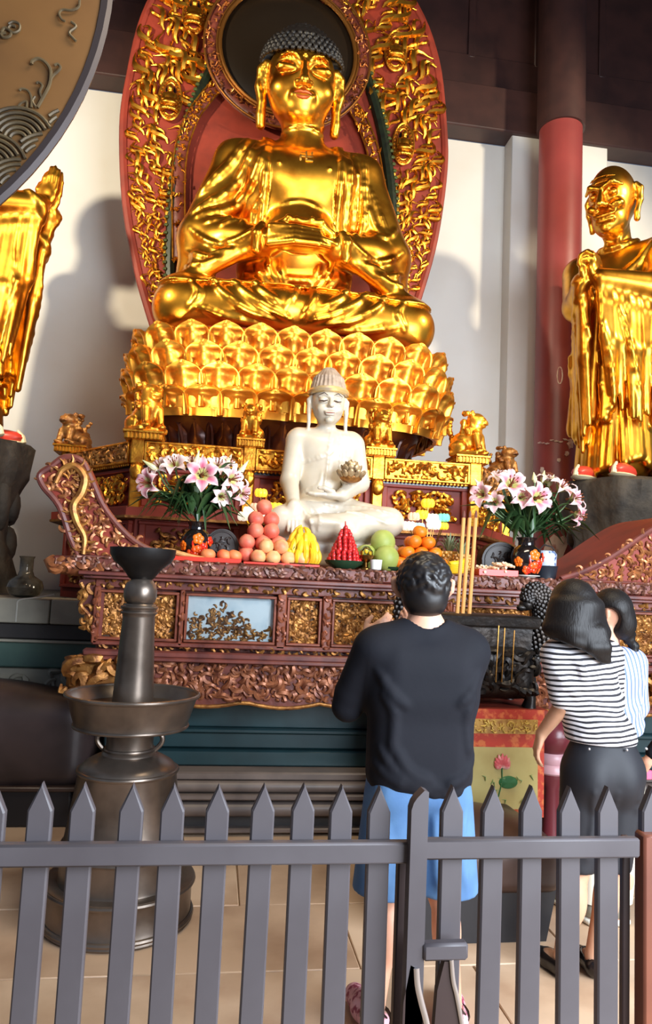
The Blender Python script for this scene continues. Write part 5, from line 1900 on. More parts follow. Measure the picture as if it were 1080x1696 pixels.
# Buddha's hand citrons: bunch of yellow fingers
bh = thing('fingered_citron', 'bunch of yellow fingered citrons before the white statue', 'citron', on(499, 4.88))
g = random.Random(6)
for row, (n, rad, zz, up) in enumerate(((13, 0.108, 0.0, 0.115), (12, 0.094, 0.055, 0.115), (9, 0.070, 0.115, 0.10), (5, 0.036, 0.165, 0.085))):
    for i in range(n):
        a = 2 * pi * (i + 0.5 * row) / n
        c = np.array(bh.location) + np.array([rad * cos(a), rad * 0.72 * sin(a), zz + 0.012])
        o_ = np.array([cos(a), 0.72 * sin(a), 0])
        w_ = g.uniform(-.012, .012)
        pts = [c - o_ * 0.02, c + o_ * 0.004 + [w_ * .5, 0, up * 0.4], c - o_ * 0.006 + [w_, 0, up * 0.8], c - o_ * 0.036 + [w_, 0, up * g.uniform(1.0, 1.25)]]
        MB().tube(catmull(pts, 3), [0.016, 0.020, 0.022, 0.023, 0.023, 0.022, 0.020, 0.017, 0.012, 0.005], 8).build('citron_finger', YELLOW, bh)
MB().lathe([(0.07, 0.01), (0.085, 0.08), (0.06, 0.17), (0.02, 0.23), (0.001, 0.235)], tuple(bh.location), 16, sy=0.7).build('citron_core', YELLOW, bh)
dish('fruit_bowl', 'shallow green bowl under the yellow citrons', 'bowl', bh.location.x, 4.88, 0.13, 0.022, DKGREEN)
# red berries heaped in a cone
cb = on(570, 4.88)
dish('fruit_bowl', 'green glazed bowl holding the cone of red berries', 'bowl', cb[0], 4.88, 0.135, 0.055, DKGREEN)
pr = [[MB().ell((0, 0, 0), (0.016, 0.016, 0.026), 8, 6).build('red_berry', REDF, base=(0, 0, 0)), False]]
sp = []
for lay in range(10):
    rr = 0.105 * (1 - lay / 10.5)
    n = max(1, int(2 * pi * rr / 0.036))
    for i in range(n):
        a = 2 * pi * (i + 0.5 * (lay % 2)) / n
        sp.append((cb[0] + rr * cos(a), 4.88 + rr * sin(a), ZT + 0.055 + lay * 0.0245))
fruit_pile('red_berry', 'small red berry in the tall cone on the green bowl', 'berry', 'berries in the red cone', pr, sp)
core = MB().lathe([(0.09, 0.03), (0.05, 0.16), (0.005, 0.28)], (cb[0], 4.88, ZT), 16)
core.tube([(cb[0], 4.88, ZT + 0.27), (cb[0] + 0.004, 4.92, ZT + 0.33)], [0.008, 0.003], 6)
tag(core.build('berry_cone_core', REDF, base=cb), 'red core stem inside the cone of berries', 'fruit cone')
# pomelos
pr = [[fruitmesh(0.088, 1.05, 0.03).build('pomelo', GREENF, base=(0, 0, 0)), False]]
for (px_, Y, z, lb) in ((640, 4.90, 0.088, 'green pomelo resting on the altar, the lower of two'), (633, 4.97, 0.20, 'green pomelo lying on top behind the lower one'), (606, 4.98, 0.09, 'green pomelo half hidden behind the brass oil lamp')):
    o = pr[0][0] if not pr[0][1] else dup(pr[0][0])
    pr[0][1] = True
    o.location = (on(px_, Y)[0], Y, ZT + z)
    tag(o, lb, 'pomelo', 'green pomelos')
dish('fruit_bowl', 'dark green bowl with pale rim under the green pomelo', 'bowl', on(645, 4.9)[0], 4.93, 0.10, 0.03, DKGREEN)
# brass oil lamp, white cup, foil packet
x = on(606, 4.86)[0]
ol = thing('oil_lamp', 'small brass oil lamp bowl beside the berries', 'oil lamp', (x, 4.86, ZT))
BRASS = mat('old_brass', srgb(150, 106, 52), 0.3, 0.9)
MB().lathe([(0.045, 0), (0.045, 0.01), (0.015, 0.02), (0.015, 0.05), (0.05, 0.075), (0.066, 0.10), (0.062, 0.10), (0.04, 0.08), (0, 0.075)], (x, 4.86, ZT), 28).build('lamp_bowl', BRASS, ol)
MB().lathe([(0, 0.08), (0.05, 0.09), (0.045, 0.13), (0.02, 0.16), (0, 0.165)], (x, 4.86, ZT), 20).build('glass_cover', clear_glass('lamp_glass'), ol)
for k in range(3):
    MB().ell((x - 0.03 + 0.03 * k, 4.86, ZT + 0.115 + 0.01 * (k == 1)), (0.013, 0.013, 0.016), 8, 6).build('yellow_flower_bud', YELLOW, ol)
x = on(623, 4.79)[0]
o = MB().lathe([(0.028, 0), (0.036, 0.006), (0.042, 0.07), (0.038, 0.07), (0.032, 0.012), (0, 0.012)], (x, 4.79, ZT), 24).build('white_cup', mat('white_porcelain', srgb(232, 232, 226), 0.2), base=(x, 4.79, ZT))
tag(o, 'small white porcelain cup at the front edge of the altar', 'cup')
x = on(482, 4.82)[0]
m = MB()
g = random.Random(12)
m.grid(lambda u, v: (x - 0.075 + 0.15 * u, 4.82 + 0.03 * sin(pi * v) + 0.01 * sin(9 * u), ZT + 0.02 + 0.055 * v + 0.06 * u + 0.012 * sin(17 * u + 7 * v)), 14, 9, thick=0.03)
tag(m.build('foil_packet', mat('crumpled_purple_foil', srgb(96, 84, 96), 0.25, 0.7, (srgb(44, 36, 44), 18, 2, 0.4, 0.6), (0.6, 25, 0.01)), base=(x, 4.82, ZT), smooth=20), 'crumpled dark silver foil packet in front of the yellow citrons', 'packet')
# mandarins
pr = [[fruitmesh(0.052, 0.86).build('mandarin', ORANGE, base=(0, 0, 0)), False]]
mx = on(694, 4.95)
MR = [(4, 2), (3, 2), (2, 2), (1, 1)]
fruit_pile('mandarin', 'orange mandarin of the pyramid', 'mandarin', 'mandarins in the pyramid', pr, pyramid(mx[0], 4.95, 0.05, MR), pile_names(MR))
dish('fruit_plate', 'dark plate under the mandarin pyramid', 'plate', mx[0], 4.95, 0.2, 0.02, DKGREEN)
# pineapples
for (px_, Y, s, lb) in ((744, 5.10, 1.0, 'pineapple standing behind the incense sticks, taller with grey green crown'), (765, 4.96, 0.86, 'smaller yellow pineapple in front beside the incense sticks')):
    x = on(px_, Y)[0]
    t = thing('pineapple', lb, 'pineapple', (x, Y, ZT), 'pineapples')
    m = MB()
    m.lathe([(0.001, 0), (0.05 * s, 0.006), (0.07 * s, 0.06 * s), (0.068 * s, 0.12 * s), (0.04 * s, 0.17 * s), (0.001, 0.175 * s)], (x, Y, ZT), 20)
    for r_ in range(7):
        for i in range(11):
            a = 2 * pi * (i + 0.5 * (r_ % 2)) / 11
            rr = 0.069 * s * (0.75 + 0.3 * sin(pi * (r_ + 0.8) / 8))
            m.ell((x + rr * cos(a), Y + rr * sin(a), ZT + (0.02 + r_ * 0.023) * s), 0.0135 * s, 6, 4)
    m.build('fruit_body', PINEM, t)
    for i in range(16):
        a = 2.4 * i
        q = 0.25 + 0.75 * (1 - i / 16)
        pts = [(x + 0.012 * cos(a), Y + 0.012 * sin(a), ZT + 0.165 * s), (x + 0.05 * q * cos(a), Y + 0.05 * q * sin(a), ZT + (0.165 + 0.09 * (1.2 - q * .6)) * s), (x + 0.085 * q * cos(a), Y + 0.085 * q * sin(a), ZT + (0.165 + 0.13 * (1.3 - q * .7)) * s)]
        MB().tube(catmull(pts, 3), [0.010, 0.012, 0.011, 0.009, 0.007, 0.005, 0.002], 6, flat=((0, 0, 1), 0.35)).build('crown_leaf', mat('pineapple_leaf', srgb(112, 122, 88), 0.5) if i == 0 and s == 1 else bpy.data.materials['pineapple_leaf'], t)
# bananas in front of the pineapples
x = on(752, 4.82)[0]
bn = thing('banana_bunch', 'bunch of yellow bananas lying at the foot of the pineapples', 'bananas', (x, 4.82, ZT))
for k in range(5):
    pts = [(x - 0.075 + 0.008 * k, 4.84 - 0.012 * k, ZT + 0.03 + 0.012 * k), (x - 0.02, 4.80 - 0.006 * k, ZT + 0.02 + 0.012 * k), (x + 0.05, 4.80, ZT + 0.025 + 0.014 * k), (x + 0.095, 4.82 + 0.004 * k, ZT + 0.055 + 0.016 * k)]
    MB().tube(catmull(pts, 3), [0.009, 0.015, 0.019, 0.021, 0.021, 0.021, 0.02, 0.017, 0.012, 0.006], 8).build('banana', YELLOW, bn)
# tray of pale sweets at the right
tray('red tray of pale wrapped sweets at the right of the altar', on(788, 4.86)[0], on(850, 4.86)[0], 4.78, 4.92, 0.045)
g = random.Random(3)
SW2 = mat('pale_sweet_paper', srgb(236, 206, 170), 0.55, 0, (srgb(226, 160, 120), 14, 2, 0.45, 0.65))
ob = MB().ell((0, 0, 0), (0.026, 0.018, 0.014), 8, 6).tube([(-0.038, 0, 0.004), (0, 0, 0), (0.038, 0, 0.004)], [0.010, 0.008, 0.010], 6).build('wrapped_sweet', SW2, base=(0, 0, 0))
xx0, xx1 = on(790, 4.86)[0], on(848, 4.86)[0]
first = True
for i in range(26):
    o = ob if first else dup(ob)
    first = False
    f = i / 25
    o.location = (xx0 + (xx1 - xx0) * g.uniform(0.06, 0.94), 4.80 + 0.10 * g.random(), ZT + 0.028 + 0.026 * (i // 9))
    o.rotation_euler = (g.uniform(-.4, .4), g.uniform(-.4, .4), g.uniform(0, 6))
    tag(o, 'pale wrapped sweet heaped on the right red tray', 'sweet', 'wrapped sweets on the right tray')
x = on(872, 4.82, 952)[0]
o = MB().lathe([(0.05, 0), (0.055, 0.004), (0.085, 0.012), (0.082, 0.016), (0.05, 0.008), (0, 0.008)], (x, 4.80, ZT), 32).build('white_plate', bpy.data.materials['white_porcelain'], base=(x, 4.80, ZT))
tag(o, 'empty white plate at the altar edge below the right vase', 'plate')

# dark carved dome stones and the round black drum shapes behind the vases
for (px_, Y, w, h, lb) in ((366, 5.02, 0.115, 0.235, 'dark carved round topped slate block right of the left vase'), (826, 5.16, 0.15, 0.26, 'dark round topped slate block left of the right vase')):
    x = on(px_, Y)[0]
    out = [(-w, 0), (-w * 0.98, h * 0.45)] + [(w * cos(a), h * 0.45 + h * 0.55 * sin(a)) for a in np.linspace(pi * 0.97, pi * 0.03, 15)] + [(w * 0.98, h * 0.45), (w, 0)]
    t = thing('slate_block', lb, 'stone block', (x, Y, ZT))
    MB().prism([(x + a, ZT + b) for a, b in out], Y - 0.05, Y + 0.07).build('block', SLATE, t)
    m = MB()
    m.tube([(x + a * 0.84, Y - 0.052, ZT + 0.02 + b * 0.84) for a, b in out], 0.006, 6)
    curls(m, lambda u, v, d: (x - w * .5 + u, Y - 0.05 - d, ZT + 0.06 + v), w, h * .5, 14, 0.07, 5, r=0.09)
    m.build('block_carving', SLATE, t)

# flower vases
VASE = mat('black_glazed_vase', srgb(26, 20, 20), 0.12, coat=0.6)
VRED = mat('vase_red_flower', srgb(206, 44, 22), 0.25, 0, (srgb(232, 96, 28), 18, 2, 0.45, 0.6))
VORA = mat('vase_orange_flower', srgb(238, 112, 24), 0.3)


def vase(px_, Y, s, lb):
    x = on(px_, Y)[0]
    t = thing('flower_vase', lb, 'vase', (x, Y, ZT))
    pf_ = [(0.06, 0), (0.065, 0.012), (0.075, 0.03), (0.105, 0.10), (0.112, 0.15), (0.095, 0.20), (0.06, 0.23), (0.058, 0.26), (0.075, 0.285), (0.068, 0.285), (0.05, 0.255), (0.05, 0.2)]
    MB().lathe([(r * s, z * s) for r, z in pf_], (x, Y, ZT), 36).build('vase_body', VASE, t)

    def onv(a, z):
        for (r0, z0), (r1, z1) in zip(pf_, pf_[1:]):
            if z0 <= z <= z1:
                r = r0 + (r1 - r0) * (z - z0) / (z1 - z0)
                return np.array([x + (r + 0.001) * s * sin(a), Y - (r + 0.001) * s * cos(a), ZT + z * s])
    for a0, z0, rr, mt in ((0.15, 0.16, 0.034, VORA), (-0.95, 0.11, 0.030, VORA), (1.1, 0.15, 0.03, VRED), (0.55, 0.10, 0.03, VRED), (0.1, 0.075, 0.036, VRED), (-0.4, 0.055, 0.028, VRED)):
        m = MB()
        for k in range(5):
            b = 2 * pi * k / 5 + a0
            q = onv(a0 + rr * 0.62 * cos(b) / 0.11, z0 + rr * 0.62 * sin(b))
            m.ell(q, (rr * .62 * s, rr * .30 * s, rr * .62 * s), 8, 6, rot=rotm(0, 0, a0))
        m.ell(onv(a0, z0), (rr * .35 * s, rr * .42 * s, rr * .35 * s), 8, 6)
        m.build('painted_flower', mt, t)
    m = MB()
    for a0 in (-0.15, 0.35, 0.75):
        m.tube([onv(a0 + 0.05 * sin(k), 0.035 + k * 0.022) for k in range(6)], [0.008, 0.011, 0.011, 0.010, 0.008, 0.004], 6)
    m.build('painted_streaks', VRED, t)
    return t


vl = vase(323, 4.97, 0.95, 'black glazed vase with orange red flowers at the left, holding pink lilies')
vr = vase(872, 4.97, 1.02, 'black glazed vase with orange red flowers at the right, holding pink lilies')
# blue white pot on a dark pot, right of the right vase
x = on(904, 5.00)[0]
t = thing('flower_pot', 'dark pot with a blue and white porcelain jar in it, beside the right vase', 'pot', (x, 5.0, ZT))
MB().lathe([(0.07, 0), (0.085, 0.09), (0.09, 0.095), (0.08, 0.095), (0.07, 0.02), (0, 0.02)], (x, 5.0, ZT), 28).build('dark_pot', mat('dark_blue_pot', srgb(40, 46, 54), 0.35), t)
MB().lathe([(0.05, 0.03), (0.074, 0.10), (0.078, 0.18), (0.06, 0.205), (0.052, 0.205), (0.06, 0.17), (0, 0.10)], (x, 5.0, ZT), 28).build('porcelain_jar', mat('blue_white_porcelain', srgb(190, 200, 216), 0.2, 0, (srgb(70, 92, 140), 22, 3, 0.5, 0.58)), t)
MB().tube([(x - 0.06, 5.0, ZT + 0.20), (x - 0.02, 4.99, ZT + 0.25), (x + 0.05, 5.0, ZT + 0.235), (x + 0.09, 5.0, ZT + 0.18)], 0.006, 6).build('pot_handle', SLATE, t)

# ------------------------------------------------------------------ lilies
LILY = mat('lily_petal', (1, 1, 1, 1), 0.5, attr='Col', sss=0.1)
STAM = mat('lily_stamen', srgb(120, 60, 30), 0.6)
BUD = mat('lily_bud', srgb(206, 208, 150), 0.5, 0, (srgb(232, 214, 196), 14, 2, 0.4, 0.7))


def lily_petal(pink):
    def fn(u, v):
        a = 2 * u - 1
        w = 0.026 * (sin(pi * min(1, 0.10 + 0.90 * v)) ** 0.8)
        r = 0.012 + 0.085 * v - 0.006 * v * v
        z = 0.055 * sin(pi * 0.62 * v ** 0.9) - 0.035 * v ** 4 - 0.006 * (1 - abs(a)) * sin(pi * v)
        return (a * w, r, z + 0.004 * sin(8 * v) * a)

    def col(u, v):
        a = abs(2 * u - 1)
        k = (1 - a) ** 0.7 * (1 - 0.7 * v) * pink + 0.12 * pink
        c0, c1 = np.array(srgb(246, 224, 216)[:3]), np.array(srgb(214, 92, 128)[:3])
        c = c0 + (c1 - c0) * min(1, k)
        if v < 0.15:
            c = np.array(srgb(206, 206, 130)[:3])
        return c
    return MB().grid(fn, 5, 8, thick=0.0025, col=col)


PET = {}


def lily_flower(parent, pos, dirv, s, pink):
    d = Vector(dirv).normalized()
    R = d.to_track_quat('Z', 'Y')
    m = MB()
    for k in range(6):
        a = k * pi / 3 + 0.3
        m.tube([(0, 0, 0.0), (0.010 * cos(a), 0.010 * sin(a), 0.04), (0.022 * cos(a), 0.022 * sin(a), 0.07)], [0.0018, 0.0016, 0.0014], 4)
        m.ell((0.023 * cos(a), 0.023 * sin(a), 0.072), (0.004, 0.004, 0.0075), 6, 4)
    m.tube([(0, 0, -0.03), (0, 0, 0.02), (0, 0, 0.085)], [0.008, 0.006, 0.003], 6)
    fl = m.build('lily_flower', STAM, base=(0, 0, 0))
    fl.parent = parent
    KIDS.setdefault(parent.name, []).append(fl)
    fl.location = Vector(pos) - parent.location
    fl.rotation_mode = 'QUATERNION'
    fl.rotation_quaternion = R
    fl.scale = (s, s, s)
    for k in range(6):
        if pink not in PET:
            tmp = lily_petal(pink).build('lily_petal', LILY, base=(0, 0, 0))
            PET[pink] = tmp.data
            bpy.data.objects.remove(tmp)
        p = link('petal', PET[pink], fl)
        p.rotation_euler = (0.12 * (k % 2), 0, k * pi / 3)
        p.scale = (1.15, 1, 1) if k % 2 else (0.85, 1.03, 1.05)


def leaf(parent, a, b, c, w):
    pts = catmull([a, b, c], 5)
    n = len(pts)
    MB().tube(pts, [max(0.002, w * sin(pi * (0.06 + 0.93 * i / (n - 1)))) for i in range(n)], 6, flat=((0, 0, 1), 0.22)).build('leaf', LEAFG, parent)


def bouquet(lb, vs, flowers, buds, top, seed, extra):
    g = random.Random(seed)
    b = vs.location
    neck = np.array([b.x, b.y, b.z + 0.26])
    t = thing('lily_bouquet', lb, 'flowers', tuple(neck))
    tips = [(P(x, y, Y), s, pk, dv) for x, y, Y, s, pk, dv in flowers]
    bt = [(P(x, y, Y), P(x2, y2, Y)) for x, y, x2, y2, Y in buds]
    for q in [p for p, *_ in tips] + [p for p, _ in bt]:
        mid = (neck + np.array(q)) / 2 + np.array([0.25 * (q.x - neck[0]), 0, 0.06])
        MB().tube(catmull([neck + np.array([0, 0, -0.10]), neck + np.array([0.06 * (q.x - neck[0]), 0, 0.05]), mid, np.array(q)], 4), 0.006, 6).build('stem', STEMG, t)
    for p, s, pk, dv in tips:
        lily_flower(t, p, dv, s, pk)
    for p, q in bt:
        MB().tube(catmull([np.array(p), (np.array(p) * 0.6 + np.array(q) * 0.4), np.array(q)], 4), [0.007, 0.012, 0.017, 0.020, 0.020, 0.017, 0.012, 0.007, 0.002], 8).build('bud', BUD, t)
    for i in range(extra):
        a = g.uniform(-1.35, 1.35)
        L = g.uniform(0.14, 0.40)
        st = neck + np.array([g.uniform(-.05, .05) + 0.25 * L * sin(a), g.uniform(-.06, .05), g.uniform(-0.02, 0.10) + 0.3 * L * cos(a)])
        y = g.uniform(-0.10, 0.06)
        md_ = st + np.array([0.55 * L * sin(a), y * .6, 0.42 * L * cos(a) + 0.05])
        en = st + np.array([1.05 * L * sin(a), y, (0.62 * L if i % 3 else -0.15) * cos(a) + (0 if i % 3 else 0.03)])
        leaf(t, st, md_, en, g.uniform(0.024, 0.046))
    return t


F = lambda x, y, z: (x, y, z)
bouquet('pink and white lilies with dark leaves in the left vase', vl,
        [(250, 800, 4.86, 1.15, 1.0, F(-.7, -.8, -.1)), (334, 788, 4.80, 1.35, 1.25, F(.1, -1, .1)), (290, 775, 4.92, 1.15, 0.3, F(-.2, -.7, .6)), (268, 778, 4.98, 1.0, 0.3, F(-.5, -.6, .5)),
         (358, 778, 4.95, 1.1, 0.4, F(.2, -.6, .7)), (380, 795, 4.90, 1.15, 0.7, F(.6, -.7, .1)), (395, 815, 4.93, 1.05, 0.8, F(.9, -.5, -.3)), (365, 822, 4.86, 0.9, 0.35, F(.4, -.9, -.2)), (318, 772, 5.02, 1.0, 0.3, F(0, -.5, .9)),
         (376, 772, 5.02, 0.9, 0.5, F(.5, -.4, .7))],
        [(262, 780, 236, 762, 4.93), (322, 775, 330, 746, 4.98), (330, 780, 336, 752, 5.02), (392, 790, 412, 762, 4.97), (372, 775, 384, 752, 5.0)], 0.4, 5, 74)
bouquet('pink and white lilies with dark leaves in the right vase', vr,
        [(800, 820, 4.88, 1.1, 0.8, F(-.8, -.7, .1)), (845, 805, 4.84, 1.35, 1.0, F(-.1, -.9, .4)), (862, 824, 4.82, 1.0, 0.8, F(0, -1, 0)), (886, 826, 4.80, 1.35, 1.1, F(.2, -1, .1)), (925, 812, 4.92, 1.15, 0.7, F(.4, -.6, .6)),
         (945, 826, 4.90, 1.15, 0.95, F(.7, -.7, .1)), (952, 850, 4.90, 1.1, 1.1, F(.8, -.6, -.4)), (820, 832, 4.92, 0.95, 0.6, F(-.5, -.8, 0)), (906, 800, 5.02, 1.0, 0.4, F(.1, -.4, .9)), (828, 795, 5.0, 1.0, 0.4, F(-.3, -.5, .8))],
        [(800, 812, 786, 793, 4.95), (832, 800, 826, 780, 5.0), (886, 800, 884, 782, 4.95), (908, 806, 918, 786, 5.0), (796, 830, 780, 812, 4.95), (898, 800, 902, 779, 5.02)], 0.4, 8, 74)

# ------------------------------------------------------------------ glowing lotus lamps
GLOW = {k: mat('lotus_glow_' + k, srgb(*c), 0.4, emit=(srgb(*c), e)) for k, c, e in (('yellow', (255, 200, 50), 0.8), ('white', (255, 244, 220), 0.8), ('pink', (255, 170, 140), 0.8), ('green', (110, 226, 180), 0.75), ('cyan', (140, 216, 220), 0.8))}


def lotus_lamp(lb, px_, Y, bulbs, zb):
    x = on(px_, Y)[0]
    t = thing('lotus_lamp', lb, 'lamp', (x, Y, ZT), 'glowing lotus lamps')
    MB().lathe([(0.07, 0), (0.07, 0.012), (0.02, 0.03), (0.012, 0.05), (0.012, zb), (0, zb)], (x, Y, ZT), 20).build('lamp_foot', BRASS, t)
    for bx, by, k, s in bulbs:
        q = P(bx, by, Y - 0.02)
        MB().tube(catmull([(x, Y, ZT + zb * .9), ((x + q.x) / 2, Y, ZT + zb + 0.3 * (q.z - ZT - zb)), tuple(q)], 4), 0.004, 6).build('stem', BRASS, t)
        m = MB()
        m.lathe([(0.001, -0.028 * s), (0.018 * s, -0.022 * s), (0.034 * s, -0.004 * s), (0.036 * s, 0.010 * s), (0.02 * s, 0.026 * s), (0.001, 0.034 * s)], tuple(q), 14)
        for i in range(7):
            a = 2 * pi * i / 7
            m.ell((q.x + 0.029 * s * cos(a), q.y + 0.029 * s * sin(a), q.z + 0.003 * s), (0.020 * s, 0.020 * s, 0.030 * s), 8, 6)
        m.build('lotus_bulb', GLOW[k], t)


lotus_lamp('cluster of glowing lotus lamps between the left lilies and the white statue', 434, 5.20,
           [(432, 817, 'yellow', 1.0), (424, 841, 'pink', 1.0), (405, 856, 'white', 1.1), (420, 861, 'yellow', 1.1), (444, 858, 'white', 1.1), (459, 858, 'white', 0.95), (456, 842, 'yellow', 1.25), (442, 842, 'green', 0.9), (412, 846, 'white', 0.9)], 0.14)
lotus_lamp('cluster of glowing lotus lamps above the mandarins', 708, 5.20,
           [(709, 834, 'yellow', 1.1), (699, 853, 'yellow', 1.1), (686, 856, 'pink', 1.0), (677, 872, 'white', 1.15), (694, 873, 'cyan', 0.95), (716, 859, 'white', 1.1), (719, 870, 'white', 1.2), (735, 858, 'green', 1.0), (734, 872, 'yellow', 0.9)], 0.14)

# tall glass-like jar and plug on the dais ledge at the left
q = P(38, 990, 5.75)
x, Y, z = q.x, 5.78, 1.40
o = MB().lathe([(0.05, 0), (0.11, 0.02), (0.135, 0.075), (0.12, 0.125), (0.06, 0.165), (0.048, 0.20), (0.048, 0.29), (0.058, 0.31), (0.05, 0.31), (0.04, 0.29), (0.04, 0.2), (0.0, 0.03)], (x, Y, z), 32).build('dark_bottle', mat('smoked_glass', srgb(112, 104, 92), 0.12, 0.3, (srgb(70, 64, 56), 14, 3, 0.4, 0.7)), base=(x, Y, z))
tag(o, 'dark round bellied bottle standing on the grey stone ledge at the left', 'bottle')
m = MB().tube(catmull([tuple(P(a, b, 5.53)) for a, b in ((26, 1030), (28, 1008), (32, 994), (60, 990), (90, 985))] , 5), 0.006, 6)
tag(m.build('white_cable', mat('white_cable', srgb(196, 190, 178), 0.5), base=tuple(P(60, 990, 5.53))), 'thin white cable running over the stone ledge beside the dark bottle', 'cable')

# ================================================================== bronze candle stand on the floor
BRONZE = mat('dark_bronze', srgb(136, 122, 110), 0.33, 0.8, (srgb(84, 74, 66), 4, 4, 0.4, 0.7), (0.08, 20, 0.005))
cx_, cy_ = -0.365, 3.67
cs = thing('candle_stand', 'tall dark bronze candle stand with bell base, drip tray and black bowl on top', 'candle stand', (cx_, cy_, 0))
MB().lathe([(0.335, 0), (0.345, 0.012), (0.340, 0.03), (0.333, 0.04), (0.333, 0.165), (0.342, 0.178), (0.342, 0.192), (0.325, 0.196), (0.285, 0.19), (0.282, 0.20), (0.279, 0.32), (0.281, 0.325), (0.278, 0.333), (0.273, 0.345), (0.276, 0.352), (0.272, 0.36), (0.228, 0.665), (0.234, 0.675), (0.230, 0.69), (0.205, 0.715), (0.160, 0.74), (0.128, 0.752), (0.122, 0.765), (0.114, 0.77), (0.110, 0.80), (0.114, 0.88), (0.05, 0.88)], (cx_, cy_, 0), 64).build('bell_base', BRONZE, cs)
MB().lathe([(0.10, 0.875), (0.262, 0.880), (0.270, 0.89), (0.268, 0.90), (0.278, 0.93), (0.305, 1.02), (0.316, 1.03), (0.312, 1.038), (0.300, 1.03), (0.27, 0.975), (0.10, 0.965)], (cx_, cy_, 0), 64).build('drip_tray', BRONZE, cs)
MB().lathe([(0.098, 0.96), (0.096, 1.03), (0.076, 1.40), (0.078, 1.41), (0.082, 1.415), (0.082, 1.428), (0.077, 1.432), (0.080, 1.44), (0.084, 1.448), (0.080, 1.458), (0.075, 1.465)], (cx_, cy_, 0), 48).build('column', BRONZE, cs)
MB().lathe([(0.055, 1.46), (0.072, 1.475), (0.080, 1.50), (0.080, 1.53), (0.072, 1.56), (0.058, 1.578), (0.05, 1.585)], (cx_, cy_, 0), 48).build('ball_knop', BRONZE, cs)
for rr, z, t in ((0.337, 0.030, 0.012), (0.338, 0.178, 0.012), (0.280, 0.330, 0.010), (0.276, 0.352, 0.008), (0.231, 0.680, 0.010), (0.113, 0.775, 0.009), (0.312, 1.032, 0.010), (0.266, 0.888, 0.009), (0.080, 1.422, 0.008), (0.081, 1.448, 0.008)):
    MB().tube([(cx_ + rr * cos(a), cy_ + rr * sin(a), z) for a in np.linspace(0, 2 * pi, 49)], t, 8, caps=False).build('moulding_ring', BRONZE, cs)
for s in (-1, 1):
    MB().tube([(cx_ + s * (0.118 + 0.035 * sin(pi * t)), cy_, 0.768 + 0.10 * t) for t in np.linspace(0, 1, 11)], 0.012, 8).build('loop_handle', BRONZE, cs)
bl = MB().lathe([(0.045, 1.582), (0.06, 1.588), (0.075, 1.61), (0.10, 1.64), (0.138, 1.67), (0.155, 1.70), (0.160, 1.735), (0.153, 1.735), (0.146, 1.70), (0.09, 1.65), (0, 1.62)], (cx_, cy_, 0), 48).build('wax_bowl', mat('black_iron_bowl', srgb(34, 32, 32), 0.4, 0.5), cs)

# ================================================================== dark drum shaped block at the left, kneeling stool at the right
LEATH = mat('dark_brown_leather', srgb(66, 52, 50), 0.38, 0.0, (srgb(42, 33, 32), 3, 3, 0.4, 0.7))
LEATH2 = mat('brown_leather', srgb(70, 50, 42), 0.40, 0.0, (srgb(52, 38, 32), 3, 3, 0.4, 0.7))
BASEB = mat('black_base_board', srgb(26, 23, 25), 0.5)
dk = thing('padded_kneeler', 'large dark brown dome topped padded block standing at the left behind the candle stand', 'kneeler', (-1.46, 5.19, 0))
S = SDF((-2.30, 4.84, 0.18), (-0.64, 5.54, 0.98), 0.018)
S.box((-1.46, 5.19, 0.50), (0.72, 0.27, 0.30), 0.16)
S.ell((-1.46, 5.19, 0.50), (0.76, 0.29, 0.38), 0.08)
S.build('padding', LEATH, dk)
MB().box((-1.46, 5.19, 0.115), (1.26, 0.52, 0.23), 0.012).build('base_board', BASEB, dk)
MB().box((-1.46, 5.19, 0.235), (1.30, 0.56, 0.03), 0.012).build('base_lip', LEATH2, dk)
kn = thing('kneeling_stool', 'dark brown padded kneeling stool behind the fence between the man and the women', 'kneeler', (1.29, 3.5, 0))
S = SDF((0.82, 3.22, 0.19), (1.76, 4.06, 0.56), 0.014)
S.box((1.29, 3.64, 0.33), (0.40, 0.34, 0.12), 0.07)
S.ell((1.29, 3.64, 0.36), (0.40, 0.34, 0.16), 0.05)
S.build('padding', LEATH2, kn)
MB().prism([(0.97, 0.0), (1.61, 0.0), (1.66, 0.235), (0.92, 0.235)], 3.34, 3.94).build('base_board', BASEB, kn)
MB().box((1.29, 3.65, 0.24), (0.76, 0.64, 0.022), 0.01).build('base_lip', LEATH, kn)

# ================================================================== cloth covered table with the incense burner
ty = 4.12
ax0, ax1 = P(672, 1180, ty).x, P(903, 1180, ty).x
zt = P(840, 1174, ty).z
it = thing('burner_table', 'low red table with embroidered red and gold altar cloth in front', 'table', ((ax0 + ax1) / 2, ty + 0.2, 0))
CLR = mat('red_brocade', srgb(202, 62, 40), 0.6, 0, (srgb(228, 120, 64), 26, 3, 0.48, 0.62))
CLG = mat('gold_brocade', srgb(204, 158, 76), 0.5, 0.1, (srgb(170, 116, 48), 30, 3, 0.45, 0.65))
CLY = mat('yellow_silk', srgb(206, 190, 122), 0.5, 0, (srgb(186, 164, 98), 5, 3, 0.4, 0.7))
MB().box(((ax0 + ax1) / 2, ty + 0.24, zt - 0.02), (ax1 - ax0 + 0.04, 0.50, 0.04), 0.008).build('table_board', RED, it)
for x in (ax0 + 0.03, ax1 - 0.03):
    for y in (ty + 0.05, ty + 0.42):
        MB().box((x, y, (zt - 0.04) / 2), (0.05, 0.05, zt - 0.04), 0.006).build('leg', RED, it)
zb = P(830, 1352, ty).z
fall = lambda u, v: (ax0 - 0.01 + (ax1 - ax0 + 0.0) * u, ty - 0.012 - 0.006 * sin(22 * u) * (1 - v) - 0.01 * (1 - v), zb + (zt - 0.002 - zb) * v)
MB().grid(fall, 40, 14, thick=0.006).build('cloth_fall', CLR, it)
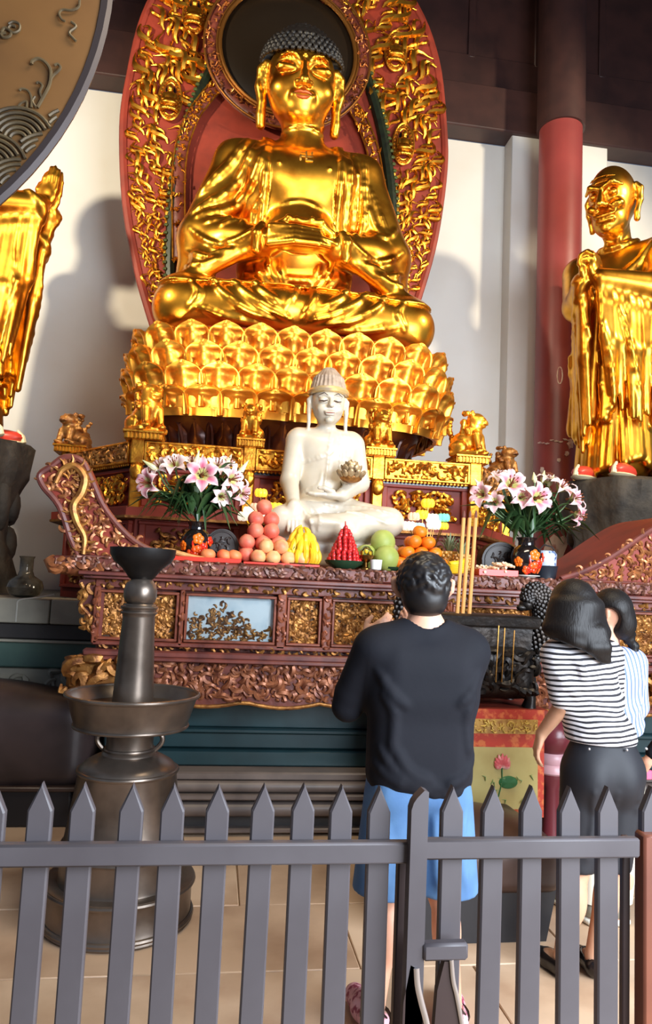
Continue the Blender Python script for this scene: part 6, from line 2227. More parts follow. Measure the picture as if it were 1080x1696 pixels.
zz_ = lambda y: P(835, y, ty).z
pw0, pw1 = ax0 + 0.055, ax1 - 0.055


def clothband(name, y0, y1, x0, x1, m, off):
    a, b = zz_(y1), zz_(y0)
    return MB().grid(lambda u, v: (x0 + (x1 - x0) * u, ty - 0.020 - off - 0.006 * sin(22 * ((x0 + (x1 - x0) * u - ax0) / (ax1 - ax0))) * (1 - (a + (b - a) * v - zb) / (zt - zb)) - 0.01 * (1 - (a + (b - a) * v - zb) / (zt - zb)), a + (b - a) * v), 30, 8, thick=0.004).build(name, m, it)


clothband('gold_band', 1190, 1214, pw0, pw1, CLG, 0.002)
pan = clothband('silk_panel', 1236, 1338, pw0, pw1, CLY, 0.002)
m = MB()
curls(m, lambda u, v, d: (pw0 + 0.01 + u, ty - 0.030 - d * .3, zz_(1212) + v), pw1 - pw0 - 0.02, zz_(1192) - zz_(1212), 110, 0.034, 3, r=0.09)
m.build('band_embroidery', mat('gold_thread', srgb(226, 190, 96), 0.4, 0.3), it)
lot = P(832, 1262, ty - 0.035)
m = MB()
for k in range(9):
    a = radians(-80 + 20 * k)
    L = 0.062 + 0.014 * cos(2 * a)
    m.tube(catmull([(lot.x, ty - 0.036, lot.z - 0.03), (lot.x + L * .6 * sin(a), ty - 0.042, lot.z - 0.03 + L * .55 * cos(a)), (lot.x + L * sin(a), ty - 0.038, lot.z - 0.02 + L * 0.9 * cos(a))], 4), [0.004, 0.008, 0.011, 0.013, 0.014, 0.013, 0.010, 0.006, 0.002], 6, flat=((0, 1, 0), 0.3))
m.build('lotus_embroidery', mat('pink_silk_thread', srgb(220, 92, 96), 0.5, 0, (srgb(240, 190, 180), 20, 2, 0.45, 0.6)), pan)
lf = P(842, 1296, ty - 0.035)
m = MB()
m.lathe([(0, 0.006), (0.05, 0.004), (0.058, -0.002), (0, -0.004)], (lf.x, ty - 0.034, lf.z), 20, rot=rotm(pi / 2), sx=1.0, sy=0.62)
m.tube(catmull([(lot.x, ty - 0.034, lot.z - 0.03), (lf.x - 0.04, ty - 0.036, lf.z), (lot.x - 0.02, ty - 0.036, lf.z - 0.08)], 4), 0.004, 6)
m.build('leaf_embroidery', mat('green_silk_thread', srgb(48, 112, 62), 0.5), pan)
m = MB()
g = random.Random(31)
for i in range(14):
    q = P(g.uniform(800, 880), g.uniform(1285, 1335), ty)
    m.tube([(q.x, ty - 0.033, q.z), (q.x + g.uniform(-.02, .02), ty - 0.036, q.z + g.uniform(0.01, 0.03)), (q.x + g.uniform(-.03, .03), ty - 0.033, q.z + 0.03)], [0.002, 0.004, 0.001], 5)
o = m.build('water_weed_embroidery', mat('pale_green_thread', srgb(134, 160, 96), 0.5), pan)
o['kind'] = 'stuff'

by = ty + 0.22
IRON = mat('black_cast_bronze', srgb(38, 34, 32), 0.38, 0.55, (srgb(58, 48, 40), 8, 4, 0.45, 0.75), (0.4, 26, 0.01))
bx0, bx1 = P(696, 1030, by).x, P(872, 1030, by).x
bxc = (bx0 + bx1) / 2
zr = P(800, 1018, by - 0.15).z
zlow = zt
ib = thing('incense_burner', 'black bronze incense burner with dragon handles on the cloth covered table', 'incense burner', (bxc, by, zlow))
W = bx1 - bx0
def frustum(mb, w0, d0, z0, w1, d1, z1):
    vs = [(bxc + sx * w / 2, by + sy * d / 2, z) for w, d, z in ((w0, d0, z0), (w1, d1, z1)) for sx, sy in ((-1, -1), (1, -1), (1, 1), (-1, 1))]
    mb.add(vs, [(3, 2, 1, 0), (4, 5, 6, 7)] + [(i, (i + 1) % 4, 4 + (i + 1) % 4, 4 + i) for i in range(4)])
H = zr - zlow
m = MB()
frustum(m, W * .98, 0.34, zr - 0.075, W * 1.02, 0.36, zr - 0.062)
frustum(m, W * 1.02, 0.36, zr - 0.062, W * 1.04, 0.38, zr - 0.012)
frustum(m, W * 1.04, 0.38, zr - 0.012, W * 1.0, 0.34, zr)
m.build('rim', IRON, ib)
m = MB()
frustum(m, W * .90, 0.30, zr - 0.20, W * .92, 0.31, zr - 0.07)
m.build('neck', IRON, ib)
S = SDF((bxc - W * .62, by - 0.30, zlow + 0.02), (bxc + W * .62, by + 0.30, zr - 0.12), 0.014)
S.box((bxc, by, zlow + 0.06 + (zr - 0.19 - zlow - 0.06) / 2), (W * .50, 0.20, (zr - 0.19 - zlow - 0.02) / 2), 0.10)
S.build('belly', IRON, ib)
m = MB()
curls(m, lambda u, v, d: (bxc - W * .46 + u, by - 0.20 - d, zlow + 0.09 + v), W * .92, H - 0.30, 60, 0.11, 77, r=0.12)
curls(m, lambda u, v, d: (bxc + W * .5 + d, by - 0.17 + u, zlow + 0.09 + v), 0.34, H - 0.30, 20, 0.11, 78, r=0.12)
o = m.build('cast_relief', IRON, ib)
o['kind'] = 'stuff'
for sx in (-1, 1):
    for sy in (-1, 1):
        MB().tube(catmull([(bxc + sx * W * .40, by + sy * 0.13, zlow + 0.10), (bxc + sx * W * .44, by + sy * 0.16, zlow + 0.06), (bxc + sx * W * .43, by + sy * 0.16, zlow + 0.0)], 4), [0.05, 0.05, 0.045, 0.04, 0.036, 0.034, 0.036, 0.04, 0.045], 10).build('foot', IRON, ib)
    # dragon handle: scaly neck arching up beside the rim
    pl_ = [(0.46, -0.30), (0.56, -0.20), (0.63, -0.08), (0.64, 0.04), (0.585, 0.125), (0.51, 0.135), (0.47, 0.08)]
    pts = catmull([(bxc + sx * a * W, by - 0.04, zr + z) for a, z in pl_], 5)
    n = len(pts)
    hm = MB().tube(pts, [0.045 + 0.035 * sin(pi * min(1, i / n * 1.1)) for i in range(n)], 12)
    hd_ = hm.build('dragon_handle', IRON, ib)
    m = MB()
    for i in range(2, n - 1):
        p = np.array(pts[i])
        t = np.array(pts[i + 1]) - np.array(pts[i - 1])
        t /= np.linalg.norm(t)
        nx_ = np.array([t[2], 0, -t[0]])
        r = 0.045 + 0.035 * sin(pi * min(1, i / n * 1.1))
        for k in range(7):
            a = pi * (k + 0.5 * (i % 2)) / 7
            m.ell(p + r * (cos(a) * nx_ + np.array([0, -sin(a), 0])), 0.016, 6, 4)
    e = np.array(pts[-1])
    m.ell(e + [0, 0, -0.01], (0.045, 0.05, 0.04), 10, 8).ell(e + [-sx * 0.035, -0.01, -0.03], (0.035, 0.03, 0.022), 8, 6)
    o = m.build('scales', IRON, hd_)
    o['kind'] = 'stuff'
MB().box((bxc, by, zr - 0.02), (W * .97, 0.32, 0.02)).build('ash_bed', mat('incense_ash', srgb(110, 102, 92), 0.9, 0, (srgb(84, 76, 70), 20, 3, 0.4, 0.7)), ib)
for i, xx in enumerate((826, 836, 852)):       # thin tassel cords hanging before the belly
    a, b = P(xx, 1036 + 4 * i, by - 0.215), P(xx - 5, 1130, by - 0.235)
    MB().tube([a, (a + b) / 2, b], 0.0045, 6).build('hanging_cord', BRASS, ib)
STICK = mat('incense_stick_gold', srgb(214, 152, 84), 0.5)
for i, (xt, xb) in enumerate(((768, 757), (778, 766), (788, 777))):
    a, b = P(xb, 1022, by - 0.06), P(xt, 858, by - 0.02)
    t = thing('incense_stick', ('first', 'second', 'third')[i] + ' of three tall thick golden incense sticks in the burner, counted from the left', 'incense', tuple(a), 'tall incense sticks')
    MB().tube([a, (a + b) / 2, b], 0.0125, 8).build('stick', STICK, t)
    c = P(xt + 1, 846, by - 0.02)
    MB().tube([b, (b + c) / 2, c], [0.008, 0.010, 0.004], 8).build('burning_tip', mat('dark_red_tip_%d' % i, srgb(110, 60, 50), 0.5), t)
# maroon turned stand behind the women
x, Y = P(920, 1240, 4.45).x, 4.50
t = thing('turned_stand', 'maroon lacquered turned stand half hidden beside the striped shirt', 'stand', (x, Y, 0))
MAR = mat('maroon_lacquer', srgb(104, 40, 48), 0.3)
MB().lathe([(0.11, 0), (0.11, 0.05), (0.06, 0.08), (0.05, 0.38), (0.09, 0.44), (0.095, 0.47)], (x, Y, 0), 28).build('shaft', MAR, t)
MB().lathe([(0.095, 0.47), (0.105, 0.48), (0.105, 0.51), (0.09, 0.53), (0.10, 0.55), (0.10, 0.58), (0.085, 0.60)], (x, Y, 0), 28).build('rings', mat('pink_white_rings', srgb(196, 150, 156), 0.35), t)
MB().lathe([(0.085, 0.60), (0.14, 0.66), (0.15, 0.72), (0.11, 0.79), (0.05, 0.82), (0, 0.825)], (x, Y, 0), 28).build('drum_top', MAR, t)

# ================================================================== visitors
def striped(name, c1, c2, axis, freq, duty, dist):
    m = mat(name, c1, 0.75)
    nt = m.node_tree
    b = nt.nodes['Principled BSDF']
    tc = nt.nodes.new('ShaderNodeTexCoord')
    nz = nt.nodes.new('ShaderNodeTexNoise')
    nz.inputs['Scale'].default_value = 5.0
    nz.inputs['Detail'].default_value = 1.5
    nt.links.new(tc.outputs['Object'], nz.inputs['Vector'])
    sp = nt.nodes.new('ShaderNodeSeparateXYZ')
    nt.links.new(tc.outputs['Object'], sp.inputs[0])

    def op(o, a, bb):
        n = nt.nodes.new('ShaderNodeMath')
        n.operation = o
        for i, v in enumerate((a, bb)):
            if isinstance(v, (int, float)):
                n.inputs[i].default_value = v
            else:
                nt.links.new(v, n.inputs[i])
        return n.outputs[0]
    d = op('MULTIPLY', op('SUBTRACT', nz.outputs['Fac'], 0.5), dist)
    base = sp.outputs[axis[0]] if len(axis) == 1 else op('ADD', sp.outputs[axis[0]], op('MULTIPLY', sp.outputs[axis[1]], axis[2]))
    fr = op('FRACT', op('MULTIPLY', op('ADD', base, d), freq), 0)
    k = op('LESS_THAN', fr, duty)
    mx = nt.nodes.new('ShaderNodeMix')
    mx.data_type = 'RGBA'
    mx.inputs[6].default_value = c1
    mx.inputs[7].default_value = c2
    nt.links.new(k, mx.inputs[0])
    nt.links.new(mx.outputs[2], b.inputs['Base Color'])
    return m


SKIN = mat('skin_warm', srgb(222, 168, 138), 0.5, 0.0, (srgb(206, 146, 118), 5, 3, 0.42, 0.75), (0.06, 60, 0.003), sss=0.15)
SKIN2 = mat('skin_tan', srgb(206, 158, 126), 0.5, 0.0, (srgb(188, 136, 106), 5, 3, 0.42, 0.75), (0.06, 60, 0.003), sss=0.15)
HAIR = mat('black_hair', srgb(24, 20, 20), 0.42)
HAIRS = mat('straight_black_hair', srgb(22, 18, 17), 0.5, spec=0.3)
_nt = HAIRS.node_tree                           # fine strands running downwards
_tc, _mp, _nz, _bp = (_nt.nodes.new(t) for t in ('ShaderNodeTexCoord', 'ShaderNodeMapping', 'ShaderNodeTexNoise', 'ShaderNodeBump'))
_mp.inputs['Scale'].default_value = (170, 170, 5)
_nz.inputs['Scale'].default_value = 1.0
_bp.inputs['Strength'].default_value = 0.5
_bp.inputs['Distance'].default_value = 0.004
_nt.links.new(_tc.outputs['Object'], _mp.inputs['Vector'])
_nt.links.new(_mp.outputs[0], _nz.inputs['Vector'])
_nt.links.new(_nz.outputs['Fac'], _bp.inputs['Height'])
_nt.links.new(_bp.outputs[0], _nt.nodes['Principled BSDF'].inputs['Normal'])
BLACKT = mat('black_jersey', srgb(23, 23, 30), 0.8, 0.0, (srgb(18, 19, 26), 4, 3, 0.4, 0.7), (0.1, 60, 0.004), spec=0.25)
BLACKP = mat('black_trousers', srgb(26, 26, 32), 0.65, 0.0, (srgb(20, 21, 28), 4, 3, 0.4, 0.7))
DENIM = mat('blue_denim', srgb(88, 126, 166), 0.8, 0.0, (srgb(70, 106, 150), 6, 4, 0.4, 0.7), (0.15, 120, 0.003))


def hand(S, w, d, side, curl, sz=1.0, k=0.006):
    """palm and five fingers: w wrist, d finger direction, side thumb side, curl = palm normal"""
    w, d, s, n = (np.array(v, float) for v in (w, d, side, curl))
    d /= np.linalg.norm(d)
    s = s - d * (s @ d)
    s /= np.linalg.norm(s)
    n = n - d * (n @ d) - s * (n @ s)
    n /= np.linalg.norm(n)
    R = np.column_stack([s, n, d])
    S.ell(w + d * 0.045 * sz, (0.040 * sz, 0.018 * sz, 0.052 * sz), 0.02, rot=R)
    for i, L in enumerate((0.068, 0.076, 0.071, 0.056)):
        b = w + d * 0.082 * sz + s * (0.030 - 0.020 * i) * sz
        p1 = b + (d * 0.5 + n * 0.18) * L * sz
        p2 = p1 + (d * 0.30 + n * 0.28) * L * sz
        p3 = p2 + (d * 0.10 + n * 0.26) * L * sz
        S.poly([b - d * 0.02, b, p1, p2, p3], [0.010 * sz, 0.0098 * sz, 0.009 * sz, 0.0082 * sz, 0.0066 * sz], 0.004)
    t0 = w + d * 0.020 * sz + s * 0.030 * sz
    S.poly([t0, t0 + (s * 0.026 + d * 0.026 + n * 0.012) * sz, t0 + (s * 0.030 + d * 0.056 + n * 0.02) * sz], [0.014 * sz, 0.011 * sz, 0.0085 * sz], 0.006)


def head(S, c, a, tilt=0.0, sz=1.0):
    """head facing direction a (0 = away from the room's entrance), with face and ears"""
    fw, rt = np.array([sin(a), cos(a), 0]), np.array([cos(a), -sin(a), 0])
    up = np.array([0, 0, 1.0]) * cos(tilt) + fw * sin(tilt)
    fw = fw * cos(tilt) - np.array([0, 0, 1.0]) * sin(tilt)
    c = np.array(c, float)
    p = lambda x, y, z: c + (rt * x + fw * y + up * z) * sz
    R = np.column_stack([rt, fw, up])
    e = lambda x, y, z, r, k=0.0, op='u': S.ell(p(x, y, z), np.array(r) * sz, k, op, rot=R)
    e(0, -0.008, 0.025, (0.076, 0.096, 0.092), 0.01)
    e(0, 0.028, -0.050, (0.058, 0.064, 0.066), 0.03)
    for s in (-1, 1):
        e(s * 0.032, 0.088, 0.004, (0.022, 0.016, 0.014), 0.008, 's')
        e(s * 0.032, 0.076, 0.004, (0.017, 0.016, 0.012), 0.003)
        S.poly([p(s * 0.014, 0.090, 0.024), p(s * 0.034, 0.090, 0.030), p(s * 0.054, 0.076, 0.022)], 0.006 * sz, 0.008)
        e(s * 0.012, 0.100, -0.036, (0.011, 0.010, 0.008), 0.006)
        S.poly([p(s * 0.077, 0.000, 0.026), p(s * 0.088, -0.012, 0.018), p(s * 0.086, -0.008, -0.008), p(s * 0.075, 0.004, -0.032)], [0.010 * sz, 0.011 * sz, 0.009 * sz, 0.008 * sz], 0.006)
        e(s * 0.080, 0.0, 0.0, (0.007, 0.014, 0.020), 0.006)
    S.poly([p(0, 0.088, 0.02), p(0, 0.104, -0.012), p(0, 0.114, -0.032)], [0.008 * sz, 0.010 * sz, 0.012 * sz], 0.008)
    S.poly([p(-0.022, 0.090, -0.062), p(0, 0.097, -0.058), p(0.022, 0.090, -0.062)], 0.006 * sz, 0.005)
    S.poly([p(-0.018, 0.088, -0.073), p(0, 0.094, -0.074), p(0.018, 0.088, -0.073)], 0.007 * sz, 0.005)
    e(0, 0.078, -0.098, (0.024, 0.020, 0.018), 0.012)
    return p


def bounds(pts, m):
    q = np.array(pts, float)
    return q.min(0) - m, q.max(0) + m


def limb(S, pts, rs, k=0.02, op='u'):
    S.poly(pts, rs, k, op)


def legs(S, hips, knees, ankles, toes, foot=True):
    for h, kn_, an, to in zip(hips, knees, ankles, toes):
        h, kn_, an, to = (np.array(v, float) for v in (h, kn_, an, to))
        S.cap(h, kn_, 0.080, 0.052, 0.03)
        S.cap(kn_, an, 0.050, 0.033, 0.02)
        c = kn_ * 0.68 + an * 0.32
        back = -(to - an) * np.array([1, 1, 0])
        back = back / (np.linalg.norm(back) + 1e-9)
        S.ell(c + back * 0.018, (0.050, 0.052, 0.105), 0.03)
        S.ell(kn_ - back * 0.012, (0.05, 0.05, 0.06), 0.02)
        if foot:
            S.poly([an + back * 0.015 - [0, 0, 0.035], an * 0.5 + to * 0.5 - [0, 0, 0.012], to], [0.032, 0.030, 0.022], 0.015)


# ------------------------------------------------------------------ the man in the black shirt
mn = thing('person', 'person from behind with short curly black hair, black t-shirt and blue denim shorts', 'person', (0.80, 2.72, 0))
hc_ = (0.790, 2.735, 1.605)
S = SDF((0.40, 2.48, 0.02), (1.14, 3.16, 1.76), 0.0078)
S.cap((0.795, 2.73, 0.95), (0.795, 2.73, 1.28), 0.085, 0.085)
S.cap((0.64, 2.70, 1.375), (0.95, 2.70, 1.375), 0.055, 0.055, 0.06)
S.poly([(0.795, 2.695, 1.36), (0.795, 2.70, 1.44), (0.79, 2.72, 1.56)], [0.085, 0.062, 0.056], 0.03)
S.cap((0.70, 2.69, 1.40), (0.775, 2.69, 1.47), 0.04, 0.04, 0.03)
S.cap((0.89, 2.69, 1.40), (0.815, 2.69, 1.47), 0.04, 0.04, 0.03)
hp = head(S, hc_, radians(14), 0.12, 1.05)
for s in (-1, 1):
    S.poly([hp(s * 0.083, -0.002, 0.028), hp(s * 0.106, -0.024, 0.020), hp(s * 0.104, -0.018, -0.008), hp(s * 0.084, 0.0, -0.036)], [0.012, 0.013, 0.012, 0.010], 0.006)
armL = [(0.595, 2.70, 1.365), (0.522, 2.79, 1.150), (0.618, 2.950, 1.385)]
armR = [(0.970, 2.70, 1.365), (0.985, 2.84, 1.130), (0.880, 2.99, 1.390)]
for A in (armL, armR):
    S.cap(A[0], A[1], 0.050, 0.042, 0.02)
    S.cap(A[1], A[2], 0.043, 0.029, 0.012)
hand(S, armL[2], (0.9, 0.0, 0.62), (-0.4, -0.1, 1), (0.3, 0.9, -0.3), 1.0)
hand(S, armR[2], (-0.5, 0.05, 0.5), (-0.3, -0.2, 1), (-0.6, 0.5, -0.3), 1.0)
legs(S, [(0.715, 2.72, 0.86), (0.880, 2.72, 0.86)], [(0.700, 2.73, 0.47), (0.905, 2.73, 0.47)], [(0.655, 2.70, 0.09), (0.945, 2.70, 0.09)], [(0.620, 2.88, 0.03), (0.985, 2.87, 0.03)])
S.build('body', SKIN, mn)
S = SDF((0.38, 2.50, 0.78), (1.16, 3.02, 1.52), 0.0078)
S.box((0.792, 2.715, 1.10), (0.198, 0.122, 0.285), 0.10)
S.box((0.792, 2.71, 1.27), (0.212, 0.118, 0.16), 0.10, 0.05)
S.cap((0.625, 2.70, 1.372), (0.965, 2.70, 1.372), 0.072, 0.072, 0.05)
S.cap((0.66, 2.695, 1.405), (0.765, 2.695, 1.448), 0.062, 0.060, 0.04)
S.cap((0.925, 2.695, 1.405), (0.825, 2.695, 1.448), 0.062, 0.060, 0.04)
for A, f in ((armL, 0.80), (armR, 0.85)):
    e = np.array(A[0]) + (np.array(A[1]) - np.array(A[0])) * f
    S.cap(A[0], e, 0.076, 0.066, 0.045)
    S.cap(e, np.array(A[0]) * 0.02 + np.array(A[1]) * 0.98 + np.array([0, -0.004, -0.012]), 0.066, 0.062, 0.01)
# open neck, open hem and sleeve ends
S.cap((0.793, 2.705, 1.495), (0.79, 2.74, 1.68), 0.078, 0.11, 0.012, 's')
S.box((0.79, 2.72, 0.76), (0.3, 0.3, 0.085), 0.01, 0.005, 's')
for A in (armL, armR):
    a0, a1 = np.array(A[1]), np.array(A[2])
    S.cap(a0 + (a1 - a0) * 0.22, a1, 0.056, 0.05, 0.01, 's')
S.folds([[(0.62, 1.02), (0.68, 0.94), (0.76, 0.90), (0.86, 0.885)], [(0.61, 0.96), (0.69, 0.905), (0.80, 0.875)], [(0.66, 1.04), (0.72, 0.95), (0.80, 0.915)], [(0.97, 1.0), (0.93, 0.93), (0.86, 0.90)],
         [(0.62, 1.22), (0.66, 1.15), (0.66, 1.02)], [(0.96, 1.22), (0.93, 1.14), (0.95, 1.0)], [(0.74, 0.93), (0.82, 0.865), (0.93, 0.87)], [(0.60, 1.30), (0.65, 1.22), (0.70, 1.18)], [(0.98, 1.30), (0.94, 1.23), (0.90, 1.19)]], 0.011, k=0.022)
S.build('t_shirt', BLACKT, mn)
S = SDF((0.46, 2.48, 0.44), (1.14, 2.98, 0.95), 0.0085)
S.box((0.792, 2.72, 0.86), (0.185, 0.118, 0.07), 0.06)
for s, x in ((-1, 0.705), (1, 0.885)):
    S.cap((x, 2.72, 0.80), (x + s * 0.022, 2.72, 0.45), 0.118, 0.128, 0.03)
S.box((0.79, 2.72, 0.44), (0.4, 0.4, 0.055), 0.005, 0.004, 's')
S.folds([[(0.62, 0.80), (0.66, 0.7), (0.64, 0.55)], [(0.78, 0.80), (0.77, 0.70), (0.76, 0.56)], [(0.94, 0.8), (0.92, 0.68), (0.95, 0.54)], [(0.83, 0.78), (0.84, 0.66), (0.85, 0.54)]], 0.010, k=0.02)
for s, x in ((-1, 0.683), (1, 0.907)):
    S.cap((x, 2.72, 0.40), (x, 2.72, 0.54), 0.10, 0.10, 0.005, 's')
S.build('shorts', DENIM, mn)
S = SDF((0.64, 2.58, 1.46), (0.94, 2.88, 1.78), 0.0065)
S.ell((0.788, 2.715, 1.640), (0.098, 0.112, 0.100))
S.ell((0.788, 2.690, 1.560), (0.086, 0.085, 0.075), 0.04)
g = random.Random(4)
for i in range(520):
    a, b = g.uniform(0, 2 * pi), g.uniform(-0.7, 1.5)
    S.ell((0.788 + 0.098 * cos(b) * cos(a), 2.712 + 0.110 * cos(b) * sin(a), 1.632 + 0.100 * sin(b)), g.uniform(0.008, 0.0145), 0.004)
fq = [hp(x, 0.125, z) for x, z in ((0, 0.0), (0, -0.06))]
for q in fq:
    S.ell(q, (0.085, 0.075, 0.075), 0.01, 's')
for s in (-1, 1):
    S.ell(hp(s * 0.098, 0.004, -0.005), (0.036, 0.046, 0.048), 0.008, 's')
S.box((0.788, 2.70, 1.46), (0.2, 0.2, 0.033), 0.01, 0.01, 's')
S.build('hair', HAIR, mn)
SHOEP = mat('pink_floral_shoe', srgb(226, 170, 176), 0.6, 0, (srgb(150, 60, 84), 34, 2, 0.5, 0.6))
for (ax, tx) in ((0.655, 0.618), (0.945, 0.985)):
    S = SDF((min(ax, tx) - 0.08, 2.60, 0.0), (max(ax, tx) + 0.08, 2.97, 0.15), 0.0065)
    S.poly([(ax, 2.675, 0.055), (ax * .5 + tx * .5, 2.79, 0.05), (tx, 2.89, 0.042)], [0.050, 0.048, 0.040], 0.03)
    S.box((ax, 2.7, -0.02), (0.3, 0.4, 0.035), 0.002, 0.004, 's')
    S.cap((ax, 2.70, 0.10), (ax, 2.69, 0.2), 0.038, 0.045, 0.008, 's')
    sh = S.build('shoe', SHOEP, mn)
    m = MB()
    m.tube([(ax + 0.052 * cos(t), 2.69 + 0.052 * sin(t), 0.075 + 0.012 * sin(t)) for t in np.linspace(0, 2 * pi, 17)], 0.007, 6, caps=False)
    m.tube([(ax - 0.03, 2.655, 0.085), (ax, 2.632, 0.125), (ax + 0.03, 2.655, 0.085)], 0.005, 6)
    m.build('black_strap', BLACK, sh)

# ------------------------------------------------------------------ woman in the black and white striped top
Y1 = 3.05
q = lambda x, y, dy=0.0: np.array(P(x, y, Y1 + dy))
w1 = thing('person', 'person from behind with long black hair, black and white striped top, black trousers', 'person', (1.58, Y1, 0))
hd1 = q(948, 1010)
S = SDF((1.18, 2.75, 0.02), (1.96, 3.42, 1.72), 0.0078)
S.cap(q(995, 1240), q(970, 1120), 0.080, 0.080)
S.cap(q(930, 1090), q(1000, 1090, 0.03), 0.05, 0.05, 0.05)
S.cap(q(966, 1090), q(955, 1040), 0.055, 0.050, 0.03)
hp1 = head(S, hd1 + np.array([0, 0.02, 0]), radians(-22), 0.35, 0.98)
aL = [q(920, 1085), q(935, 1165, -0.02), q(897, 1215, 0.10)]
aR = [q(1008, 1088, 0.03), q(1012, 1165, 0.16), q(968, 1190, 0.30)]
for A in (aL, aR):
    S.cap(A[0], A[1], 0.045, 0.040, 0.02)
    S.cap(A[1], A[2], 0.039, 0.026, 0.012)
hand(S, aL[2], q(884, 1255, 0.12) - aL[2], (0.2, 1, 0.2), (1, 0.2, 0.1), 0.95)
hand(S, aR[2], (-1, 0.3, 0.2), (0, 0.2, 1), (0, 1, -0.2), 0.95)
hipL, hipR = q(968, 1280), q(1030, 1280)
legs(S, [hipL, hipR], [q(955, 1440), q(1012, 1440)], [(q(930, 1583))[:3], (q(982, 1583))[:3]], [np.array([1.50, 3.18, 0.035]), np.array([1.70, 3.17, 0.035])])
S.build('body', SKIN2, w1)
S = SDF((1.20, 2.72, 0.92), (1.98, 3.46, 1.52), 0.0078)
c0, c1_, c2_ = q(966, 1105), q(978, 1165), q(996, 1222)
S.ell(c0, (0.145, 0.115, 0.14))
S.ell(c1_, (0.140, 0.110, 0.17), 0.05)
S.ell(c2_, (0.158, 0.118, 0.13), 0.05)
S.cap(q(928, 1083), q(1004, 1083, 0.03), 0.058, 0.058, 0.05)
S.cap(q(950, 1075), q(975, 1062), 0.055, 0.052, 0.04)
for A, f in ((aL, 0.86), (aR, 0.86)):
    e = A[0] + (A[1] - A[0]) * f
    S.cap(A[0], e, 0.066, 0.060, 0.04)
S.box(q(997, 1262), (0.3, 0.3, 0.085), 0.02, 0.01, 's', rot=rotm(0, 0.03, 0))
S.cap(q(958, 1050), q(945, 1000), 0.062, 0.08, 0.01, 's')
S.folds([[(q(*a)[0], q(*a)[2]) for a in ln] for ln in ([(925, 1075), (945, 1100), (950, 1140)], [(950, 1200), (985, 1190), (1030, 1195)], [(945, 1215), (985, 1205), (1035, 1212)], [(1040, 1120), (1020, 1160), (985, 1180)], [(915, 1130), (935, 1140), (942, 1150)], [(912, 1115), (930, 1128), (945, 1130)])], 0.011, k=0.02)
S.build('striped_top', striped('black_white_stripes', srgb(226, 222, 224), srgb(34, 32, 38), (2, 0, -0.06), 46.0, 0.42, 0.040), w1)
S = SDF((1.20, 2.74, 0.40), (1.96, 3.42, 1.04), 0.0085)
S.ell(q(998, 1262), (0.165, 0.122, 0.16))
S.ell(q(975, 1290, -0.03), (0.09, 0.11, 0.12), 0.05)
S.ell(q(1024, 1290, -0.03), (0.09, 0.11, 0.12), 0.05)
S.cap(hipL, q(955, 1440), 0.100, 0.082, 0.03)
S.cap(hipR, q(1012, 1440), 0.100, 0.082, 0.03)
S.box(q(985, 1460), (0.4, 0.4, 0.055), 0.004, 0.004, 's')
S.box(q(990, 1205), (0.4, 0.4, 0.042), 0.004, 0.004, 's')
S.folds([[(q(*a)[0], q(*a)[2]) for a in ln] for ln in ([(960, 1300), (965, 1350), (955, 1410)], [(998, 1300), (1000, 1350), (990, 1390)], [(1035, 1300), (1035, 1350), (1020, 1410)])], 0.009, k=0.02)
tr = S.build('trousers', BLACKP, w1)
m = MB()
for x in (957, 1014, 1050):
    p = q(x, 1232)
    m.ell((p[0], Y1 - 0.125 + 0.03 * abs(x - 1000) / 50, p[2]), 0.006, 8, 6)
m.build('rivet', mat('silver_rivet', srgb(210, 210, 214), 0.3, 0.8), tr)
# long hair, cap and hanging lengths
S = SDF((1.24, 2.78, 1.15), (1.86, 3.34, 1.76), 0.0075)
S.ell(hd1 + np.array([0, -0.012, 0.025]), (0.100, 0.118, 0.115))
for i in range(15):
    f = i / 14
    a = -1.5 + 3.0 * f
    top_ = hd1 + np.array([0.088 * sin(a), -0.02 - 0.085 * cos(a), 0.02])
    midp = q(912 + 86 * f, 1040 + 8 * f, -0.09 * cos(a) - 0.03)
    end = q(918 + 80 * f, 1052 + 34 * f ** 1.4, -0.10 * cos(a) - 0.035)
    S.poly([top_, midp, end], [0.036, 0.034, 0.020], 0.016)
for i in range(6):
    S.poly([q(965 + 6 * i, 1045, -0.12), q(978 + 5 * i, 1072, -0.14), q(996 + 2.5 * i, 1094, -0.13)], [0.030, 0.024, 0.010], 0.014)
for z in (0.0, -0.07):
    S.ell(hp1(0, 0.125, z), (0.075, 0.07, 0.075), 0.01, 's')
S.build('long_hair', HAIRS, w1)
for (px_, py_, to) in ((930, 1583, (1.50, 3.18)), (982, 1583, (1.70, 3.17))):
    an = q(px_, py_)
    S = SDF((min(an[0], to[0]) - 0.09, 2.90, 0.0), (max(an[0], to[0]) + 0.09, 3.36, 0.12), 0.0065)
    S.poly([(an[0], an[1] - 0.02, 0.042), ((an[0] + to[0]) / 2, (an[1] + to[1]) / 2, 0.036), (to[0], to[1] + 0.05, 0.024)], [0.046, 0.043, 0.020], 0.02)
    S.box((an[0], 3.1, -0.03), (0.4, 0.4, 0.034), 0.002, 0.003, 's')
    S.cap((an[0], an[1], 0.085), (an[0] * .5 + to[0] * .5, an[1] * .5 + to[1] * .5, 0.088), 0.038, 0.034, 0.006, 's')
    S.build('flat_shoe', BLACK, w1)

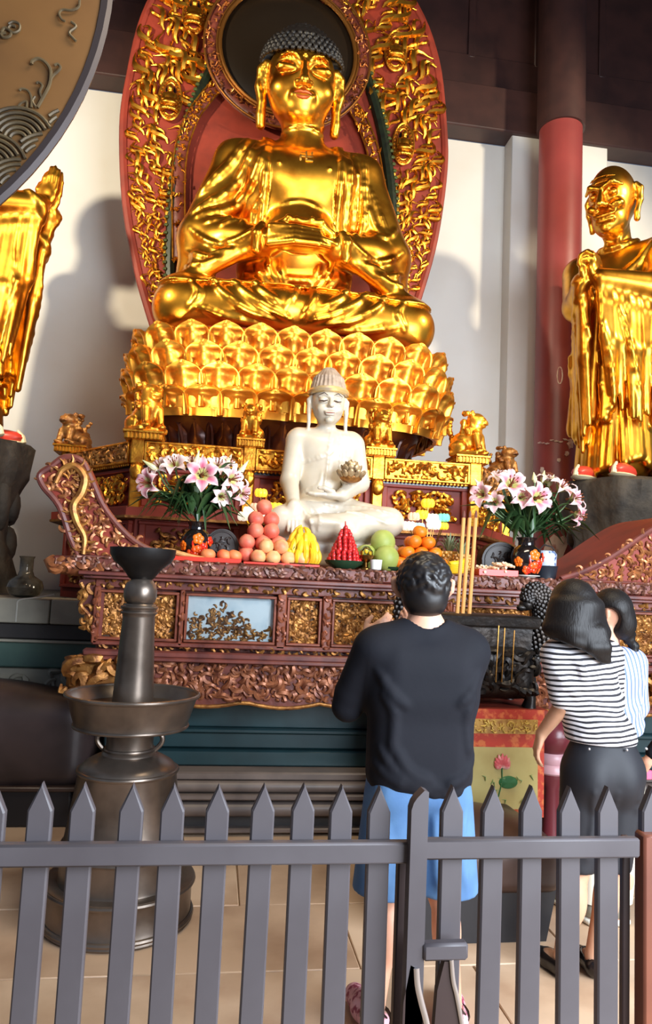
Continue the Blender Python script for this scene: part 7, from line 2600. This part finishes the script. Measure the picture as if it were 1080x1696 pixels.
# ------------------------------------------------------------------ second woman beyond her
Y2 = 3.5
r_ = lambda x, y, dy=0.0: np.array(P(x, y, Y2 + dy))
w2 = thing('person', 'person in pale blue striped shirt and white trousers with black braid', 'person', (2.05, Y2, 0))
hd2 = r_(1010, 1018)
S = SDF((1.62, 3.16, 0.02), (2.44, 3.92, 1.74), 0.0088)
S.cap(r_(1010, 1230), r_(1012, 1120), 0.080, 0.08)
S.cap(r_(970, 1098), r_(1050, 1098), 0.05, 0.05, 0.05)
S.cap(r_(1012, 1095), r_(1005, 1045), 0.050, 0.048, 0.03)
hp2 = head(S, hd2, radians(-48), 0.1, 0.98)
bL = [r_(968, 1100), r_(962, 1170, 0.05), r_(985, 1215, 0.2)]
bR = [r_(1050, 1100), r_(1054, 1170, 0.02), r_(1020, 1215, 0.18)]
for A in (bL, bR):
    S.cap(A[0], A[1], 0.045, 0.040, 0.02)
    S.cap(A[1], A[2], 0.039, 0.026, 0.012)
hand(S, bL[2], (0.5, 0.6, 0.3), (0, 0, 1), (1, -0.2, 0), 0.92)
hand(S, bR[2], (-0.5, 0.6, 0.3), (0, 0, 1), (-1, -0.2, 0), 0.92)
legs(S, [r_(990, 1290), r_(1035, 1290)], [r_(985, 1420), r_(1030, 1420)], [r_(984, 1512), r_(1024, 1512)], [np.array([1.86, 3.66, 0.03]), np.array([2.03, 3.66, 0.03])])
S.build('body', SKIN, w2)
S = SDF((1.60, 3.14, 0.92), (2.46, 3.94, 1.50), 0.0088)
S.ell(r_(1012, 1120), (0.165, 0.115, 0.15))
S.ell(r_(1012, 1200), (0.160, 0.125, 0.22), 0.05)
S.cap(r_(975, 1093), r_(1048, 1093), 0.058, 0.058, 0.05)
for A in (bL, bR):
    S.cap(A[0], A[1], 0.062, 0.060, 0.04)
    S.cap(A[1], A[1] + (A[2] - A[1]) * 0.6, 0.056, 0.045, 0.02)
S.cap(r_(1010, 1062), r_(1005, 1020), 0.06, 0.08, 0.01, 's')
S.box(r_(1012, 1290), (0.4, 0.4, 0.07), 0.01, 0.01, 's')
S.folds([[(r_(*a)[0], r_(*a)[2]) for a in ln] for ln in ([(1052, 1120), (1044, 1160), (1020, 1185)], [(1055, 1190), (1040, 1205), (1015, 1210)])], 0.012, k=0.02)
S.build('shirt', striped('blue_white_stripes', srgb(200, 204, 224), srgb(100, 120, 176), (0, 2, 0.12), 40.0, 0.42, 0.010), w2)
WH = mat('white_cotton', srgb(232, 222, 200), 0.75)
S = SDF((1.68, 3.22, 0.10), (2.34, 3.80, 1.0), 0.0095)
S.ell(r_(1012, 1285), (0.160, 0.125, 0.17))
for a, b, c in (((990, 1290), (985, 1420), (983, 1495)), ((1035, 1290), (1030, 1420), (1025, 1495))):
    S.cap(r_(*a), r_(*b), 0.095, 0.070, 0.03)
    S.cap(r_(*b), r_(*c), 0.070, 0.062, 0.02)
S.build('trousers', WH, w2)
S = SDF((1.74, 3.24, 1.10), (2.34, 3.74, 1.78), 0.0085)
S.ell(hd2 + np.array([0.01, -0.005, 0.03]), (0.100, 0.112, 0.108))
S.ell(hd2 + np.array([0.05, -0.03, -0.04]), (0.07, 0.075, 0.085), 0.03)
for z in (0.01, -0.07):
    S.ell(hp2(-0.01, 0.115, z), (0.08, 0.085, 0.085), 0.01, 's')
S.ell(hp2(-0.10, -0.01, -0.035), (0.062, 0.075, 0.072), 0.01, 's')
for i in range(8):
    S.ell(r_(1034 + 3.4 * i, 1030 + 10 * i, -0.02) + np.array([0.008 * (-1) ** i, 0, 0]), (0.036 - 0.002 * i, 0.030, 0.026), 0.008)
S.build('braided_hair', HAIRS, w2)
SHG = mat('grey_canvas_shoe', srgb(150, 144, 128), 0.7)
SOL = mat('white_shoe_sole', srgb(232, 228, 214), 0.5)
for (x, y, to) in ((984, 1512, (1.86, 3.66)), (1024, 1512, (2.03, 3.66))):
    an = r_(x, y)
    S = SDF((min(an[0], to[0]) - 0.09, 3.34, 0.02), (max(an[0], to[0]) + 0.09, 3.82, 0.16), 0.0075)
    S.poly([(an[0], an[1] - 0.01, 0.075), ((an[0] + to[0]) / 2, (an[1] + to[1]) / 2, 0.062), (to[0], to[1] + 0.06, 0.05)], [0.050, 0.046, 0.034], 0.02)
    S.box((an[0], 3.5, -0.01), (0.4, 0.4, 0.038), 0.002, 0.003, 's')
    s_ = S.build('shoe', SHG, w2)
    S = SDF((min(an[0], to[0]) - 0.09, 3.34, 0.0), (max(an[0], to[0]) + 0.09, 3.82, 0.06), 0.0075)
    S.poly([(an[0], an[1] - 0.01, 0.03), (to[0], to[1] + 0.06, 0.03)], [0.054, 0.040], 0.01)
    S.box((an[0], 3.5, 0.065), (0.4, 0.4, 0.035), 0.002, 0.003, 's')
    S.box((an[0], 3.5, -0.03), (0.4, 0.4, 0.032), 0.002, 0.003, 's')
    S.build('sole', SOL, s_)


# ------------------------------------------------------------------ two more visitors cut by the picture edges
def bystander(label, x, y, a, armpx, hy):
    t = thing('person', label, 'person', (x, y, 0))
    h = 1.62
    fw, rt = np.array([sin(a), cos(a), 0]), np.array([cos(a), -sin(a), 0])
    b = lambda u, v, z: np.array([x, y, z]) + rt * u + fw * v
    lo, hi = (x - 0.62, y - 0.62, 0.02), (x + 0.62, y + 0.62, 1.72)
    S = SDF(lo, hi, 0.0105)
    S.cap(b(0, 0, 0.92), b(0, 0, 1.25), 0.11, 0.12)
    S.cap(b(-.15, 0, 1.33), b(.15, 0, 1.33), 0.05, 0.05, 0.05)
    S.cap(b(0, 0, 1.33), b(0, 0.01, 1.46), 0.05, 0.048, 0.03)
    head(S, b(0, 0.02, 1.53), a, 0.05, 0.98)
    arms = []
    for s in (-1, 1):
        el = b(s * 0.25, -0.02, 1.06)
        wr = np.array(armpx) if s * (rt @ (np.array(armpx) - np.array([x, y, 0]))) > 0 else b(s * 0.20, 0.16, 0.92)
        A = [b(s * 0.185, 0, 1.31), el, wr]
        arms.append(A)
        S.cap(A[0], A[1], 0.045, 0.04, 0.02)
        S.cap(A[1], A[2], 0.039, 0.027, 0.012)
        hand(S, wr, fw * 0.5 + np.array([0, 0, -0.6]), fw, -s * rt, 0.95)
    legs(S, [b(-.09, 0, .86), b(.09, 0, .86)], [b(-.09, .01, .47), b(.09, .01, .47)], [b(-.09, -.02, .09), b(.09, -.02, .09)], [b(-.10, .16, .03), b(.10, .16, .03)])
    S.build('body', SKIN, t)
    S = SDF(lo, hi, 0.0105)
    S.box(b(0, 0, 1.10), (0.17, 0.125, 0.24), 0.10)
    S.cap(b(-.16, 0, 1.32), b(.16, 0, 1.32), 0.065, 0.065, 0.05)
    for A in arms:
        S.cap(A[0], A[1], 0.070, 0.062, 0.04)
        S.cap(A[1], A[1] + (A[2] - A[1]) * 0.85, 0.06, 0.045, 0.02)
    S.cap(b(0, 0, 1.42), b(0, 0.01, 1.6), 0.06, 0.09, 0.01, 's')
    S.build('black_jacket', BLACKT, t)
    S = SDF(lo, (hi[0], hi[1], 1.0), 0.0115)
    S.ell(b(0, 0, .88), (0.155, 0.125, 0.14))
    for s in (-1, 1):
        S.cap(b(s * .085, 0, .84), b(s * .09, .01, .47), 0.102, 0.088, 0.03)
        S.cap(b(s * .09, .01, .47), b(s * .09, -.01, .13), 0.086, 0.074, 0.02)
    S.build('trousers', BLACKP, t)
    S = SDF((x - .2, y - .2, 1.3), (x + .2, y + .2, 1.75), 0.009)
    S.ell(b(0, 0, 1.56), (0.098, 0.11, 0.105))
    S.ell(b(0, -.03, 1.47), (0.085, 0.08, 0.09), 0.03)
    for z in (1.54, 1.46):
        S.ell(b(0, 0.14, z), (0.078, 0.078, 0.078), 0.01, 's')
    S.build('hair', HAIR, t)
    m = MB()
    for s in (-1, 1):
        c = b(s * .095, 0.06, 0.045)
        m.ell(c, (0.055, 0.14, 0.045), 14, 8, rot=rotm(0, 0, -a))
    m.build('shoes', BLACK, t)
    return t, arms


qh = P(1072, 1262, 3.75)
bp, ba_ = bystander('person in black clothes at the right edge, mostly outside the picture', 2.80, 3.80, radians(-30), tuple(qh), 1.6)
o = MB().box((qh.x + 0.01, qh.y + 0.03, qh.z - 0.075), (0.07, 0.02, 0.05), 0.008).build('pink_purse', mat('pink_leather', srgb(226, 96, 128), 0.5), base=(qh.x, qh.y + 0.03, qh.z - 0.1))
tag(o, 'small pink purse held by the person in black at the right edge', 'purse')
bystander('person in black clothes at the left edge, only the sleeve in the picture', -1.22, 3.55, radians(20), (-1.06, 3.78, 0.9), 1.6)

# ================================================================== picket fence in the foreground
FY = 1.80
FEN = mat('grey_brown_fence_paint', srgb(82, 77, 80), 0.5, 0.0, (srgb(70, 64, 67), 3, 4, 0.4, 0.7), (0.06, 14, 0.004))
FEND = mat('dark_brown_fence_paint', srgb(58, 42, 40), 0.5, 0.0, (srgb(46, 34, 32), 3, 4, 0.4, 0.7))
FENR = mat('red_brown_post_paint', srgb(126, 72, 52), 0.45, 0.0, (srgb(104, 58, 44), 3, 4, 0.4, 0.7))
fn_ = thing('picket_fence', 'grey brown painted picket fence with pointed pales across the foreground', 'fence', (0.33, FY, 0))
m = MB()
w, ht, tip, th, ch = 0.0555, 1.112, 0.062, 0.022, 0.004
out = [(-w / 2, 0.06), (w / 2, 0.06), (w / 2, ht - tip), (0, ht), (-w / 2, ht - tip)]
inn = [(-w / 2 + ch, 0.06), (w / 2 - ch, 0.06), (w / 2 - ch, ht - tip - 0.002), (0, ht - ch * 1.5), (-w / 2 + ch, ht - tip - 0.002)]
vs = [(x, -th / 2, z) for x, z in inn] + [(x, -th / 2 + ch, z) for x, z in out] + [(x, th / 2, z) for x, z in out]
fs = [(0, 1, 2, 3, 4), (14, 13, 12, 11, 10)]
for i in range(5):
    j = (i + 1) % 5
    fs += [(5 + i, 5 + j, j, i), (10 + i, 10 + j, 5 + j, 5 + i)]
m.add(vs, fs)
pk = m.build('picket', FEN, fn_, smooth=0)
pk.data.transform(Matrix.Translation(Vector(fn_.location)))
first = True
g = random.Random(2)
for x in (-80, -6, 66, 140, 218, 290, 362, 432, 502, 567, 632, 750, 813, 879, 946, 1008, 1074):
    o = pk if first else dup(pk, parent=fn_)
    first = False
    p = P(x, 1330, FY + 0.012)
    o.location = Vector((p.x, FY + 0.013, g.uniform(-.003, .003))) - fn_.location
    o.rotation_euler = (0, g.uniform(-.006, .006), 0)
x0, x1 = P(-90, 1400, FY).x, P(690, 1390, FY).x
MB().box(((x0 + x1) / 2, FY - 0.014, 0.962), (x1 - x0, 0.030, 0.050), 0.005).build('rail', FEN, fn_)
x2 = P(1052, 1380, FY).x
MB().box(((x1 + x2) / 2, FY - 0.012, 0.968), (x2 - x1, 0.028, 0.048), 0.005).build('rail', FEN, fn_)
MB().box(((x0 + x2) / 2, FY - 0.014, 0.20), (x2 - x0, 0.030, 0.055), 0.005).build('rail', FEN, fn_)
# front post with a rounded shoulder
px_ = P(692, 1330, FY - 0.03).x
pp = [(-0.021, 0.0), (0.021, 0.0), (0.021, 1.112), (0.010, 1.116), (-0.008, 1.098), (-0.016, 1.086), (-0.021, 1.07)]
MB().prism([(px_ + a, b) for a, b in pp], FY - 0.052, FY - 0.016).build('gate_post', FEN, fn_)
# dark board behind the post
pq = P(662, 1450, FY + 0.03).x
MB().box((pq + 0.008, FY + 0.045, 0.48), (0.024, 0.03, 0.96), 0.004).build('back_board', FEND, fn_)
# right end post, darker inner stile
pr_ = P(1074, 1450, FY - 0.01).x
MB().box((pr_ + 0.005, FY - 0.0, 0.50), (0.05, 0.05, 1.0), 0.006).build('end_post', FENR, fn_)
MB().box((pr_ - 0.038, FY + 0.035, 0.49), (0.022, 0.02, 0.98), 0.004).build('inner_stile', FEND, fn_)
MB().box((P(1030, 1410, FY + 0.03).x, FY + 0.035, 0.945), (0.07, 0.02, 0.03), 0.004).build('end_block', FEND, fn_)
# latch rail and the bent steel straps below it
a, b = P(700, 1576, FY - 0.05), P(774, 1576, FY - 0.05)
MB().box(((a.x + b.x) / 2, FY - 0.045, a.z), (b.x - a.x, 0.03, 0.040), 0.006).build('latch_bar', FEN, fn_)
STEEL = mat('brushed_steel', srgb(196, 192, 194), 0.3, 0.9)
for ln, wd in (([(690, 1604), (692, 1632), (698, 1660), (708, 1700), (712, 1740)], 0.007), ([(748, 1590), (751, 1624), (757, 1650), (766, 1700), (770, 1740)], 0.005)):
    c = catmull([tuple(P(x, y, FY - 0.056)) for x, y in ln], 4)
    MB().tube(c, wd, 8, flat=((0, 1, 0), 0.4)).build('steel_strap', STEEL, fn_)
for ln in ([(680, 1598), (690, 1604), (698, 1660), (710, 1740), (664, 1740), (668, 1660)], [(736, 1592), (747, 1592), (756, 1650), (768, 1740), (716, 1740), (724, 1640)]):
    MB().prism([(P(x, y, FY - 0.05).x, P(x, y, FY - 0.05).z) for x, y in ln], FY - 0.052, FY - 0.030).build('strap_plate', FEND, fn_)
